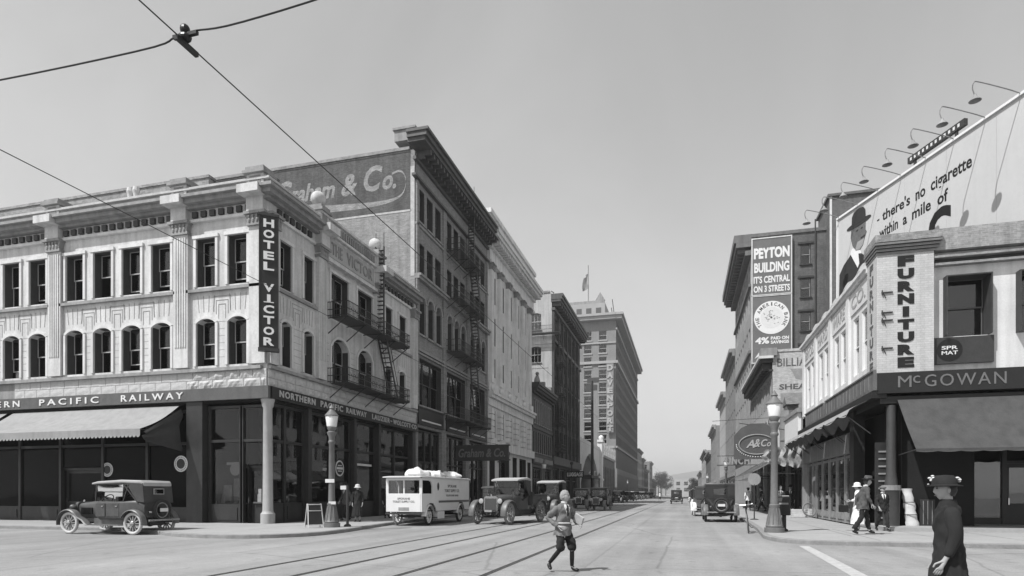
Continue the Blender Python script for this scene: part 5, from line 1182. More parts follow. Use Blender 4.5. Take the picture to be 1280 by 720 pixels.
# ----------------------------------------------------------------- tall block with the two painted signs
py = thing('tall_sign_block', 'tall dark brick block with two big painted wall signs on its side', 'building', (XR, 91.0, 0), R(-90))
LP, HP, DP = 21.0, 28.3, 26.0; FP = Face(py); SP = Face(py, LP, 0, R(90))
M_PEY = mat('peyton_front_stone', 0.34, 0.9, 0.15, 0.6, 0.2, streak=0.2)
ops = [(0.8 + k * 2.5, 2.2 + k * 2.5, z, z + 2.0, r) for k in range(8) for z, r in ((6.6, 0), (10.1, 0), (13.6, 0.4), (17.2, 0), (20.8, 0), (24.0, 0.4))]
FP.build(panel(MB(), 0, LP, 0.1, HP, ops, 0.35), 'wall', M_PEY)
for o in ops: far_window(FP, *o[:4], depth=0.3)
FP.bands(MB().box(0, LP, -0.3, 0.05, 5.4, 5.8).box(0, LP, -0.25, 0.05, 16.2, 16.5).box(0, LP, -0.25, 0.05, 23.2, 23.5).box(0, LP + 0.02, -0.6, 0.05, 26.5, 27.0).box(0, LP + 0.03, -1.5, 0.1, 27.4, 27.9).box(0, LP + 0.04, -1.7, 0.1, 27.901, 28.7), 'cornice', mat('sheet_metal_cornice', 0.17, 0.7, 0.15, 1, 0.1, streak=0.3))
k = MB()
for i in range(20): k.box(0.2 + i * 1.04, 0.6 + i * 1.04, -1.3, 0, 27.001, 27.399)
stuff(k.build('cornice_brackets', MATS['sheet_metal_cornice'], py))
wz = [(25.05, 27.1), (21.65, 23.6), (18.2, 20.15), (14.75, 16.7)]
so = [(4.75, 5.75, a, b) for a, b in wz] + [(15.2, 16.3, a, b) for a, b in wz] + [(19.2, 20.3, a, b) for a, b in wz]
SP.build(panel(MB(), 0, DP, 0, HP, so, 0.3), 'side_wall', mat('red_brick_dark', 0.12, 0.92, 0.25, 0.8, 0.4, kind='brick', streak=0.3, mortar=1.35))
for o in so: window(SP, *o, depth=0.15, sm=M_SASH, sill=M_DARKTRIM, curtain='blind', opened=0)
for o in so: SP.build(MB().box(o[0] - 0.25, o[1] + 0.25, -0.1, 0.02, o[3] + 0.02, o[3] + 0.22), 'lintel', M_DARKTRIM)
SP.bands(MB().box(0, DP, -0.12, 0.3, HP + 0.001, HP + 0.35), 'coping', M_B4)
SP.build(MB().tube([(6.15, -0.1, 4), (6.15, -0.1, HP + 1.2)], 0.07, 8), 'drainpipe', M_DARKTRIM)
M_SIGNGREY = mat('painted_sign_grey', 0.16, 0.8, 0.12, 1.5, 0.1)
for z0, z1 in ((22.15, 27.95), (15.1, 21.95)):
    o = SP.build(MB().box(0.1, 3.82, -0.32, -0.16, z0, z1), 'wall_sign', M_SIGNGREY)
    MB().box(0.0, 3.92, -0.36, -0.14, z1, z1 + 0.12).box(0.0, 3.92, -0.36, -0.14, z0 - 0.12, z0).box(3.82, 3.92, -0.36, -0.14, z0, z1).box(0.0, 0.1, -0.36, -0.14, z0, z1).build('sign_frame', M_TRIM, o)
    mb = MB()
    for x in (0.3, 2.0, 3.6): mb.box(x, x + 0.1, -0.16, 0.0, z0 + 0.2, z0 + 0.3); mb.box(x, x + 0.1, -0.16, 0.0, z1 - 0.3, z1 - 0.2)
    mb.build('sign_bracket', M_DARKTRIM, o)
for t, z, h, w, b in (('PEYTON', 26.45, 1.15, 3.45, 0.05), ('BUILDING', 24.95, 1.05, 3.4, 0.04), ("IT'S CENTRAL", 23.7, 0.75, 3.5, 0.03), ('ON 3 STREETS', 22.72, 0.68, 3.5, 0.03)):
    SP.build(letters(t, 1.96, z, w, h, -0.321, 0.02, b), 'lettering', M_WHITE)
dc = SP.build(MB().lathe([(1.72, -0.345), (1.72, -0.321)], 40, 1.96, 0, 19.7, 'y'), 'sign_disc', M_WHITE)
def ringtext(body, r, a0, a1, h):
    n = len(body)
    for i, ch in enumerate(body):
        if ch == ' ': continue
        a = R(a0 + (a1 - a0) * i / (n - 1)); c, s_ = math.cos(a), math.sin(a); ro = a - math.pi / 2
        mb = letters(ch, 0, 0, 0.12 if ch == 'I' else 0.27, h, -0.346, 0.01, 0.02)
        MB().add([(1.96 + r * c + x * math.cos(ro) - z * math.sin(ro), y, 19.7 + r * s_ + x * math.sin(ro) + z * math.cos(ro)) for x, y, z in mb.v], mb.f).build('lettering', M_DARKSASH, dc)
ringtext('THE AMERICAN BANK', 1.4, 215, -35, 0.36)
MB().lathe([(1.1, -0.352), (1.1, -0.346)], 32, 1.96, 0, 19.7, 'y').build('medallion', M_LETTER, dc)
mb = MB()
for i in range(40):
    a = RW.random() * 6.28; r = RW.random() * 0.9; mb.box(1.96 + r * math.cos(a) - 0.08, 1.96 + r * math.cos(a) + 0.05, -0.356, -0.352, 19.7 + r * math.sin(a) - 0.03, 19.7 + r * math.sin(a) + 0.04)
stuff(mb.build('medallion_engraving', M_GREYTRIM, dc))
SP.build(letters('4%', 1.05, 17.35, 1.35, 0.7, -0.321, 0.02, 0.04), 'lettering', M_WHITE)
SP.build(letters('PAID ON', 2.75, 17.55, 1.75, 0.34, -0.321, 0.02, 0.04), 'lettering', M_WHITE); SP.build(letters('SAVINGS', 2.75, 17.13, 1.75, 0.34, -0.321, 0.02, 0.04), 'lettering', M_WHITE)
SP.build(MB().prism([(0.3, 15.5), (0.7, 16.1), (1.0, 16.2), (1.2, 15.8), (1.5, 15.6), (1.0, 15.5), (0.8, 15.8)], 'y', -0.33, -0.321), 'sign_ornament', M_LETTER)
MB().box(LP - 4.0, LP + 1.5, 7.2, 13.5, 0, 31.0).box(LP - 4.2, LP + 1.7, 7.0, 13.7, 31.0, 31.25).build('stair_tower', M_BRICK_DARK, py)
MB().box(LP + 1.5, LP + 1.56, 7.2, 7.4, 0, 31).build('tower_corner_strip', M_TRIM, py)
lining(FP, 0.3, LP - 0.4, 0.12, HP - 0.5, 1.8, (9.6, 13.1, 16.7, 20.3)); lining(SP, 0.4, DP - 0.4, 0.3, HP - 0.5, 1.6)
MB().box(0.1, LP - 0.1, 0.5, DP, HP - 0.4, HP - 0.2).build('roof', M_ROOF, py); MB().box(0, 0.25, 0.4, DP, 0, HP).build('side_wall', M_BRICK_DARK, py)
# ----------------------------------------------------------------- signs hung over the right pavement
s_o = thing('oval_sign', 'dark hanging sign with oval ring and script lettering over the right pavement', 'sign', (3.2, 46.0, -0.45))
MB().prism([(0.15, 4.25), (2.95, 4.25), (2.95, 5.9), (2.6, 6.4), (2.1, 6.7), (1.2, 6.7), (0.6, 6.4), (0.15, 5.9)], 'y', -0.08, 0.08).build('sign_panel', mat('hanging_sign_grey', 0.09, 0.6, 0.15), s_o)
n = 36; ring = MB().tube([(1.62 + 1.15 * math.cos(2 * math.pi * k / n), -0.1, 5.25 + 0.68 * math.sin(2 * math.pi * k / n)) for k in range(n + 1)], 0.045, 6); ring.build('oval_ring', M_GREYTRIM, s_o)
for ch, x, z, w, h in (('A', 1.2, 5.3, 0.55, 0.55), ('&', 1.65, 5.35, 0.4, 0.55), ('C', 2.1, 5.35, 0.42, 0.5), ('o', 2.4, 5.25, 0.25, 0.3)): letters(ch, x, z, w, h, -0.081, 0.03, 0.02, 0.3).build('lettering', mat('gilt_lettering', 0.4, 0.5), s_o)
mb = MB()
for k in range(26):
    a = math.pi + math.pi * k / 25; mb.sphere((1.62 + 1.32 * math.cos(a), -0.09, 5.25 + 0.85 * math.sin(a)), 0.04, 6, 4)
stuff(mb.build('sign_bulbs', LAMP_GLASS, s_o))
MB().bar((3.5, 0, 6.2), (0.5, 0, 6.75), 0.05).bar((3.5, 0, 4.6), (2.95, 0, 4.6), 0.07).bar((3.5, 0, 7.1), (-1.3, 0, 6.95), 0.03).build('sign_hanger', M_DARKTRIM, s_o)
s_l = thing('lettered_sign', 'row of pale cut-out letters hung over the far right pavement', 'sign', (2.6, 56.0, 0))
MB().box(0.1, 4.2, -0.06, 0.06, 3.8, 3.86).bar((0.1, 0, 4.62), (4.3, 0, 4.62), 0.05).build('sign_rail', M_DARKTRIM, s_l)
for k, ch in enumerate('LUNCHES'): letters(ch, 0.5 + k * 0.5, 4.22, 0.4, 0.68, 0.03, 0.08, 0.03).build('letter', mat('tarnished_letters', 0.3, 0.7), s_l)
# ================================================================= VEHICLES (x forward, y left, origin on the road)
def torus(mb, Rr, r, n=28, m=8, c=(0, 0, 0), axis='y', sq=1.0):
    vs = []; fs = []
    for i in range(n):
        a = 2 * math.pi * i / n
        for j in range(m):
            b = 2 * math.pi * j / m; q = Rr + r * math.cos(b); w = r * math.sin(b) * sq
            p = (q * math.cos(a), w, q * math.sin(a)) if axis == 'y' else (w, q * math.cos(a), q * math.sin(a))
            vs.append((c[0] + p[0], c[1] + p[1], c[2] + p[2]))
    for i in range(n):
        for j in range(m): fs.append((i * m + j, ((i + 1) % n) * m + j, ((i + 1) % n) * m + (j + 1) % m, i * m + (j + 1) % m))
    return mb.add(vs, fs)
def rrect(hw, z0, z1, r, n=4):
    """rounded-rectangle section in y,z"""
    pts = []
    for cy, cz, a0 in ((hw - r, z1 - r, 0), (-hw + r, z1 - r, 90), (-hw + r, z0 + r, 180), (hw - r, z0 + r, 270)):
        for k in range(n + 1):
            a = R(a0 + 90 * k / n); pts.append((cy + r * math.cos(a), cz + r * math.sin(a)))
    return pts
def body_loft(secs, n=4):
    return MB().loft([[(x, y, z) for y, z in rrect(hw, z0, z1, min(r, hw * 0.95, (z1 - z0) * 0.49), n)] for x, hw, z0, z1, r in secs])
def wheel_parts(root, x, y, r, tyre_m, tw=0.055, spoke_m=None, axis='y', name='wheel'):
    spoke_m = spoke_m or M_SPOKE
    def f():
        mb = MB(); torus(mb, r - tw * 1.7, 0.028, 28, 6, sq=1.2)
        for k in range(12):
            a = 2 * math.pi * k / 12; mb.bar((0.05 * math.cos(a), 0, 0.05 * math.sin(a)), ((r - tw * 1.7) * math.cos(a), 0, (r - tw * 1.7) * math.sin(a)), 0.032, 0.04, up=(0, 1, 0))
        return mb.mesh('wheel', spoke_m)
    w = put(name, cached(('wh', r, tw, spoke_m.name), f), root, (x, y, r))
    put('tyre', cached(('ty', r, tw, tyre_m.name), lambda: torus(MB(), r - tw, tw, 32, 10, sq=1.05).mesh('tyre', tyre_m, True)), w)
    put('hub', cached(('hb', r), lambda: MB().lathe([(0.03, -0.1), (0.075, -0.07), (0.085, 0.07), (0.03, 0.11)], 14, axis='y').mesh('hub', M_CHROME, True)), w)
    return w
def fender(root, x, y, r, a0, a1, m, w=0.26, run=None, n=14):
    rr = r + 0.09; pts = [(x + rr * math.cos(R(a0 + (a1 - a0) * k / n)), r + rr * math.sin(R(a0 + (a1 - a0) * k / n))) for k in range(n + 1)]
    if run: pts += run
    rings = []
    for i, (px, pz) in enumerate(pts):
        q = pts[min(i + 1, len(pts) - 1)]; p = pts[max(i - 1, 0)]; d = Vector((q[0] - p[0], q[1] - p[1])).normalized(); nx, nz = -d.y, d.x
        if nz < 0 and i > n: nx, nz = -nx, -nz
        sgn = 1
        prof = [(-w / 2, -0.035), (-w / 2 + 0.03, 0.0), (0, 0.02), (w / 2 - 0.03, 0.0), (w / 2, -0.035), (w / 2 - 0.03, -0.02), (0, 0.0), (-w / 2 + 0.03, -0.02)]
        c = Vector((x, r)); out = Vector((px, pz)) - c
        if Vector((nx, nz)).dot(out) < 0 and i <= n: nx, nz = -nx, -nz
        rings.append([(px + nx * h, y + o, pz + nz * h) for o, h in prof])
    return MB().loft(rings).build('fender', m, root, smooth=True)
def headlamp(root, x, y, z, m=None, r=0.11):
    o = MB().lathe([(0.02, -0.16), (r * 0.6, -0.13), (r, -0.03), (r, 0.01)], 16, axis='x').build('headlight', m or M_CARPAINT, root, (x, y, z), smooth=True)
    MB().lathe([(r * 0.95, 0.011), (r * 0.9, 0.02), (r * 0.4, 0.035), (0.01, 0.038)], 16, axis='x').build('lens', mat('lamp_lens', 0.42, 0.12, 0.03, bump=0, spec=0.6), o, smooth=True)
    MB().bar((-0.05, 0, -r), (-0.05, 0, -r - 0.22), 0.03).build('lamp_bracket', M_DARKTRIM, o)
    return o
def automobile(name, label, cat, loc, rz, group=None, style='touring', paint=None, topm=None, tyre=None, fend=None, r=0.39, wb=2.75, bright_lamps=False, spare=True):
    paint = paint or M_CARPAINT; topm = topm or M_TOP; tyre = tyre or M_RUBBER; fend = fend or paint
    root = thing(name, label, cat, loc, rz, group)
    xf, xr, ty = wb / 2, -wb / 2, 0.72
    for x, nm in ((xf, 'f'), (xr, 'r')):
        for s in (-1, 1): wheel_parts(root, x, s * ty, r, tyre)
    MB().box(xr - 0.5, xf + 0.35, -0.42, -0.34, 0.42, 0.54).box(xr - 0.5, xf + 0.35, 0.34, 0.42, 0.42, 0.54).box(xr - 0.04, xr + 0.04, -0.68, 0.68, r - 0.05, r + 0.05).box(xf - 0.04, xf + 0.04, -0.68, 0.68, r - 0.06, r + 0.02).sphere((xr, 0, r), 0.14, 10, 8).bar((xf - 0.45, 0.38, 0.42), (xf + 0.45, 0.38, 0.42), 0.05, 0.06).bar((xf - 0.45, -0.38, 0.42), (xf + 0.45, -0.38, 0.42), 0.05, 0.06).box(xr - 0.3, xr + 0.5, -0.3, 0.3, 0.3, 0.42).build('chassis', M_DARKTRIM, root)
    for s in (-1, 1):
        fender(root, xf, s * ty, r, -10, 150, fend, 0.27, [(xf - r - 0.28, r + 0.12), (xf - r - 0.42, 0.37), (xf - r - 0.5, 0.345)])
        fender(root, xr, s * ty, r, 25, 185, fend, 0.27)
        MB().box(xr + 0.44, xf - 0.85, s * ty - 0.17, s * ty + 0.17, 0.315, 0.345).box(xr + 0.6, xf - 0.9, s * ty - s * 0.17 - 0.01, s * ty - s * 0.17 + 0.01, 0.345, 0.56).build('running_board', fend if style != 'truck' else M_DARKTRIM, root)
        headlamp(root, xf + 0.22, s * 0.42, 0.93, M_CHROME if bright_lamps else paint, 0.13 if bright_lamps else 0.11)
    # bonnet, radiator, scuttle
    hx0, hx1 = 0.52, xf + 0.1
    hood = body_loft([(hx1, 0.28, 0.55, 1.08, 0.14), (hx1 - 0.4, 0.32, 0.55, 1.12, 0.16), (hx0 + 0.02, 0.42, 0.55, 1.18, 0.18)]).build('bonnet', paint, root, smooth=True)
    lv = MB()
    for s in (-1, 1):
        for k in range(9): x = hx0 + 0.2 + k * 0.07; lv.box(x, x + 0.025, s * (0.405 - 0.012 * k) - 0.03, s * (0.405 - 0.012 * k) + 0.03, 0.68, 0.92)
    stuff(lv.build('bonnet_louvres', M_BLACK, hood))
    rad = body_loft([(hx1 + 0.002, 0.31, 0.5, 1.12, 0.1), (hx1 + 0.11, 0.31, 0.5, 1.12, 0.1)]).build('radiator', M_CHROME if bright_lamps or style == 'truck' else paint, root, smooth=True)
    MB().box(hx1 + 0.111, hx1 + 0.122, -0.255, 0.255, 0.56, 1.03).build('radiator_core', M_RADIATOR, rad); MB().lathe([(0.035, 1.12), (0.04, 1.16), (0.02, 1.2)], 10, hx1 + 0.055).build('filler_cap', M_CHROME, rad, smooth=True)
    MB().tube([(hx1 + 0.1, 0, 0.42), (hx1 + 0.16, 0, 0.4)], 0.015, 6).box(hx1 + 0.3, hx1 + 0.32, -0.16, 0.16, 0.5, 0.58).build('number_plate', M_GREYTRIM, root)
    tub_x0 = {'touring': -1.75, 'sedan': -1.7, 'truck': -0.55, 'coupe': -1.85}[style]
    if style == 'touring':
        secs = [(hx0, 0.44, 0.52, 1.19, 0.16), (hx0 - 0.25, 0.6, 0.52, 1.17, 0.1), (0.0, 0.68, 0.52, 1.14, 0.07), (-0.9, 0.7, 0.52, 1.15, 0.07), (-1.45, 0.68, 0.52, 1.2, 0.12), (-1.72, 0.6, 0.58, 1.16, 0.2)]
    elif style == 'truck':
        secs = [(hx0, 0.44, 0.52, 1.19, 0.16), (hx0 - 0.25, 0.58, 0.52, 1.17, 0.1), (-0.05, 0.6, 0.52, 0.92, 0.07), (-0.5, 0.6, 0.52, 1.15, 0.07)]
    else:
        secs = [(hx0, 0.44, 0.52, 1.19, 0.16), (hx0 - 0.2, 0.62, 0.52, 1.22, 0.1), (0.0, 0.7, 0.52, 1.22, 0.08), (-0.9, 0.72, 0.52, 1.22, 0.08)] + ([(-1.5, 0.7, 0.52, 1.22, 0.1), (-1.72, 0.66, 0.55, 1.18, 0.15)] if style == 'sedan' else [(-1.0, 0.7, 0.52, 1.2, 0.12), (-1.5, 0.62, 0.52, 1.08, 0.2), (-1.9, 0.5, 0.55, 0.86, 0.14)])
    body = body_loft(secs).build('body', paint, root, smooth=True)
    sw_ = MB(); torus(sw_, 0.2, 0.016, 20, 6, axis='x')
    sw_ = sw_.build('steering_wheel', M_BLACK, root, (0.12, 0.32, 1.22)); sw_.rotation_euler = (0, R(-35), 0)
    MB().tube([(0, 0, 0), (0.4, 0, -0.05)], 0.018, 6).build('steering_column', M_BLACK, sw_)
    # doors
    for s in (-1, 1):
        for dx in ((-0.75, -0.2), (-0.15, 0.25)) if style == 'touring' else (((-0.55, 0.1),) if style != 'truck' else ()):
            d = MB().box(dx[0], dx[1], s * 0.695 - 0.012, s * 0.695 + 0.012, 0.62, 1.08).build('door', paint, root, bevel=0.008); MB().box(dx[0] + 0.05, dx[0] + 0.13, s * 0.72 - 0.015, s * 0.72 + 0.015, 0.97, 0.995).build('handle', M_CHROME, d)
    # windscreen
    ws = MB().bar((hx0 - 0.12, 0.56, 1.15), (hx0 - 0.18, 0.56, 1.78), 0.035).bar((hx0 - 0.12, -0.56, 1.15), (hx0 - 0.18, -0.56, 1.78), 0.035).bar((hx0 - 0.12, -0.56, 1.18), (hx0 - 0.12, 0.56, 1.18), 0.03).bar((hx0 - 0.15, -0.56, 1.48), (hx0 - 0.15, 0.56, 1.48), 0.025).bar((hx0 - 0.18, -0.56, 1.76), (hx0 - 0.18, 0.56, 1.76), 0.03).build('windscreen', M_CARPAINT, root)
    MB().add([(hx0 - 0.12, -0.54, 1.19), (hx0 - 0.12, 0.54, 1.19), (hx0 - 0.18, 0.54, 1.75), (hx0 - 0.18, -0.54, 1.75)], [(0, 1, 2, 3)]).build('pane', GLASS, ws)
    if style in ('touring', 'truck'):
        x0 = -1.62 if style == 'touring' else -0.62
        tp = body_loft([(hx0 - 0.02, 0.62, 1.74, 1.8, 0.02), (hx0 - 0.3, 0.66, 1.76, 1.85, 0.03), (x0 * 0.5, 0.68, 1.79, 1.9, 0.04), (x0, 0.66, 1.75, 1.87, 0.05), (x0 - 0.08, 0.62, 1.68, 1.8, 0.05)]).build('folding_top', topm, root, smooth=True)
        rc = MB()
        # back curtain and rear quarters
        y = 0.64
        rc.add([(x0 - 0.06, -y, 1.78), (x0 - 0.06, y, 1.78), (x0 - 0.14 + (0.1 if style == 'truck' else 0), y, 1.1), (x0 - 0.14 + (0.1 if style == 'truck' else 0), -y, 1.1)], [(0, 1, 2, 3)])
        for s in (-1, 1):
            rc.add([(x0 - 0.06, s * y, 1.78), (x0 + 0.62, s * (y + 0.02), 1.8), (x0 + 0.34, s * (y + 0.03), 1.42), (x0 + 0.12, s * (y + 0.03), 1.15), (x0 - 0.13, s * y, 1.12)], [(0, 1, 2, 3, 4)])
            rc.bar((x0 + 0.1, s * 0.67, 1.1), (x0 + 0.75, s * 0.66, 1.78), 0.03); rc.bar((x0 + 0.75, s * 0.66, 1.1), (x0 + 0.5, s * 0.66, 1.76), 0.025)
        rc.build('back_curtain', M_TOP, tp)
        rw = MB().box(x0 - 0.135, x0 - 0.115, -0.2, 0.2, 1.42, 1.57).build('rear_window', GLASS, tp)
        MB().box(x0 - 0.14, x0 - 0.112, -0.23, 0.23, 1.571, 1.6).box(x0 - 0.14, x0 - 0.112, -0.23, 0.23, 1.39, 1.419).box(x0 - 0.14, x0 - 0.112, -0.23, -0.201, 1.419, 1.571).box(x0 - 0.14, x0 - 0.112, 0.201, 0.23, 1.419, 1.571).build('window_frame', M_GREYTRIM, rw)
        MB().box(-0.45, -0.05, -0.55, 0.55, 0.85, 1.0).box(-0.58, -0.42, -0.55, 0.55, 0.9, 1.32).build('seat', M_BLACK, root, bevel=0.04)
        if style == 'touring': MB().box(-1.4, -0.95, -0.58, 0.58, 0.85, 1.0).box(-1.58, -1.4, -0.58, 0.58, 0.9, 1.34).build('seat', M_BLACK, root, bevel=0.04)
    else:
        xb = -1.62 if style == 'sedan' else -0.95
        cab = MB()
        for s in (-1, 1):
            yy = s * 0.68
            cab.box(xb, xb + 0.1, yy - 0.03, yy + 0.03, 1.18, 1.84); cab.box(hx0 - 0.2, hx0 - 0.14, yy - 0.03, yy + 0.03, 1.18, 1.84); cab.box(xb + 0.1, hx0 - 0.2, yy - 0.03, yy + 0.03, 1.72, 1.84); cab.box(-0.35, -0.29, yy - 0.03, yy + 0.03, 1.18, 1.72); cab.box(xb + 0.1, hx0 - 0.2, yy - 0.03, yy + 0.03, 1.18, 1.23)
        cab.box(xb - 0.03, xb + 0.03, -0.65, -0.32, 1.18, 1.84).box(xb - 0.03, xb + 0.03, 0.32, 0.65, 1.18, 1.84).box(xb - 0.03, xb + 0.03, -0.319, 0.319, 1.18, 1.36).box(xb - 0.03, xb + 0.03, -0.319, 0.319, 1.66, 1.84)
        cab = cab.build('cabin', paint, root)
        body_loft([(hx0 + 0.02, 0.62, 1.82, 1.87, 0.02), (hx0 - 0.2, 0.7, 1.84, 1.92, 0.03), (xb * 0.5, 0.72, 1.84, 1.96, 0.04), (xb - 0.06, 0.7, 1.82, 1.9, 0.03)]).build('roof', topm, root, smooth=True)
        MB().box(xb - 0.01, xb + 0.01, -0.31, 0.31, 1.37, 1.65).build('rear_window', GLASS, cab)
        for s in (-1, 1): MB().box(xb + 0.11, -0.36, s * 0.68 - 0.005, s * 0.68 + 0.005, 1.24, 1.71).build('side_window', GLASS, cab); MB().box(-0.28, hx0 - 0.21, s * 0.68 - 0.005, s * 0.68 + 0.005, 1.24, 1.71).build('side_window', GLASS, cab)
        MB().box(-0.45, -0.05, -0.55, 0.55, 0.85, 1.3).build('seat', M_BLACK, root, bevel=0.04)
    if spare and style != 'truck':
        xs = tub_x0 - 0.14
        sp = MB(); torus(sp, r - 0.06, 0.06, 28, 8, axis='x'); sp = sp.build('spare_tyre', tyre if tyre is not M_RUBBERWHITE else M_RUBBER, root, (xs, 0, 0.84), smooth=True)
        torus(MB(), r - 0.13, 0.02, 24, 6, axis='x').build('spare_rim', M_GREYTRIM, sp); MB().box(-0.02, 0.12, -0.1, 0.1, -0.1, 0.1).build('spare_carrier', M_BLACK, sp)
        MB().box(-0.09, -0.07, -0.17, 0.17, -0.05, 0.07).build('number_plate', M_LETTER, sp)
        MB().lathe([(0.03, -0.03), (0.045, 0.02)], 10, axis='x').build('tail_lamp', M_CHROME, root, (xs, 0.5, 0.78))
    MB().bar((xr - 0.62, -0.68, 0.5), (xr - 0.62, 0.68, 0.5), 0.03, 0.06).bar((xr - 0.6, 0.38, 0.5), (xr - 0.4, 0.38, 0.5), 0.04).bar((xr - 0.6, -0.38, 0.5), (xr - 0.4, -0.38, 0.5), 0.04).build('bumper', M_GREYTRIM, root)
    return root
automobile('touring_car', 'dark open touring car with pale whitewashed wheels under the white awning at the left kerb', 'car', (-19.6, 17.9, 0), R(181), None, 'touring', M_CARDUST, M_TOPLIGHT, M_RUBBERWHITE, M_FENDER)
# ---------------------------------------------------------------- laundry van
van = thing('delivery_van', 'white lettered delivery van with sacks on its roof', 'van', (-11.75, 28.0, 0), R(-91))
for x in (2.05, -1.75):
    for s in (-1, 1): wheel_parts(van, x, s * 0.76, 0.42, M_RUBBER if s > 0 else M_RUBBERWHITE, 0.06, M_WHITE)
MB().box(-2.9, 2.7, -0.45, -0.33, 0.5, 0.62).box(-2.9, 2.7, 0.33, 0.45, 0.5, 0.62).box(2.0, 2.1, -0.7, 0.7, 0.36, 0.46).box(-1.8, -1.7, -0.7, 0.7, 0.36, 0.48).box(-1.0, 0.6, -0.3, 0.3, 0.35, 0.5).build('chassis', M_DARKTRIM, van)
sidep = [(-2.9, 0.62), (-2.25, 0.62), (-2.2, 0.8), (-2.0, 0.98), (-1.75, 1.02), (-1.5, 0.98), (-1.3, 0.8), (-1.25, 0.62), (1.35, 0.62), (1.45, 0.8), (1.7, 0.98), (2.05, 1.0), (2.4, 0.9), (2.6, 0.62), (2.95, 0.62), (2.95, 1.42), (1.55, 1.42), (1.55, 2.12), (-2.9, 2.12)]
MB().prism(sidep, 'y', -0.86, -0.8).build('side_panel', M_VANWHITE, van, bevel=0.01); MB().prism(sidep, 'y', 0.8, 0.86).build('side_panel', M_VANWHITE, van, bevel=0.01)
MB().box(-2.95, -2.88, -0.8, 0.8, 0.62, 2.12).build('rear_panel', M_VANWHITE, van)
MB().box(-2.9, 2.9, -0.79, 0.79, 0.63, 0.68).build('floor', M_DARKTRIM, van)
MB().box(1.56, 1.6, -0.8, 0.8, 0.7, 2.1).build('cab_bulkhead', M_INTERIOR, van)
fp = MB().box(2.9, 2.96, -0.8, 0.8, 0.62, 1.42).build('front_panel', M_VANWHITE, van, bevel=0.01)
fr = MB().box(2.88, 2.95, -0.86, -0.74, 1.42, 2.1).box(2.88, 2.95, 0.74, 0.86, 1.42, 2.1).box(2.88, 2.95, -0.739, 0.739, 2.0, 2.1).box(2.86, 2.94, -0.03, 0.03, 1.421, 2.0).build('windscreen_frame', M_VANWHITE, van)
MB().box(2.91, 2.92, -0.74, 0.74, 1.42, 2.0).build('windscreen', GLASS, van)
for s in (-1, 1):
    yo = s * 0.83
    mb = MB(); mb.add([(p[0], yo - 0.03, p[1]) for p in [(1.55, 1.42), (1.8, 1.42), (1.8, 1.75), (1.9, 1.92), (2.1, 2.0), (2.88, 2.0), (2.88, 2.12), (1.55, 2.12)]] + [(p[0], yo + 0.03, p[1]) for p in [(1.55, 1.42), (1.8, 1.42), (1.8, 1.75), (1.9, 1.92), (2.1, 2.0), (2.88, 2.0), (2.88, 2.12), (1.55, 2.12)]], [(0, 1, 2, 3, 4, 5, 6, 7), (15, 14, 13, 12, 11, 10, 9, 8)] + [(i, (i + 1) % 8, 8 + (i + 1) % 8, 8 + i) for i in range(8)])
    mb.build('cab_side', M_VANWHITE, van)
    po = MB().lathe([(0.2, -0.012), (0.2, 0.012)], 20, axis='y'); po = MB().add([(x * 0.7, y, z) for x, y, z in po.v], po.f).build('porthole', M_BLACK, van, (1.2, s * 0.862, 1.75))
    pr = MB(); torus(pr, 0.2, 0.02, 20, 6); MB().add([(x * 0.7, y, z) for x, y, z in pr.v], pr.f).build('porthole_rim', M_WHITE, po)
    MB().box(-2.85, 1.1, s * 0.866 - 0.006, s * 0.866 + 0.006, 1.0, 1.1).build('waist_stripe', mat('grey_stripe', 0.12, 0.6), van)
    fender(van, 2.05, s * 0.76, 0.42, 0, 175, M_VANWHITE, 0.26); fender(van, -1.75, s * 0.76, 0.42, 5, 175, M_VANWHITE, 0.26)
    MB().box(0.4, 1.2, s * 0.76 - 0.15, s * 0.76 + 0.1, 0.25, 0.6).build('step_box', M_VANWHITE, van, bevel=0.02)
    MB().bar((1.55, s * 0.75, 0.33), (-1.2, s * 0.75, 0.33), 0.2, 0.03).build('running_board', M_DARKTRIM, van)
body_loft([(3.2, 0.9, 2.12, 2.16, 0.015), (2.7, 0.93, 2.125, 2.2, 0.03), (-2.7, 0.93, 2.125, 2.2, 0.03), (-3.0, 0.9, 2.12, 2.17, 0.015)]).build('roof', M_VANWHITE, van, smooth=True)
vt = mat('van_lettering', 0.16, 0.7)
for s, rot in ((1, R(180)), (-1, 0)):
    for t, z, w, h in (('SPOKANE', 1.78, 1.15, 0.13), ('TOILET SUPPLY CO.', 1.56, 1.9, 0.14), ('TELEPHONE MAIN', 1.33, 1.6, 0.09)):
        letters(t, 0, 0, w, h, -0.001, 0.006, 0.015).build('lettering', vt, van, (-0.55, s * 0.861, z), rot)
for t, z, w in (('SPOKANE', 1.2, 0.6), ('TOILET SUPPLY CO.', 1.07, 1.05)): letters(t, 0, 0, w, 0.09, -0.001, 0.006, 0.015).build('lettering', vt, van, (2.961, 0, z), R(90))
MB().box(2.961, 2.97, -0.25, 0.25, 0.68, 0.82).build('number_plate', M_GREYTRIM, van)
MB().bar((3.0, -0.85, 0.55), (3.0, 0.85, 0.55), 0.06, 0.08).build('bumper', M_DARKTRIM, van)
rk = random.Random(4)
SACKS = [(2.0, 0.3, 'flour-pale sack at the front left of the van roof'), (1.1, -0.35, 'plump pale sack behind the van cab'), (0.4, 0.35, 'pale sack third from the front of the van roof'), (-0.9, -0.3, 'pale sack on the middle of the van roof'), (-1.6, 0.3, 'pale sack second from the back of the van roof'), (-2.3, -0.2, 'rearmost pale sack on the van roof')]
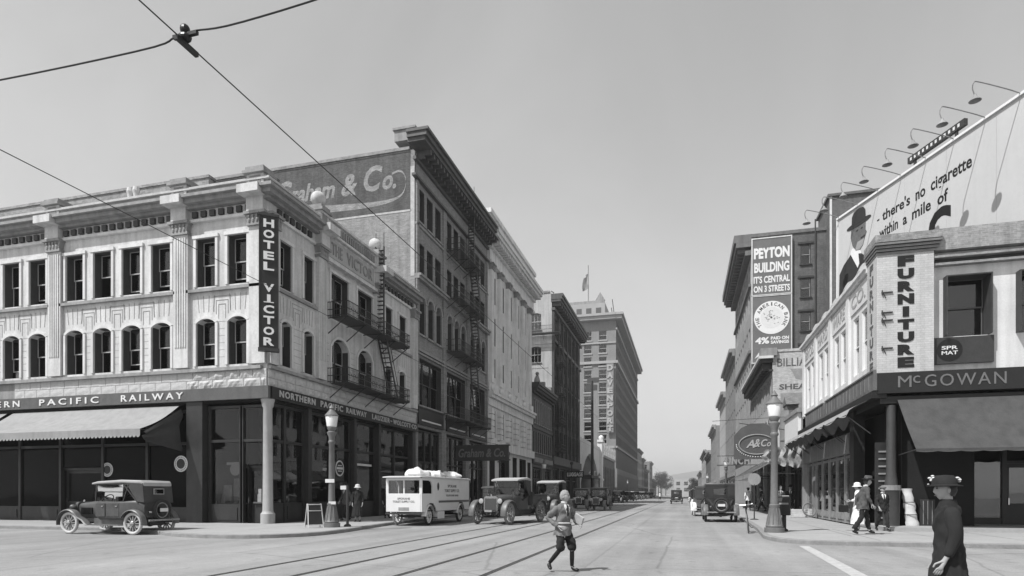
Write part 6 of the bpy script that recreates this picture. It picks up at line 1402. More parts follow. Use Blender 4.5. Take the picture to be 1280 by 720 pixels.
for i, (sx, sy, lb) in enumerate(SACKS):
    mb = MB().sphere((0, 0, 0), 1, 20, 12)
    v2 = []
    for x, y, z in mb.v:
        k = 1 + 0.16 * math.sin(5 * x + i) * math.cos(4 * y + i * 2) + 0.1 * math.sin(9 * y + 7 * x + i)
        v2.append((x * 0.6 * k, y * 0.46 * k, max(-0.09, z * 0.2 * k * (1 + 0.45 * math.sin(4 * x + i) * math.cos(3 * y + i)))))
    p = Vector((-11.75, 28.0, 0)) + Matrix.Rotation(R(-91), 3, 'Z') @ Vector((sx, sy, 0))
    o = MB().add(v2, mb.f).build('laundry_sack', M_SACK, None, (p.x, p.y, 2.29), R(-91 + 25 * i), smooth=True); tag(o, lb, 'sack', 'sacks on the van roof')
# ---------------------------------------------------------------- flatbed truck coming up the street
h = Vector((-0.2, -0.98)); tl = Vector((-8.5, 27.6)) - h * 1.7
tr = automobile('pickup_truck', 'dusty light truck with nickel radiator and pale cab top beside the white van', 'truck', (tl.x, tl.y, 0), math.atan2(h.y, h.x), None, 'truck', M_CARDUST, M_TOPLIGHT, M_RUBBERGREY, M_FENDER, 0.44, 2.95)
tr.scale = (1.16, 1.16, 1.16)
MB().box(-2.1, -0.66, -0.72, 0.72, 0.72, 0.8).box(-2.1, -0.66, -0.76, -0.7, 0.801, 1.2).box(-2.1, -0.66, 0.7, 0.76, 0.801, 1.2).box(-2.14, -2.08, -0.76, 0.76, 0.8, 1.2).box(-0.7, -0.64, -0.76, 0.76, 0.8, 1.3).box(-2.1, -0.66, -0.86, -0.76, 1.16, 1.21).box(-2.1, -0.66, 0.76, 0.86, 1.16, 1.21).build('load_bed', M_CARDUST, tr)
automobile('canopy_truck', 'light truck with flat white canopy behind the dusty truck', 'truck', (-8.4, 40.0, 0), R(-97), None, 'truck', M_CARDUST, M_TOPLIGHT, M_RUBBERGREY, M_FENDER).scale = (1.2, 1.2, 1.2)
dark = automobile('parked_car', 'dark car with pale top half hidden between the white van and the dusty truck', 'car', (-11.4, 37.0, 0), R(-90), 'cars parked along the left kerb', 'touring', M_CARPAINT, M_TOPLIGHT, M_RUBBER, M_FENDER)
sedan = automobile('closed_sedan', 'dark closed sedan with bright headlamps driving towards the boy', 'car', (-7.0, 53.6, 0), R(-93), None, 'sedan', M_CARPAINT, M_CARDUST, M_RUBBERGREY, M_FENDER, bright_lamps=True)
dup(sedan, (-9.6, 60.0, 0), R(-90), 'dark sedan just left of and behind the bright-lamped sedan')
dup(dark, (-9.6, 94, 0), R(-90), 'pale-topped car right behind the two dark sedans', 'cars parked along the left kerb')
words_ = ['first', 'second', 'third', 'fourth', 'fifth', 'sixth', 'seventh', 'eighth', 'ninth', 'tenth']
for k in range(10): dup(dark if k % 3 else sedan, (-10.6 + 0.2 * (k % 2), 108 + k * 11, 0), R(-62 if k < 7 else -70), words_[k] + ' car in the far row at the left kerb, counted from the pale-topped car', 'cars parked along the left kerb')
tail = automobile('closed_sedan', 'dark car driving away down the middle of the street', 'car', (-1.0, 89.3, 0), R(90), None, 'sedan', M_CARPAINT, M_CARPAINT, M_RUBBER, M_CARPAINT)
cp = automobile('parked_coupe', 'black coupe with pale rear window and spare tyre parked at the right kerb', 'car', (1.75, 34.3, 0), R(90.5), 'cars parked along the right kerb', 'coupe', M_CARPAINT, M_CARPAINT, M_RUBBER, M_FENDER)
pr_ = automobile('parked_car', 'pale-wheeled touring car parked ahead of the black coupe', 'car', (1.3, 42.5, 0), R(92), 'cars parked along the right kerb', 'touring', M_FENDER, M_TOP, M_RUBBERWHITE, M_TRIM)
MB().box(-.9, -.89, -.31, .31, 1.37, 1.65).build('rear_daylight_sheet', M_TRIM, cp)  # added pale sheet standing in for daylight seen through the cab
for k, (x, y) in enumerate(((1.5, 51), (1.5, 60), (1.5, 70), (1.5, 82), (1.5, 96), (1.5, 112))): dup([cp, pr_, tail][k % 3], (x, y, 0), R(90), words_[k] + ' car ahead of the pale-wheeled touring car at the right kerb', 'cars parked along the right kerb')
dup(tail, (-1.5, 190, 0), R(90), 'tiny far car straight down the middle of the street')
# ================================================================= STREET FURNITURE
def lamp(loc, label, plate=False):
    r = thing('street_lamp', label, 'street lamp', loc, 0, 'street lamps'); r.scale = (0.88, 0.88, 0.9)
    put('post', cached('lamp_post', lambda: MB().lathe([(0.36, 0), (0.36, 0.17), (0.3, 0.18), (0.32, 0.24), (0.27, 0.32), (0.22, 0.62), (0.17, 0.92), (0.19, 0.96), (0.19, 1.02), (0.15, 1.05), (0.135, 1.6), (0.115, 3.55), (0.15, 3.6), (0.15, 3.66), (0.12, 3.7), (0.13, 3.85), (0.19, 3.98), (0.2, 4.05), (0.13, 4.1), (0.19, 4.2), (0.19, 4.26)], 20).mesh('post', M_LAMPPOST, True)), r)
    fl = cached('lamp_flute', lambda: (lambda m: ([m.bar((0.29 * math.cos(a), 0.29 * math.sin(a), 0.28), (0.175 * math.cos(a), 0.175 * math.sin(a), 0.9), 0.03) for a in [k * math.pi / 5 for k in range(10)]], m.mesh('base_flutes', M_LAMPPOST))[1])(MB()))
    stuff(put('base_flutes', fl, r))
    put('lantern_glass', cached('lamp_glass', lambda: MB().lathe([(0.17, 4.265), (0.21, 4.3), (0.27, 4.72), (0.26, 4.74)], 12).mesh('lantern_glass', LAMP_GLASS, True)), r)
    put('lantern_cap', cached('lamp_cap', lambda: MB().lathe([(0.3, 4.741), (0.3, 4.77), (0.22, 4.86), (0.12, 4.98), (0.1, 5.03), (0.13, 5.07), (0.1, 5.12), (0.04, 5.2), (0.01, 5.26)], 12).mesh('lantern_cap', M_LAMPPOST, True)), r)
    if plate: MB().box(-0.22, 0.22, -0.16, -0.14, 1.9, 2.05).box(-0.04, 0.3, -0.18, -0.161, 0.98, 1.1).build('notice_plate', M_TRIM, r)
    return r
lamp((2.9, 22.4, 0.13), 'near lamp post with white lantern on the right pavement beside the bicycle')
lamp((-13.05, 21.3, 0.13), 'lamp post with white lantern and notice plate at the hotel corner', True)
lamp((3.8, 62, 0.13), 'second lamp post on the right pavement, beyond the black coupe')
lamp((-13.7, 62, 0.13), 'lamp post on the left pavement in front of the white terracotta block')
lamp((-13.6, 104, 0.13), 'lamp post on the left pavement in front of the dark sandstone block')
lamp((-13.6, 158, 0.13), 'distant lamp post in front of the grand hotel')
lamp((3.8, 110, 0.13), 'third lamp post on the right pavement, far off')
# luggage sign on its own pole
lg = thing('luggage_sign', 'small dark luggage sign on a pole beyond the dusty truck', 'sign', (-14.6, 86, 0.13))
MB().tube([(-0.5, 0.15, 0), (-0.5, 0.15, 5.3)], 0.09, 8).sphere((-0.5, 0.15, 5.5), 0.25, 10, 8).build('pole', M_DARKTRIM, lg); MB().box(-1.25, 1.25, -0.1, 0.05, 3.5, 4.4).build('sign_panel', M_BLACK, lg)
letters('LUGGAGE', 0.0, 3.95, 2.2, 0.55, -0.101, 0.04, 0.04).build('lettering', M_TRIM, lg)
# tall sign pole before the grand hotel
pol = thing('sign_pole', 'tall dark pole with two nameboards standing before the grand hotel', 'pole', (-15.9, 112, 0.13))
MB().tube([(0, 0, 0), (0, 0, 21.5)], [0.3, 0.2], 8).build('pole', M_DARKTRIM, pol); MB().box(-1.2, 0.9, -0.1, 0.1, 19.8, 20.8).box(-0.9, 1.2, -0.1, 0.1, 21.2, 22.1).build('nameboard', M_DARKSASH, pol)
# sandwich board, sign post
ab = thing('sandwich_board', 'wooden sandwich board leaning beside the hotel-corner lamp post', 'board', (-13.62, 21.0, 0.13), R(48)); ab.scale = (0.85, 0.85, 0.85)
for s, m in ((-1, M_BLACKSIGN), (1, M_FASCIA)):
    o = MB().add([(-0.32, s * 0.26 - 0.012, 0.12), (0.32, s * 0.26 - 0.012, 0.12), (0.28, s * 0.05 - 0.012, 1.0), (-0.28, s * 0.05 - 0.012, 1.0), (-0.32, s * 0.26 + 0.012, 0.12), (0.32, s * 0.26 + 0.012, 0.12), (0.28, s * 0.05 + 0.012, 1.0), (-0.28, s * 0.05 + 0.012, 1.0)], [(0, 1, 2, 3), (7, 6, 5, 4), (0, 4, 5, 1), (2, 6, 7, 3), (1, 5, 6, 2), (3, 7, 4, 0)]).build('panel', m, ab)
    MB().bar((-0.34, s * 0.3, 0), (-0.29, s * 0.04, 1.06), 0.04).bar((0.34, s * 0.3, 0), (0.29, s * 0.04, 1.06), 0.04).bar((-0.32, s * 0.06, 1.03), (0.32, s * 0.06, 1.03), 0.04).bar((-0.34, s * 0.27, 0.12), (0.34, s * 0.27, 0.12), 0.04).bar((-0.31, s * 0.13, 0.75), (0.31, s * 0.13, 0.75), 0.035).build('panel_frame', M_TRIM, o)
bo = thing('kerb_post', 'short plain dark post right of the hotel-corner lamp post', 'post', (-12.75, 21.95, 0.13))
MB().tube([(0, 0, 0), (0, 0, 1.62)], 0.055, 10).build('shaft', M_DARKTRIM, bo); MB().lathe([(0.14, 0), (0.14, 0.05), (0.07, 0.1)], 12).build('base', M_DARKTRIM, bo); MB().box(-0.3, 0.05, -0.02, 0.02, 1.45, 1.6).build('finger_plate', M_TRIM, bo)
bx_ = thing('letter_box', 'dark letter box standing right behind the near right lamp post', 'letter box', (3.3, 23.1, 0.13), R(-12))
MB().lathe([(0.13, 0), (0.13, 0.06), (0.07, 0.1), (0.07, 0.55)], 12).build('pedestal', M_BLACK, bx_); MB().box(-0.2, 0.2, -0.16, 0.16, 0.55, 1.02).prism([(-0.16, 1.02), (0.16, 1.02), (0.12, 1.14), (0, 1.2), (-0.12, 1.14)], 'x', -0.2, 0.2).build('box', M_BLACK, bx_); MB().box(-0.15, 0.15, -0.175, -0.161, 0.92, 0.98).build('slot_flap', M_GREYTRIM, bx_)
rsn = thing('round_sign', 'round pale sign on a thin stand at the right kerb', 'sign', (3.35, 33.0, 0.13))
MB().tube([(0, 0, 0.04), (0, 0, 1.75)], 0.03, 8).lathe([(0.2, 0), (0.2, 0.03), (0.04, 0.06)], 12).build('stand', M_DARKTRIM, rsn); MB().lathe([(0.3, -0.02), (0.3, 0.02)], 24, 0, 0, 2.0, 'y').build('disc', M_GREYTRIM, rsn)
# bicycle propped at the kerb
bi = thing('bicycle', 'dark bicycle propped at the kerb left of the near right lamp post', 'bicycle', (2.28, 24.3, 0.0), R(84)); bi.rotation_euler = (R(-7), 0, R(84))
for x in (0.53, -0.53):
    w = MB(); torus(w, 0.31, 0.012, 28, 6); 
    for k in range(18): a = 2 * math.pi * k / 18; w.bar((0, 0.015 * (-1) ** k, 0), (0.31 * math.cos(a), 0, 0.31 * math.sin(a)), 0.005)
    w = w.build('wheel', M_GREYTRIM, bi, (x, 0, 0.35)); torus(MB(), 0.33, 0.022, 28, 8).build('tyre', M_RUBBERGREY, w, smooth=True)
MB().tube([(-0.53, 0, 0.35), (-0.12, 0, 0.33)], 0.015, 6).tube([(-0.12, 0, 0.33), (-0.25, 0, 0.88)], 0.018, 6).tube([(-0.24, 0, 0.82), (0.36, 0, 0.84)], 0.018, 6).tube([(-0.12, 0, 0.33), (0.38, 0, 0.74)], 0.018, 6).tube([(-0.53, 0, 0.35), (-0.24, 0, 0.82)], 0.012, 6).tube([(0.53, 0, 0.35), (0.38, 0, 0.72), (0.35, 0, 0.98)], 0.016, 6).build('frame', M_BLACK, bi)
MB().tube(arc_pts([(0.2, 0.29, 0.98), (0.38, 0.25, 1.02), (0.36, 0, 1.0), (0.38, -0.25, 1.02), (0.2, -0.29, 0.98)], 5), 0.013, 6).build('handlebar', M_CHROME, bi)
MB().sphere((-0.28, 0, 0.93), 0.1, 12, 8, (1.5, 0.9, 0.4)).build('saddle', M_BLACK, bi); MB().bar((-0.12, -0.1, 0.18), (-0.12, 0.1, 0.48), 0.02).box(-0.17, -0.07, 0.1, 0.18, 0.47, 0.49).box(-0.17, -0.07, -0.18, -0.1, 0.17, 0.19).build('pedals', M_BLACK, bi)
# crate with hoops outside the furniture store
cr = thing('slatted_crate', 'slatted white crate on the pavement before the furniture store windows', 'crate', (6.15, 37.2, 0.13), R(5))
for k in range(4):
    for s in (-1, 1): MB().box(-0.5, 0.5, s * 0.3 - 0.012, s * 0.3 + 0.012, 0.02 + k * 0.11, 0.1 + k * 0.11).build('slat', M_TRIM, cr)
    for s in (-1, 1): MB().box(s * 0.5 - 0.012, s * 0.5 + 0.012, -0.285, 0.285, 0.02 + k * 0.11, 0.1 + k * 0.11).build('slat', M_TRIM, cr)
MB().box(-0.48, -0.43, -0.28, -0.23, 0, 0.46).box(0.43, 0.48, -0.28, -0.23, 0, 0.46).box(-0.48, -0.43, 0.23, 0.28, 0, 0.46).box(0.43, 0.48, 0.23, 0.28, 0, 0.46).box(-0.48, 0.48, -0.28, 0.28, 0.02, 0.04).build('corner_post', M_TRIM, cr)
hp = tag(torus(MB(), 0.36, 0.045, 28, 8).build('cart_tyre', M_RUBBERGREY, None, (6.5, 36.75, 0.55), R(20), smooth=True), 'grey tyre leaning behind the slatted white crate', 'tyre'); hp.rotation_euler = (R(-18), 0, R(25))
# wrapped bundle standing on the store step
bn = thing('wrapped_bundle', 'tall white wrapped bundle standing by the iron post of the furniture store', 'bundle', (7.95, 25.6, 0.262), R(10))
rings = []
for i in range(13):
    t = i / 12; rr = 0.21 - 0.04 * t + 0.016 * math.sin(i * 2.2); rings.append([(rr * math.cos(2 * math.pi * k / 14) * (1 + 0.08 * math.sin(k * 2 + i)) - 0.2 * t, rr * 0.8 * math.sin(2 * math.pi * k / 14), 1.34 * t) for k in range(14)])
bw = MB().loft(rings).build('wrapping', M_SACK, bn, smooth=True)
for z in (0.4, 0.85): torus(MB(), 0.2, 0.015, 20, 6).build('cord', M_DARKTRIM, bn, (-0.18 * z / 1.3, 0, z)).rotation_euler = (R(90), 0, 0)
pk = tag(MB().box(-0.25, 0.25, -0.04, 0.04, 0, 0.95).build('dark_plank_panel', M_DARKWOOD, None, (8.45, 25.7, 0.262), R(8), bevel=0.01), 'dark board propped right of the white wrapped bundle', 'board')
for xx in (-0.15, 0.0, 0.15): MB().box(xx - 0.01, xx + 0.01, -0.05, -0.041, 0.05, 0.9).build('batten', M_GREYTRIM, pk)
# ---------------------------------------------------------------- overhead wires
def wire(pts, r, name, label, cat='wire', group='overhead tram wires'):
    o = MB().tube(pts, r, 6).build(name, M_WIRE, None); return tag(o, label, cat, group)
wire([(-4.2, y, 5.32 + 0.05 * math.cos(y * math.pi / 30)) for y in range(-14, 420, 6)], 0.0062, 'trolley_wire', 'nearer overhead tram wire carrying the black fitting')
wire([(-7.25, y, 5.2 + 0.05 * math.cos(y * math.pi / 30 + 1)) for y in range(-14, 420, 6)], 0.0055, 'trolley_wire', 'thinner overhead tram wire passing before the hotel windows')
sp_ = thing('span_wire', 'cross wire with black fitting holding up the nearer tram wire', 'wire', (-4.2, 4.5, 5.36), 0, 'overhead tram wires')
MB().tube(arc_pts([(-16, 0.0, 0.75), (-8, 0, 0.32), (-3.0, 0, 0.08), (-0.55, 0, 0.02), (-0.12, 0, 0.06)], 5), 0.008, 6).tube(arc_pts([(0.12, 0, 0.08), (0.6, 0, 0.06), (2, 0, 0.16), (6, 0, 0.55), (12.5, 0, 1.2)], 5), 0.008, 6).build('cable', M_WIRE, sp_)
MB().sphere((0, 0, 0.11), 0.042, 12, 8, (1, 1, 1.1)).sphere((0.0, 0, 0.04), 0.05, 12, 8, (1.2, 1, 0.8)).box(-0.12, 0.13, -0.016, 0.016, 0.045, 0.075).box(-0.018, 0.018, -0.1, 0.14, -0.04, 0.0).build('hanger_fitting', M_BLACK, sp_)
# ---------------------------------------------------------------- far trees
def tree(loc, h, w, label, seed):
    rr = random.Random(seed); t = thing('street_tree', label, 'tree', loc, 0, 'far street trees')
    tk = MB().tube([(0, 0, 0), (0.1, 0.1, h * 0.3), (0.0, -0.2, h * 0.62)], [0.28, 0.2, 0.1], 8)
    for k in range(6): a = k * 1.05; tk.tube([(0, 0, h * (0.28 + 0.05 * k)), (w * 0.35 * math.cos(a), w * 0.35 * math.sin(a), h * (0.5 + 0.06 * k))], [0.11, 0.04], 6)
    tk.build('trunk', M_DARKWOOD, t)
    mb = MB()
    cl = [(rr.uniform(-1, 1) * w * 0.36, rr.uniform(-1, 1) * w * 0.36, h * rr.uniform(0.38, 0.9)) for _ in range(16)]
    for c in cl:
        s = w * rr.uniform(0.14, 0.26)
        for _ in range(90):
            d = Vector((rr.gauss(0, 1), rr.gauss(0, 1), rr.gauss(0, 0.8))).normalized() * s * rr.uniform(0.5, 1.05); p = Vector(c) + d
            a = Vector((rr.gauss(0, 1), rr.gauss(0, 1), rr.gauss(0, 1))).normalized() * 0.28; b = a.cross(d).normalized() * 0.2
            mb.quad(p - a, p + b, p + a, p - b)
    mb.build('crown', M_FOLIAGE, t)
for k, (x, y, h_, w_) in enumerate(((-15, 425, 15, 11), (-17, 440, 17, 12), (-12.5, 455, 14, 10), (-16, 475, 18, 13), (5.5, 345, 9, 7), (6, 372, 10, 8), (8, 400, 12, 9))):
    tree((x, y, 0), h_, w_, ['nearest', 'second', 'third', 'farthest', 'nearest', 'second', 'farthest'][k] + (' tree of the far clump on the left of the street' if k < 4 else ' tree of the far row on the right of the street'), k + 3)
# ================================================================= PEOPLE (x is ahead, y left, origin on the ground)
def skin_obj(name, verts, edges, radii, m, parent, root=0, sub=2):
    me = bpy.data.meshes.new(name); me.from_pydata([tuple(v) for v in verts], edges, []); me.materials.append(m)
    o = bpy.data.objects.new(name, me); COL.objects.link(o); o.parent = parent
    sk = o.modifiers.new('skin', 'SKIN'); sk.use_smooth_shade = True; sk.branch_smoothing = 0.6
    for i, r in enumerate(radii):
        d = me.skin_vertices[0].data[i]; d.radius = r if isinstance(r, tuple) else (r, r); d.use_root = (i == root)
    if sub: s = o.modifiers.new('sub', 'SUBSURF'); s.levels = sub; s.render_levels = sub
    return o
FOLDS = bpy.data.textures.new('cloth_folds', 'CLOUDS'); FOLDS.noise_scale = 0.11; FOLDS.noise_depth = 2
def folds(o, st=0.028, sub=0):
    """creases in cloth"""
    if sub: s_ = o.modifiers.new('sub', 'SUBSURF'); s_.levels = sub; s_.render_levels = sub
    d = o.modifiers.new('folds', 'DISPLACE'); d.texture = FOLDS; d.strength = st; d.mid_level = 0.5; d.texture_coords = 'GLOBAL'
    return o
def head_mesh(m):
    def f():
        mb = MB().sphere((0, 0, 0), 1, 20, 14); vs = []
        for x, y, z in mb.v:
            X, Y, Z = x * 0.098, y * 0.078, z * 0.122
            if z < 0: k = 1 + 0.32 * z; Y *= k; X *= 1 + 0.2 * z; X += 0.012 * (-z)
            if x > 0.3 and -0.45 < z < 0.1 and abs(y) < 0.22: X += 0.022 * (1 - abs(y) / 0.22) * (1 - abs(z + 0.18) / 0.3) if abs(z + 0.18) < 0.3 else 0
            if x > 0.6 and 0.0 < z < 0.25 and 0.15 < abs(y) < 0.6: X -= 0.010
            vs.append((X, Y, Z))
        mb = MB().add(vs, mb.f)
        for s in (-1, 1): mb.sphere((-0.01, s * 0.08, -0.01), 0.03, 8, 6, (0.6, 0.35, 1.1))
        return mb.mesh('head', m, True)
    return cached(('head', m.name), f)
def face_detail(hd):
    put('eye', cached('eyes', lambda: MB().sphere((0.087, 0.03, 0.012), 0.012, 8, 6, (0.6, 1.2, 0.7)).sphere((0.087, -0.03, 0.012), 0.012, 8, 6, (0.6, 1.2, 0.7)).mesh('eye', M_HAIRDARK)), hd)
    put('brow', cached('brows', lambda: MB().bar((0.088, 0.015, 0.032), (0.082, 0.05, 0.034), 0.008).bar((0.088, -0.015, 0.032), (0.082, -0.05, 0.034), 0.008).mesh('brow', M_HAIRDARK)), hd)
    put('mouth', cached('mouth', lambda: MB().sphere((0.089, 0, -0.066), 0.022, 8, 6, (0.35, 1, 0.28)).mesh('mouth', mat('lips', 0.22, 0.6))), hd)
def person(label, loc, rz, h=1.75, top=M_SUITDARK, legs=M_SUITDARK, pose=None, hair=M_HAIRDARK, hat=None, hatm=None, dress=None, group=None, shoes=None, fingers=True, collar=True, lean=0.0, turn=0.0, knickers=False, seated=False):
    """one figure: body > head (> eye, brow, mouth), hair, jacket or dress, trousers, shoe, hat"""
    k = h / 1.75; P = dict(
        sl=(0, .185, 1.41), el=(-.03, .235, 1.13), wl=(.06, .24, .88), hl=(.1, .23, .8), sr=(0, -.185, 1.41), er=(-.03, -.235, 1.13), wr=(.06, -.24, .88), hr=(.1, -.23, .8),
        pl=(0, .095, .92), kl=(.02, .1, .5), al=(-.02, .1, .09), tl=(.14, .12, .035), pr=(0, -.095, .92), kr=(.02, -.1, .5), ar=(-.02, -.1, .09), tr=(.14, -.12, .035))
    if pose: P.update(pose)
    root = thing('person', label, 'person', loc, rz, group)
    core = dict(pelvis=(0, 0, .95), spine=(0, 0, 1.14), chest=(0, 0, 1.33), neck0=(0, 0, 1.46), neck=(.012, 0, 1.53), skull=(.02, 0, 1.64))
    def L(p):
        x, y, z = p
        if lean and z > 0.95: x += (z - 0.95) * math.tan(lean)
        return Vector((x * k, y * k, z * k))
    P = {n: (L(v) if n[0] in 'sewh' else Vector((v[0] * k, v[1] * k, v[2] * k))) for n, v in P.items()}; core = {n: L(v) for n, v in core.items()}
    names = ['pelvis', 'spine', 'chest', 'neck0', 'neck', 'skull']; V = [core[n] for n in names]; RD = [(.12, .1), (.11, .09), (.12, .09), (.06, .055), .052, .07]; E = [(i, i + 1) for i in range(5)]
    for s in 'lr':
        a = len(V); V += [P['s' + s], P['e' + s], P['w' + s], P['h' + s]]; RD += [.045, .04, .028, (.034, .02)]; E += [(2, a), (a, a + 1), (a + 1, a + 2), (a + 2, a + 3)]
        if fingers:
            d = (P['h' + s] - P['w' + s]).normalized(); side = d.cross(Vector((0, 1 if s == 'l' else -1, 0)));
            side = side.normalized() if side.length > .1 else Vector((1, 0, 0)); cur = Vector((0, -1 if s == 'l' else 1, 0))
            for i, (off, ln) in enumerate(((.028, .075), (.01, .085), (-.009, .08), (-.027, .062))):
                b = len(V); p = P['h' + s] + d * .035 * k + side * off * k; q = p + d * ln * .55 * k + cur * .012 * k; V += [p, q, q + (d * .4 + cur * .7) * ln * .5 * k]; RD += [.0105, .0095, .008]; E += [(a + 3, b), (b, b + 1), (b + 1, b + 2)]
            b = len(V); p = P['w' + s] * .45 + P['h' + s] * .55 + side * .04 * k; V += [p, p + (side * .6 + d * .8) * .045 * k, p + (side * .3 + d) * .08 * k]; RD += [.0115, .0105, .009]; E += [(a + 2, b), (b, b + 1), (b + 1, b + 2)]
        a = len(V); V += [P['p' + s], P['k' + s], P['a' + s], P['t' + s]]; RD += [.085, .056, .038, (.04, .028)]; E += [(0, a), (a, a + 1), (a + 1, a + 2), (a + 2, a + 3)]
    RD = [tuple(q * k for q in r) if isinstance(r, tuple) else r * k for r in RD]
    body = skin_obj('body', V, E, RD, M_SKIN, root)
    hd = put('head', head_mesh(M_SKIN), root, core['skull'] + Vector((.015, 0, .0)) * k, turn); hd.scale = (k * 1.02,) * 3; face_detail(hd)
    if hair:
        hm = cached(('hair', hair.name, bool(dress)), lambda: (lambda mb: MB().add([(x * .108 * (1 + .03 * math.sin(14 * y + 6 * z)) - .012, y * .089 * (1 + .04 * math.sin(13 * z + 9 * x)), z * .13 * (1 + .03 * math.sin(11 * x + 8 * y)) + .012) for x, y, z in mb.v], [f for f in mb.f if (lambda cx, cy, cz: cz > (-.6 if cx < -.1 else (.1 if abs(cy) > .6 else .3) + .35 * max(0, cx) - .08 * math.sin(9 * cy)))(sum(mb.v[i][0] for i in f) / len(f), sum(mb.v[i][1] for i in f) / len(f), sum(mb.v[i][2] for i in f) / len(f))]).mesh('hair', hair, True))(MB().sphere((0, 0, 0), 1, 28, 22)))
        put('hair', hm, hd)
    if hat == 'fedora':
        hh = put('hat', cached(('fed', hatm.name), lambda: MB().lathe([(.165, .055), (.17, .066), (.11, .06), (.104, .075), (.098, .15), (.085, .175), (.03, .165)], 20).mesh('hat', hatm, True)), hd, (0, 0, .01)); hh.scale = (1.08, .92, 1); hh.rotation_euler = (0, R(6), 0); torus(MB(), .1, .014, 20, 6).build('hat_band', M_BLACK, hh, (0, 0, .085)).rotation_euler = (R(90), 0, 0)
    elif hat == 'cap':
        put('hat', cached(('cap', hatm.name), lambda: MB().sphere((-.01, 0, .085), .125, 16, 8, (1.08, .98, .42)).prism([(.05, -.075), (.14, -.06), (.165, 0), (.14, .06), (.05, .075)], 'z', .06, .072).mesh('hat', hatm, True)), hd)
    elif hat == 'cloche':
        put('hat', cached(('clo', hatm.name), lambda: MB().lathe([(.17, -.01), (.165, .005), (.118, .02), (.114, .08), (.1, .125), (.05, .15), (.01, .155)], 20).mesh('hat', hatm, True)), hd)
    elif hat == 'flowers':
        hh = put('hat', cached(('flo', hatm.name), lambda: MB().lathe([(.165, .03), (.17, .04), (.12, .05), (.114, .11), (.08, .15), (.01, .155)], 24).mesh('hat', hatm, True)), hd)
        rf = random.Random(2); fm = MB()
        for i in range(18): a = rf.uniform(0, 6.28); q_ = rf.uniform(.09, .15); fm.sphere((q_ * math.cos(a), q_ * math.sin(a), .05 + rf.uniform(0, .1)), rf.uniform(.01, .022), 8, 6, (1, 1, .6))
        stuff(fm.build('hat_flowers', M_TRIM, hh, smooth=True))
    dz = Vector((0, 0, 1))
    if dress:
        hem = .24 * k
        prof = [(1.47, .075, .07), (1.43, .16, .1), (1.36, .185, .125), (1.2, .165, .125), (1.02, .16, .13), (.9, .19, .16), (.6, .23, .2), (.26, .29, .25)]
        rings = []
        for z, ry, rx in prof:
            c = L((0, 0, z)); n = 40; pl = .018 * max(0, (1.0 - z)) * 1.2
            rings.append([(c.x + (rx + pl * math.sin(i * 2 * math.pi / n * 13)) * k * math.cos(2 * math.pi * i / n), c.y + (ry + pl * math.sin(i * 2 * math.pi / n * 13)) * k * math.sin(2 * math.pi * i / n), c.z) for i in range(n)])
        folds(MB().loft(rings, cap=False).build('dress', dress, root, smooth=True), 0.07, 2)
        MB().lathe([(.1 * k, -.03 * k), (.085 * k, .03 * k), (.075 * k, .06 * k), (.06 * k, .05 * k)], 20).build('collar', dress, root, core['neck0'] + Vector((.004, 0, .01)) * k, smooth=True)
        for s in 'lr': skin_obj('sleeve', [core['chest'] * .4 + P['s' + s] * .6, P['s' + s], P['e' + s], P['w' + s] * .9 + P['e' + s] * .1], [(0, 1), (1, 2), (2, 3)], [.06 * k, .08 * k, .066 * k, .05 * k], dress, root)
    else:
        # folds and flare of the jacket, then the sleeves
        prof = [(1.50, .068, .062), (1.465, .1, .082), (1.44, .155, .1), (1.40, .19, .118), (1.32, .2, .13), (1.2, .188, .13), (1.08, .175, .126), (.99, .196, .15), (.88, .214, .168), (.79, .226, .182)]
        rings = []; n = 32
        for i_, (z, ry, rx) in enumerate(prof):
            c = L((0, 0, z)); f_ = .006 if z > 1.3 else .012
            rings.append([(c.x + (rx + f_ * math.sin(5 * a_ + 2.3 * i_)) * k * math.cos(a_), c.y + (ry + f_ * math.cos(4 * a_ + 1.7 * i_)) * k * math.sin(a_), c.z + .012 * k * math.sin(3 * a_) * (i_ > 8)) for a_ in [2 * math.pi * q / n for q in range(n)]])
        folds(MB().loft(rings, cap=False).build('jacket', top, root, smooth=True), 0.07, 2)
        for s in 'lr':
            m1 = P['s' + s] * .5 + P['e' + s] * .5; m2 = P['e' + s] * .5 + P['w' + s] * .5; ins = core['chest'] * .45 + P['s' + s] * .55 + Vector((0, 0, .03)) * k
            folds(skin_obj('sleeve', [ins, P['s' + s] - Vector((0, 0, .025)) * k, m1, P['e' + s], m2, P['w' + s]], [(0, 1), (1, 2), (2, 3), (3, 4), (4, 5)], [.06 * k, .082 * k, .07 * k, .066 * k, .055 * k, .05 * k], top, root), 0.07)
        if collar:
            c = core['neck0']; MB().lathe([(.066 * k, 0), (.07 * k, .05 * k), (.062 * k, .052 * k)], 16).build('collar', M_DRESS, root, c + Vector((.006, 0, .022)) * k, smooth=True)
            def vee(u, v):
                z = 1.47 - .27 * v; q = 0
                while q < len(prof) - 2 and prof[q + 1][0] > z: q += 1
                (z0, y0, x0), (z1, y1, x1) = prof[q], prof[q + 1]; t_ = (z0 - z) / (z0 - z1); a_ = (u - .5) * 1.1 * (1 - v) + .0001
                c_ = L((0, 0, z)); return (c_.x + (x0 + (x1 - x0) * t_ + .012) * k * math.cos(a_), c_.y + (y0 + (y1 - y0) * t_ + .012) * k * math.sin(a_), c_.z)
            MB().grid(vee, 6, 8).build('shirt_front', M_DRESS, root, smooth=True)
            MB().grid(lambda u, v: tuple(Vector(vee(.5 + (u - .5) * .22 / max(.12, 1 - v), v)) + Vector((.006, 0, 0))), 2, 8).build('necktie', M_BLACK, root, smooth=True)
        V = [core['pelvis']]; RD = [(.11, .095)]; E = []
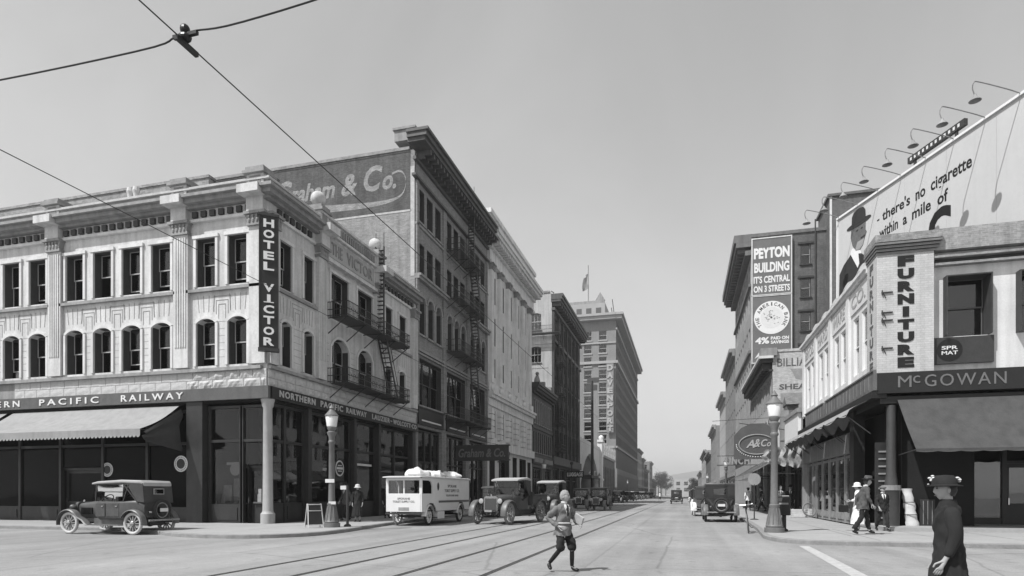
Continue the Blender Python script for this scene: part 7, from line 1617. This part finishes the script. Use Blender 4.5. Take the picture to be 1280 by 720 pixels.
        for s in 'lr':
            a = len(V); bot = P['a' + s] if not knickers else P['k' + s] * .8 + P['a' + s] * .2
            V += [P['p' + s], P['k' + s], bot + (Vector((0, 0, .01)) if not knickers else Vector((0, 0, 0)))]; RD += [.082, .08 if not knickers else .112, .068 if not knickers else .06]; E += [(0, a), (a, a + 1), (a + 1, a + 2)]
        folds(skin_obj('trousers', V, E, [tuple(q * k for q in r) if isinstance(r, tuple) else r * k for r in RD], legs, root), 0.07)
        if knickers:
            for s in 'lr': skin_obj('stocking', [P['k' + s], P['k' + s] * .5 + P['a' + s] * .5, P['a' + s]], [(0, 1), (1, 2)], [.054 * k, .056 * k, .043 * k], M_BLACK, root)
    for s in 'lr':
        a, t = P['a' + s], P['t' + s]; d = (t - a); d.z = 0; d.normalize()
        skin_obj('shoe', [a + Vector((0, 0, .01)), a * .75 + t * .25 - Vector((0, 0, .015)), t + d * .03 * k], [(0, 1), (1, 2)], [.048 * k, .05 * k, (.042 * k, .032 * k)], shoes or M_BLACK, root)
    return root
walk = dict(kl=(.16, .1, .52), al=(.2, .1, .12), tl=(.35, .12, .06), kr=(-.06, -.1, .5), ar=(-.3, -.1, .14), tr=(-.17, -.12, .04), el=(-.14, .24, 1.14), wl=(-.1, .25, .9), hl=(-.08, .25, .82), er=(.06, -.24, 1.14), wr=(.2, -.22, .95), hr=(.25, -.21, .88))
# the boy crossing the tracks with newspapers
boy = person('fair-haired boy in knickers crossing the tram tracks with papers under his arm', (-2.13, 11.25, 0.0), R(-40), 1.46, M_SUITMID, M_SUITDARK,
    dict(kl=(.16, .12, .52), al=(.12, .15, .1), tl=(.27, .19, .035), kr=(.1, -.14, .52), ar=(-.2, -.24, .17), tr=(-.08, -.29, .06), er=(-.16, -.33, 1.17), wr=(.1, -.22, 1.0), hr=(.17, -.19, .98), el=(-.02, .29, 1.17), wl=(.17, .3, 1.03), hl=(.24, .28, 1.0)), M_HAIRFAIR, None, None, knickers=True, lean=R(3), turn=R(28))
npf = tag(MB().box(-.1, .1, -.016, .016, -.085, .085).box(-.098, .096, -.022, -.0161, -.08, .083).build('newspapers', M_NEWS, None, (-1.85, 11.3, .95), R(-20), bevel=.008), 'folded newspapers held by the fair-haired boy', 'newspaper'); npf.rotation_euler = (R(10), R(28), R(-25))
bt = MB(); torus(bt, 1, .09, 32, 6, sq=.35); MB().add([(x * .118, z * .156, y * .5) for x, y, z in bt.v], bt.f).build('belt', M_TRIM, boy, (.006, 0, .885), smooth=True)
# right pavement
person('man in grey jacket and dark hat striding across the right pavement', (5.42, 21.9, .13), R(0), 1.78, M_SUITGREY, M_SUITDARK, walk, M_HAIRDARK, 'fedora', M_SUITGREY, lean=R(9))
person('woman in long white dress and white hat beside the striding man', (5.78, 23.9, .13), R(160), 1.64, dress=M_DRESS, hat='cloche', hatm=M_DRESS, pose=dict(el=(.05, .24, 1.15), wl=(.22, .18, 1.1), hl=(.29, .15, 1.09)))
hb = thing('handbag', 'dark handbag carried by the woman in white', 'bag', (5.32, 23.9, .92), R(20)); MB().box(-.16, .16, -.06, .06, -.14, .1).build('pouch', M_BLACK, hb, bevel=.03); MB().tube(arc_pts([(-.1, 0, .1), (-.06, 0, .24), (.06, 0, .24), (.1, 0, .1)], 5), .01, 6).build('handle', M_BLACK, hb)
person('capped youth in dark suit walking behind the striding man', (6.55, 24.0, .13), R(-80), 1.52, M_SUITDARK, M_SUITDARK, walk, M_HAIRDARK, 'cap', M_SUITMID)
person('man in grey suit holding a white paper under the striped awning', (5.7, 41.3, .13), R(-75), 1.75, M_SUITMID, M_SUITGREY, dict(el=(-.04, .24, 1.15), wl=(.18, .16, 1.08), hl=(.25, .12, 1.1)), M_HAIRFAIR)
tag(MB().box(-.2, .2, -.006, .006, -.08, .1).build('paper_sheet', M_WHITE, None, (5.95, 41.0, 1.2), R(10), bevel=.002), 'white paper in the hands of the man under the awning', 'paper')
person('dark-suited man in hat at the right end under the striped awning', (6.35, 41.9, .13), R(-100), 1.76, hat='fedora', hatm=M_SUITDARK)
person('dark-suited man farther back under the striped awning, facing left', (5.3, 47.5, .13), R(170), 1.74, M_SUITDARK, M_SUITDARK, walk, hat='fedora', hatm=M_SUITGREY)
person('shirt-sleeved man walking away under the far striped awning', (4.6, 49.5, .13), R(90), 1.72, M_DRESS, M_SUITDARK, walk, hat='cap', hatm=M_SUITDARK)
person('woman in black coat and flowered hat at the right edge, very near', (2.5, 7.05, 0), R(170), 1.56, dress=M_SUITDARK, hat='flowers', hatm=M_SUITDARK, turn=R(15))
# left pavement
person('man in dark suit walking by the hotel shop windows', (-15.3, 26.2, .13), R(-120), 1.76, M_SUITGREY, M_SUITDARK, walk, hat='fedora', hatm=M_SUITDARK)
person('woman in dark frock and pale hat walking towards the hotel corner', (-14.35, 25.6, .13), R(-70), 1.68, dress=M_SUITDARK, hat='cloche', hatm=M_TRIM)
person('man in black suit standing on the pavement just left of the white van', (-15.1, 30.0, .13), R(-50), 1.78, hat='fedora', hatm=M_SUITDARK)
person('second man in black right behind the man left of the white van', (-15.0, 31.6, .13), R(60), 1.75, M_SUITDARK, M_SUITDARK, walk, hat='cap', hatm=M_SUITDARK)
# drivers
sit = dict(pl=(0, .095, .92), kl=(.42, .12, .95), al=(.5, .12, .52), tl=(.63, .12, .46), pr=(0, -.095, .92), kr=(.42, -.12, .95), ar=(.5, -.12, .52), tr=(.63, -.12, .46), el=(.1, .24, 1.18), wl=(.32, .17, 1.22), hl=(.39, .15, 1.24), er=(.1, -.24, 1.18), wr=(.32, -.17, 1.22), hr=(.39, -.15, 1.24))
tm = Matrix.Translation((tl.x, tl.y, 0)) @ Matrix.Rotation(math.atan2(h.y, h.x), 4, 'Z')
pd = tm @ Vector((-.32, .35, .18)); person('driver in cap and light shirt at the wheel of the dusty truck', (pd.x, pd.y, pd.z), math.atan2(h.y, h.x), 1.8, M_SUITMID, M_SUITDARK, sit, hat='cap', hatm=M_SUITGREY)
person('driver sitting behind the windscreen of the white van', (-11.45, 25.9, .1), R(-91), 1.68, M_SUITGREY, M_SUITDARK, sit, hat='cap', hatm=M_SUITDARK)
person('driver under the white canopy of the second truck', (-8.15, 40.3, .2), R(-97), 1.8, M_SUITGREY, M_SUITDARK, sit, hat='fedora', hatm=M_SUITDARK)
person('tiny far pedestrian in pale shirt crossing the street', (-5.1, 140, 0), R(20), 1.75, M_DRESS, M_SUITDARK, walk, fingers=False)
# ---------------------------------------------------------------- summer haze along the street
hz = bpy.data.materials.new('summer_haze'); hz.use_nodes = True; nn = hz.node_tree.nodes; ll = hz.node_tree.links; nn.clear()
ho = nn.new('ShaderNodeOutputMaterial'); pv = nn.new('ShaderNodeVolumePrincipled'); pv.inputs['Color'].default_value = (.95, .95, .95, 1); pv.inputs['Density'].default_value = 0.0004; pv.inputs['Anisotropy'].default_value = 0.2
ll.new(pv.outputs[0], ho.inputs['Volume'])
stuff(MB().box(-2990, 2990, -120, 5100, -1.0, 190).build('haze', hz))
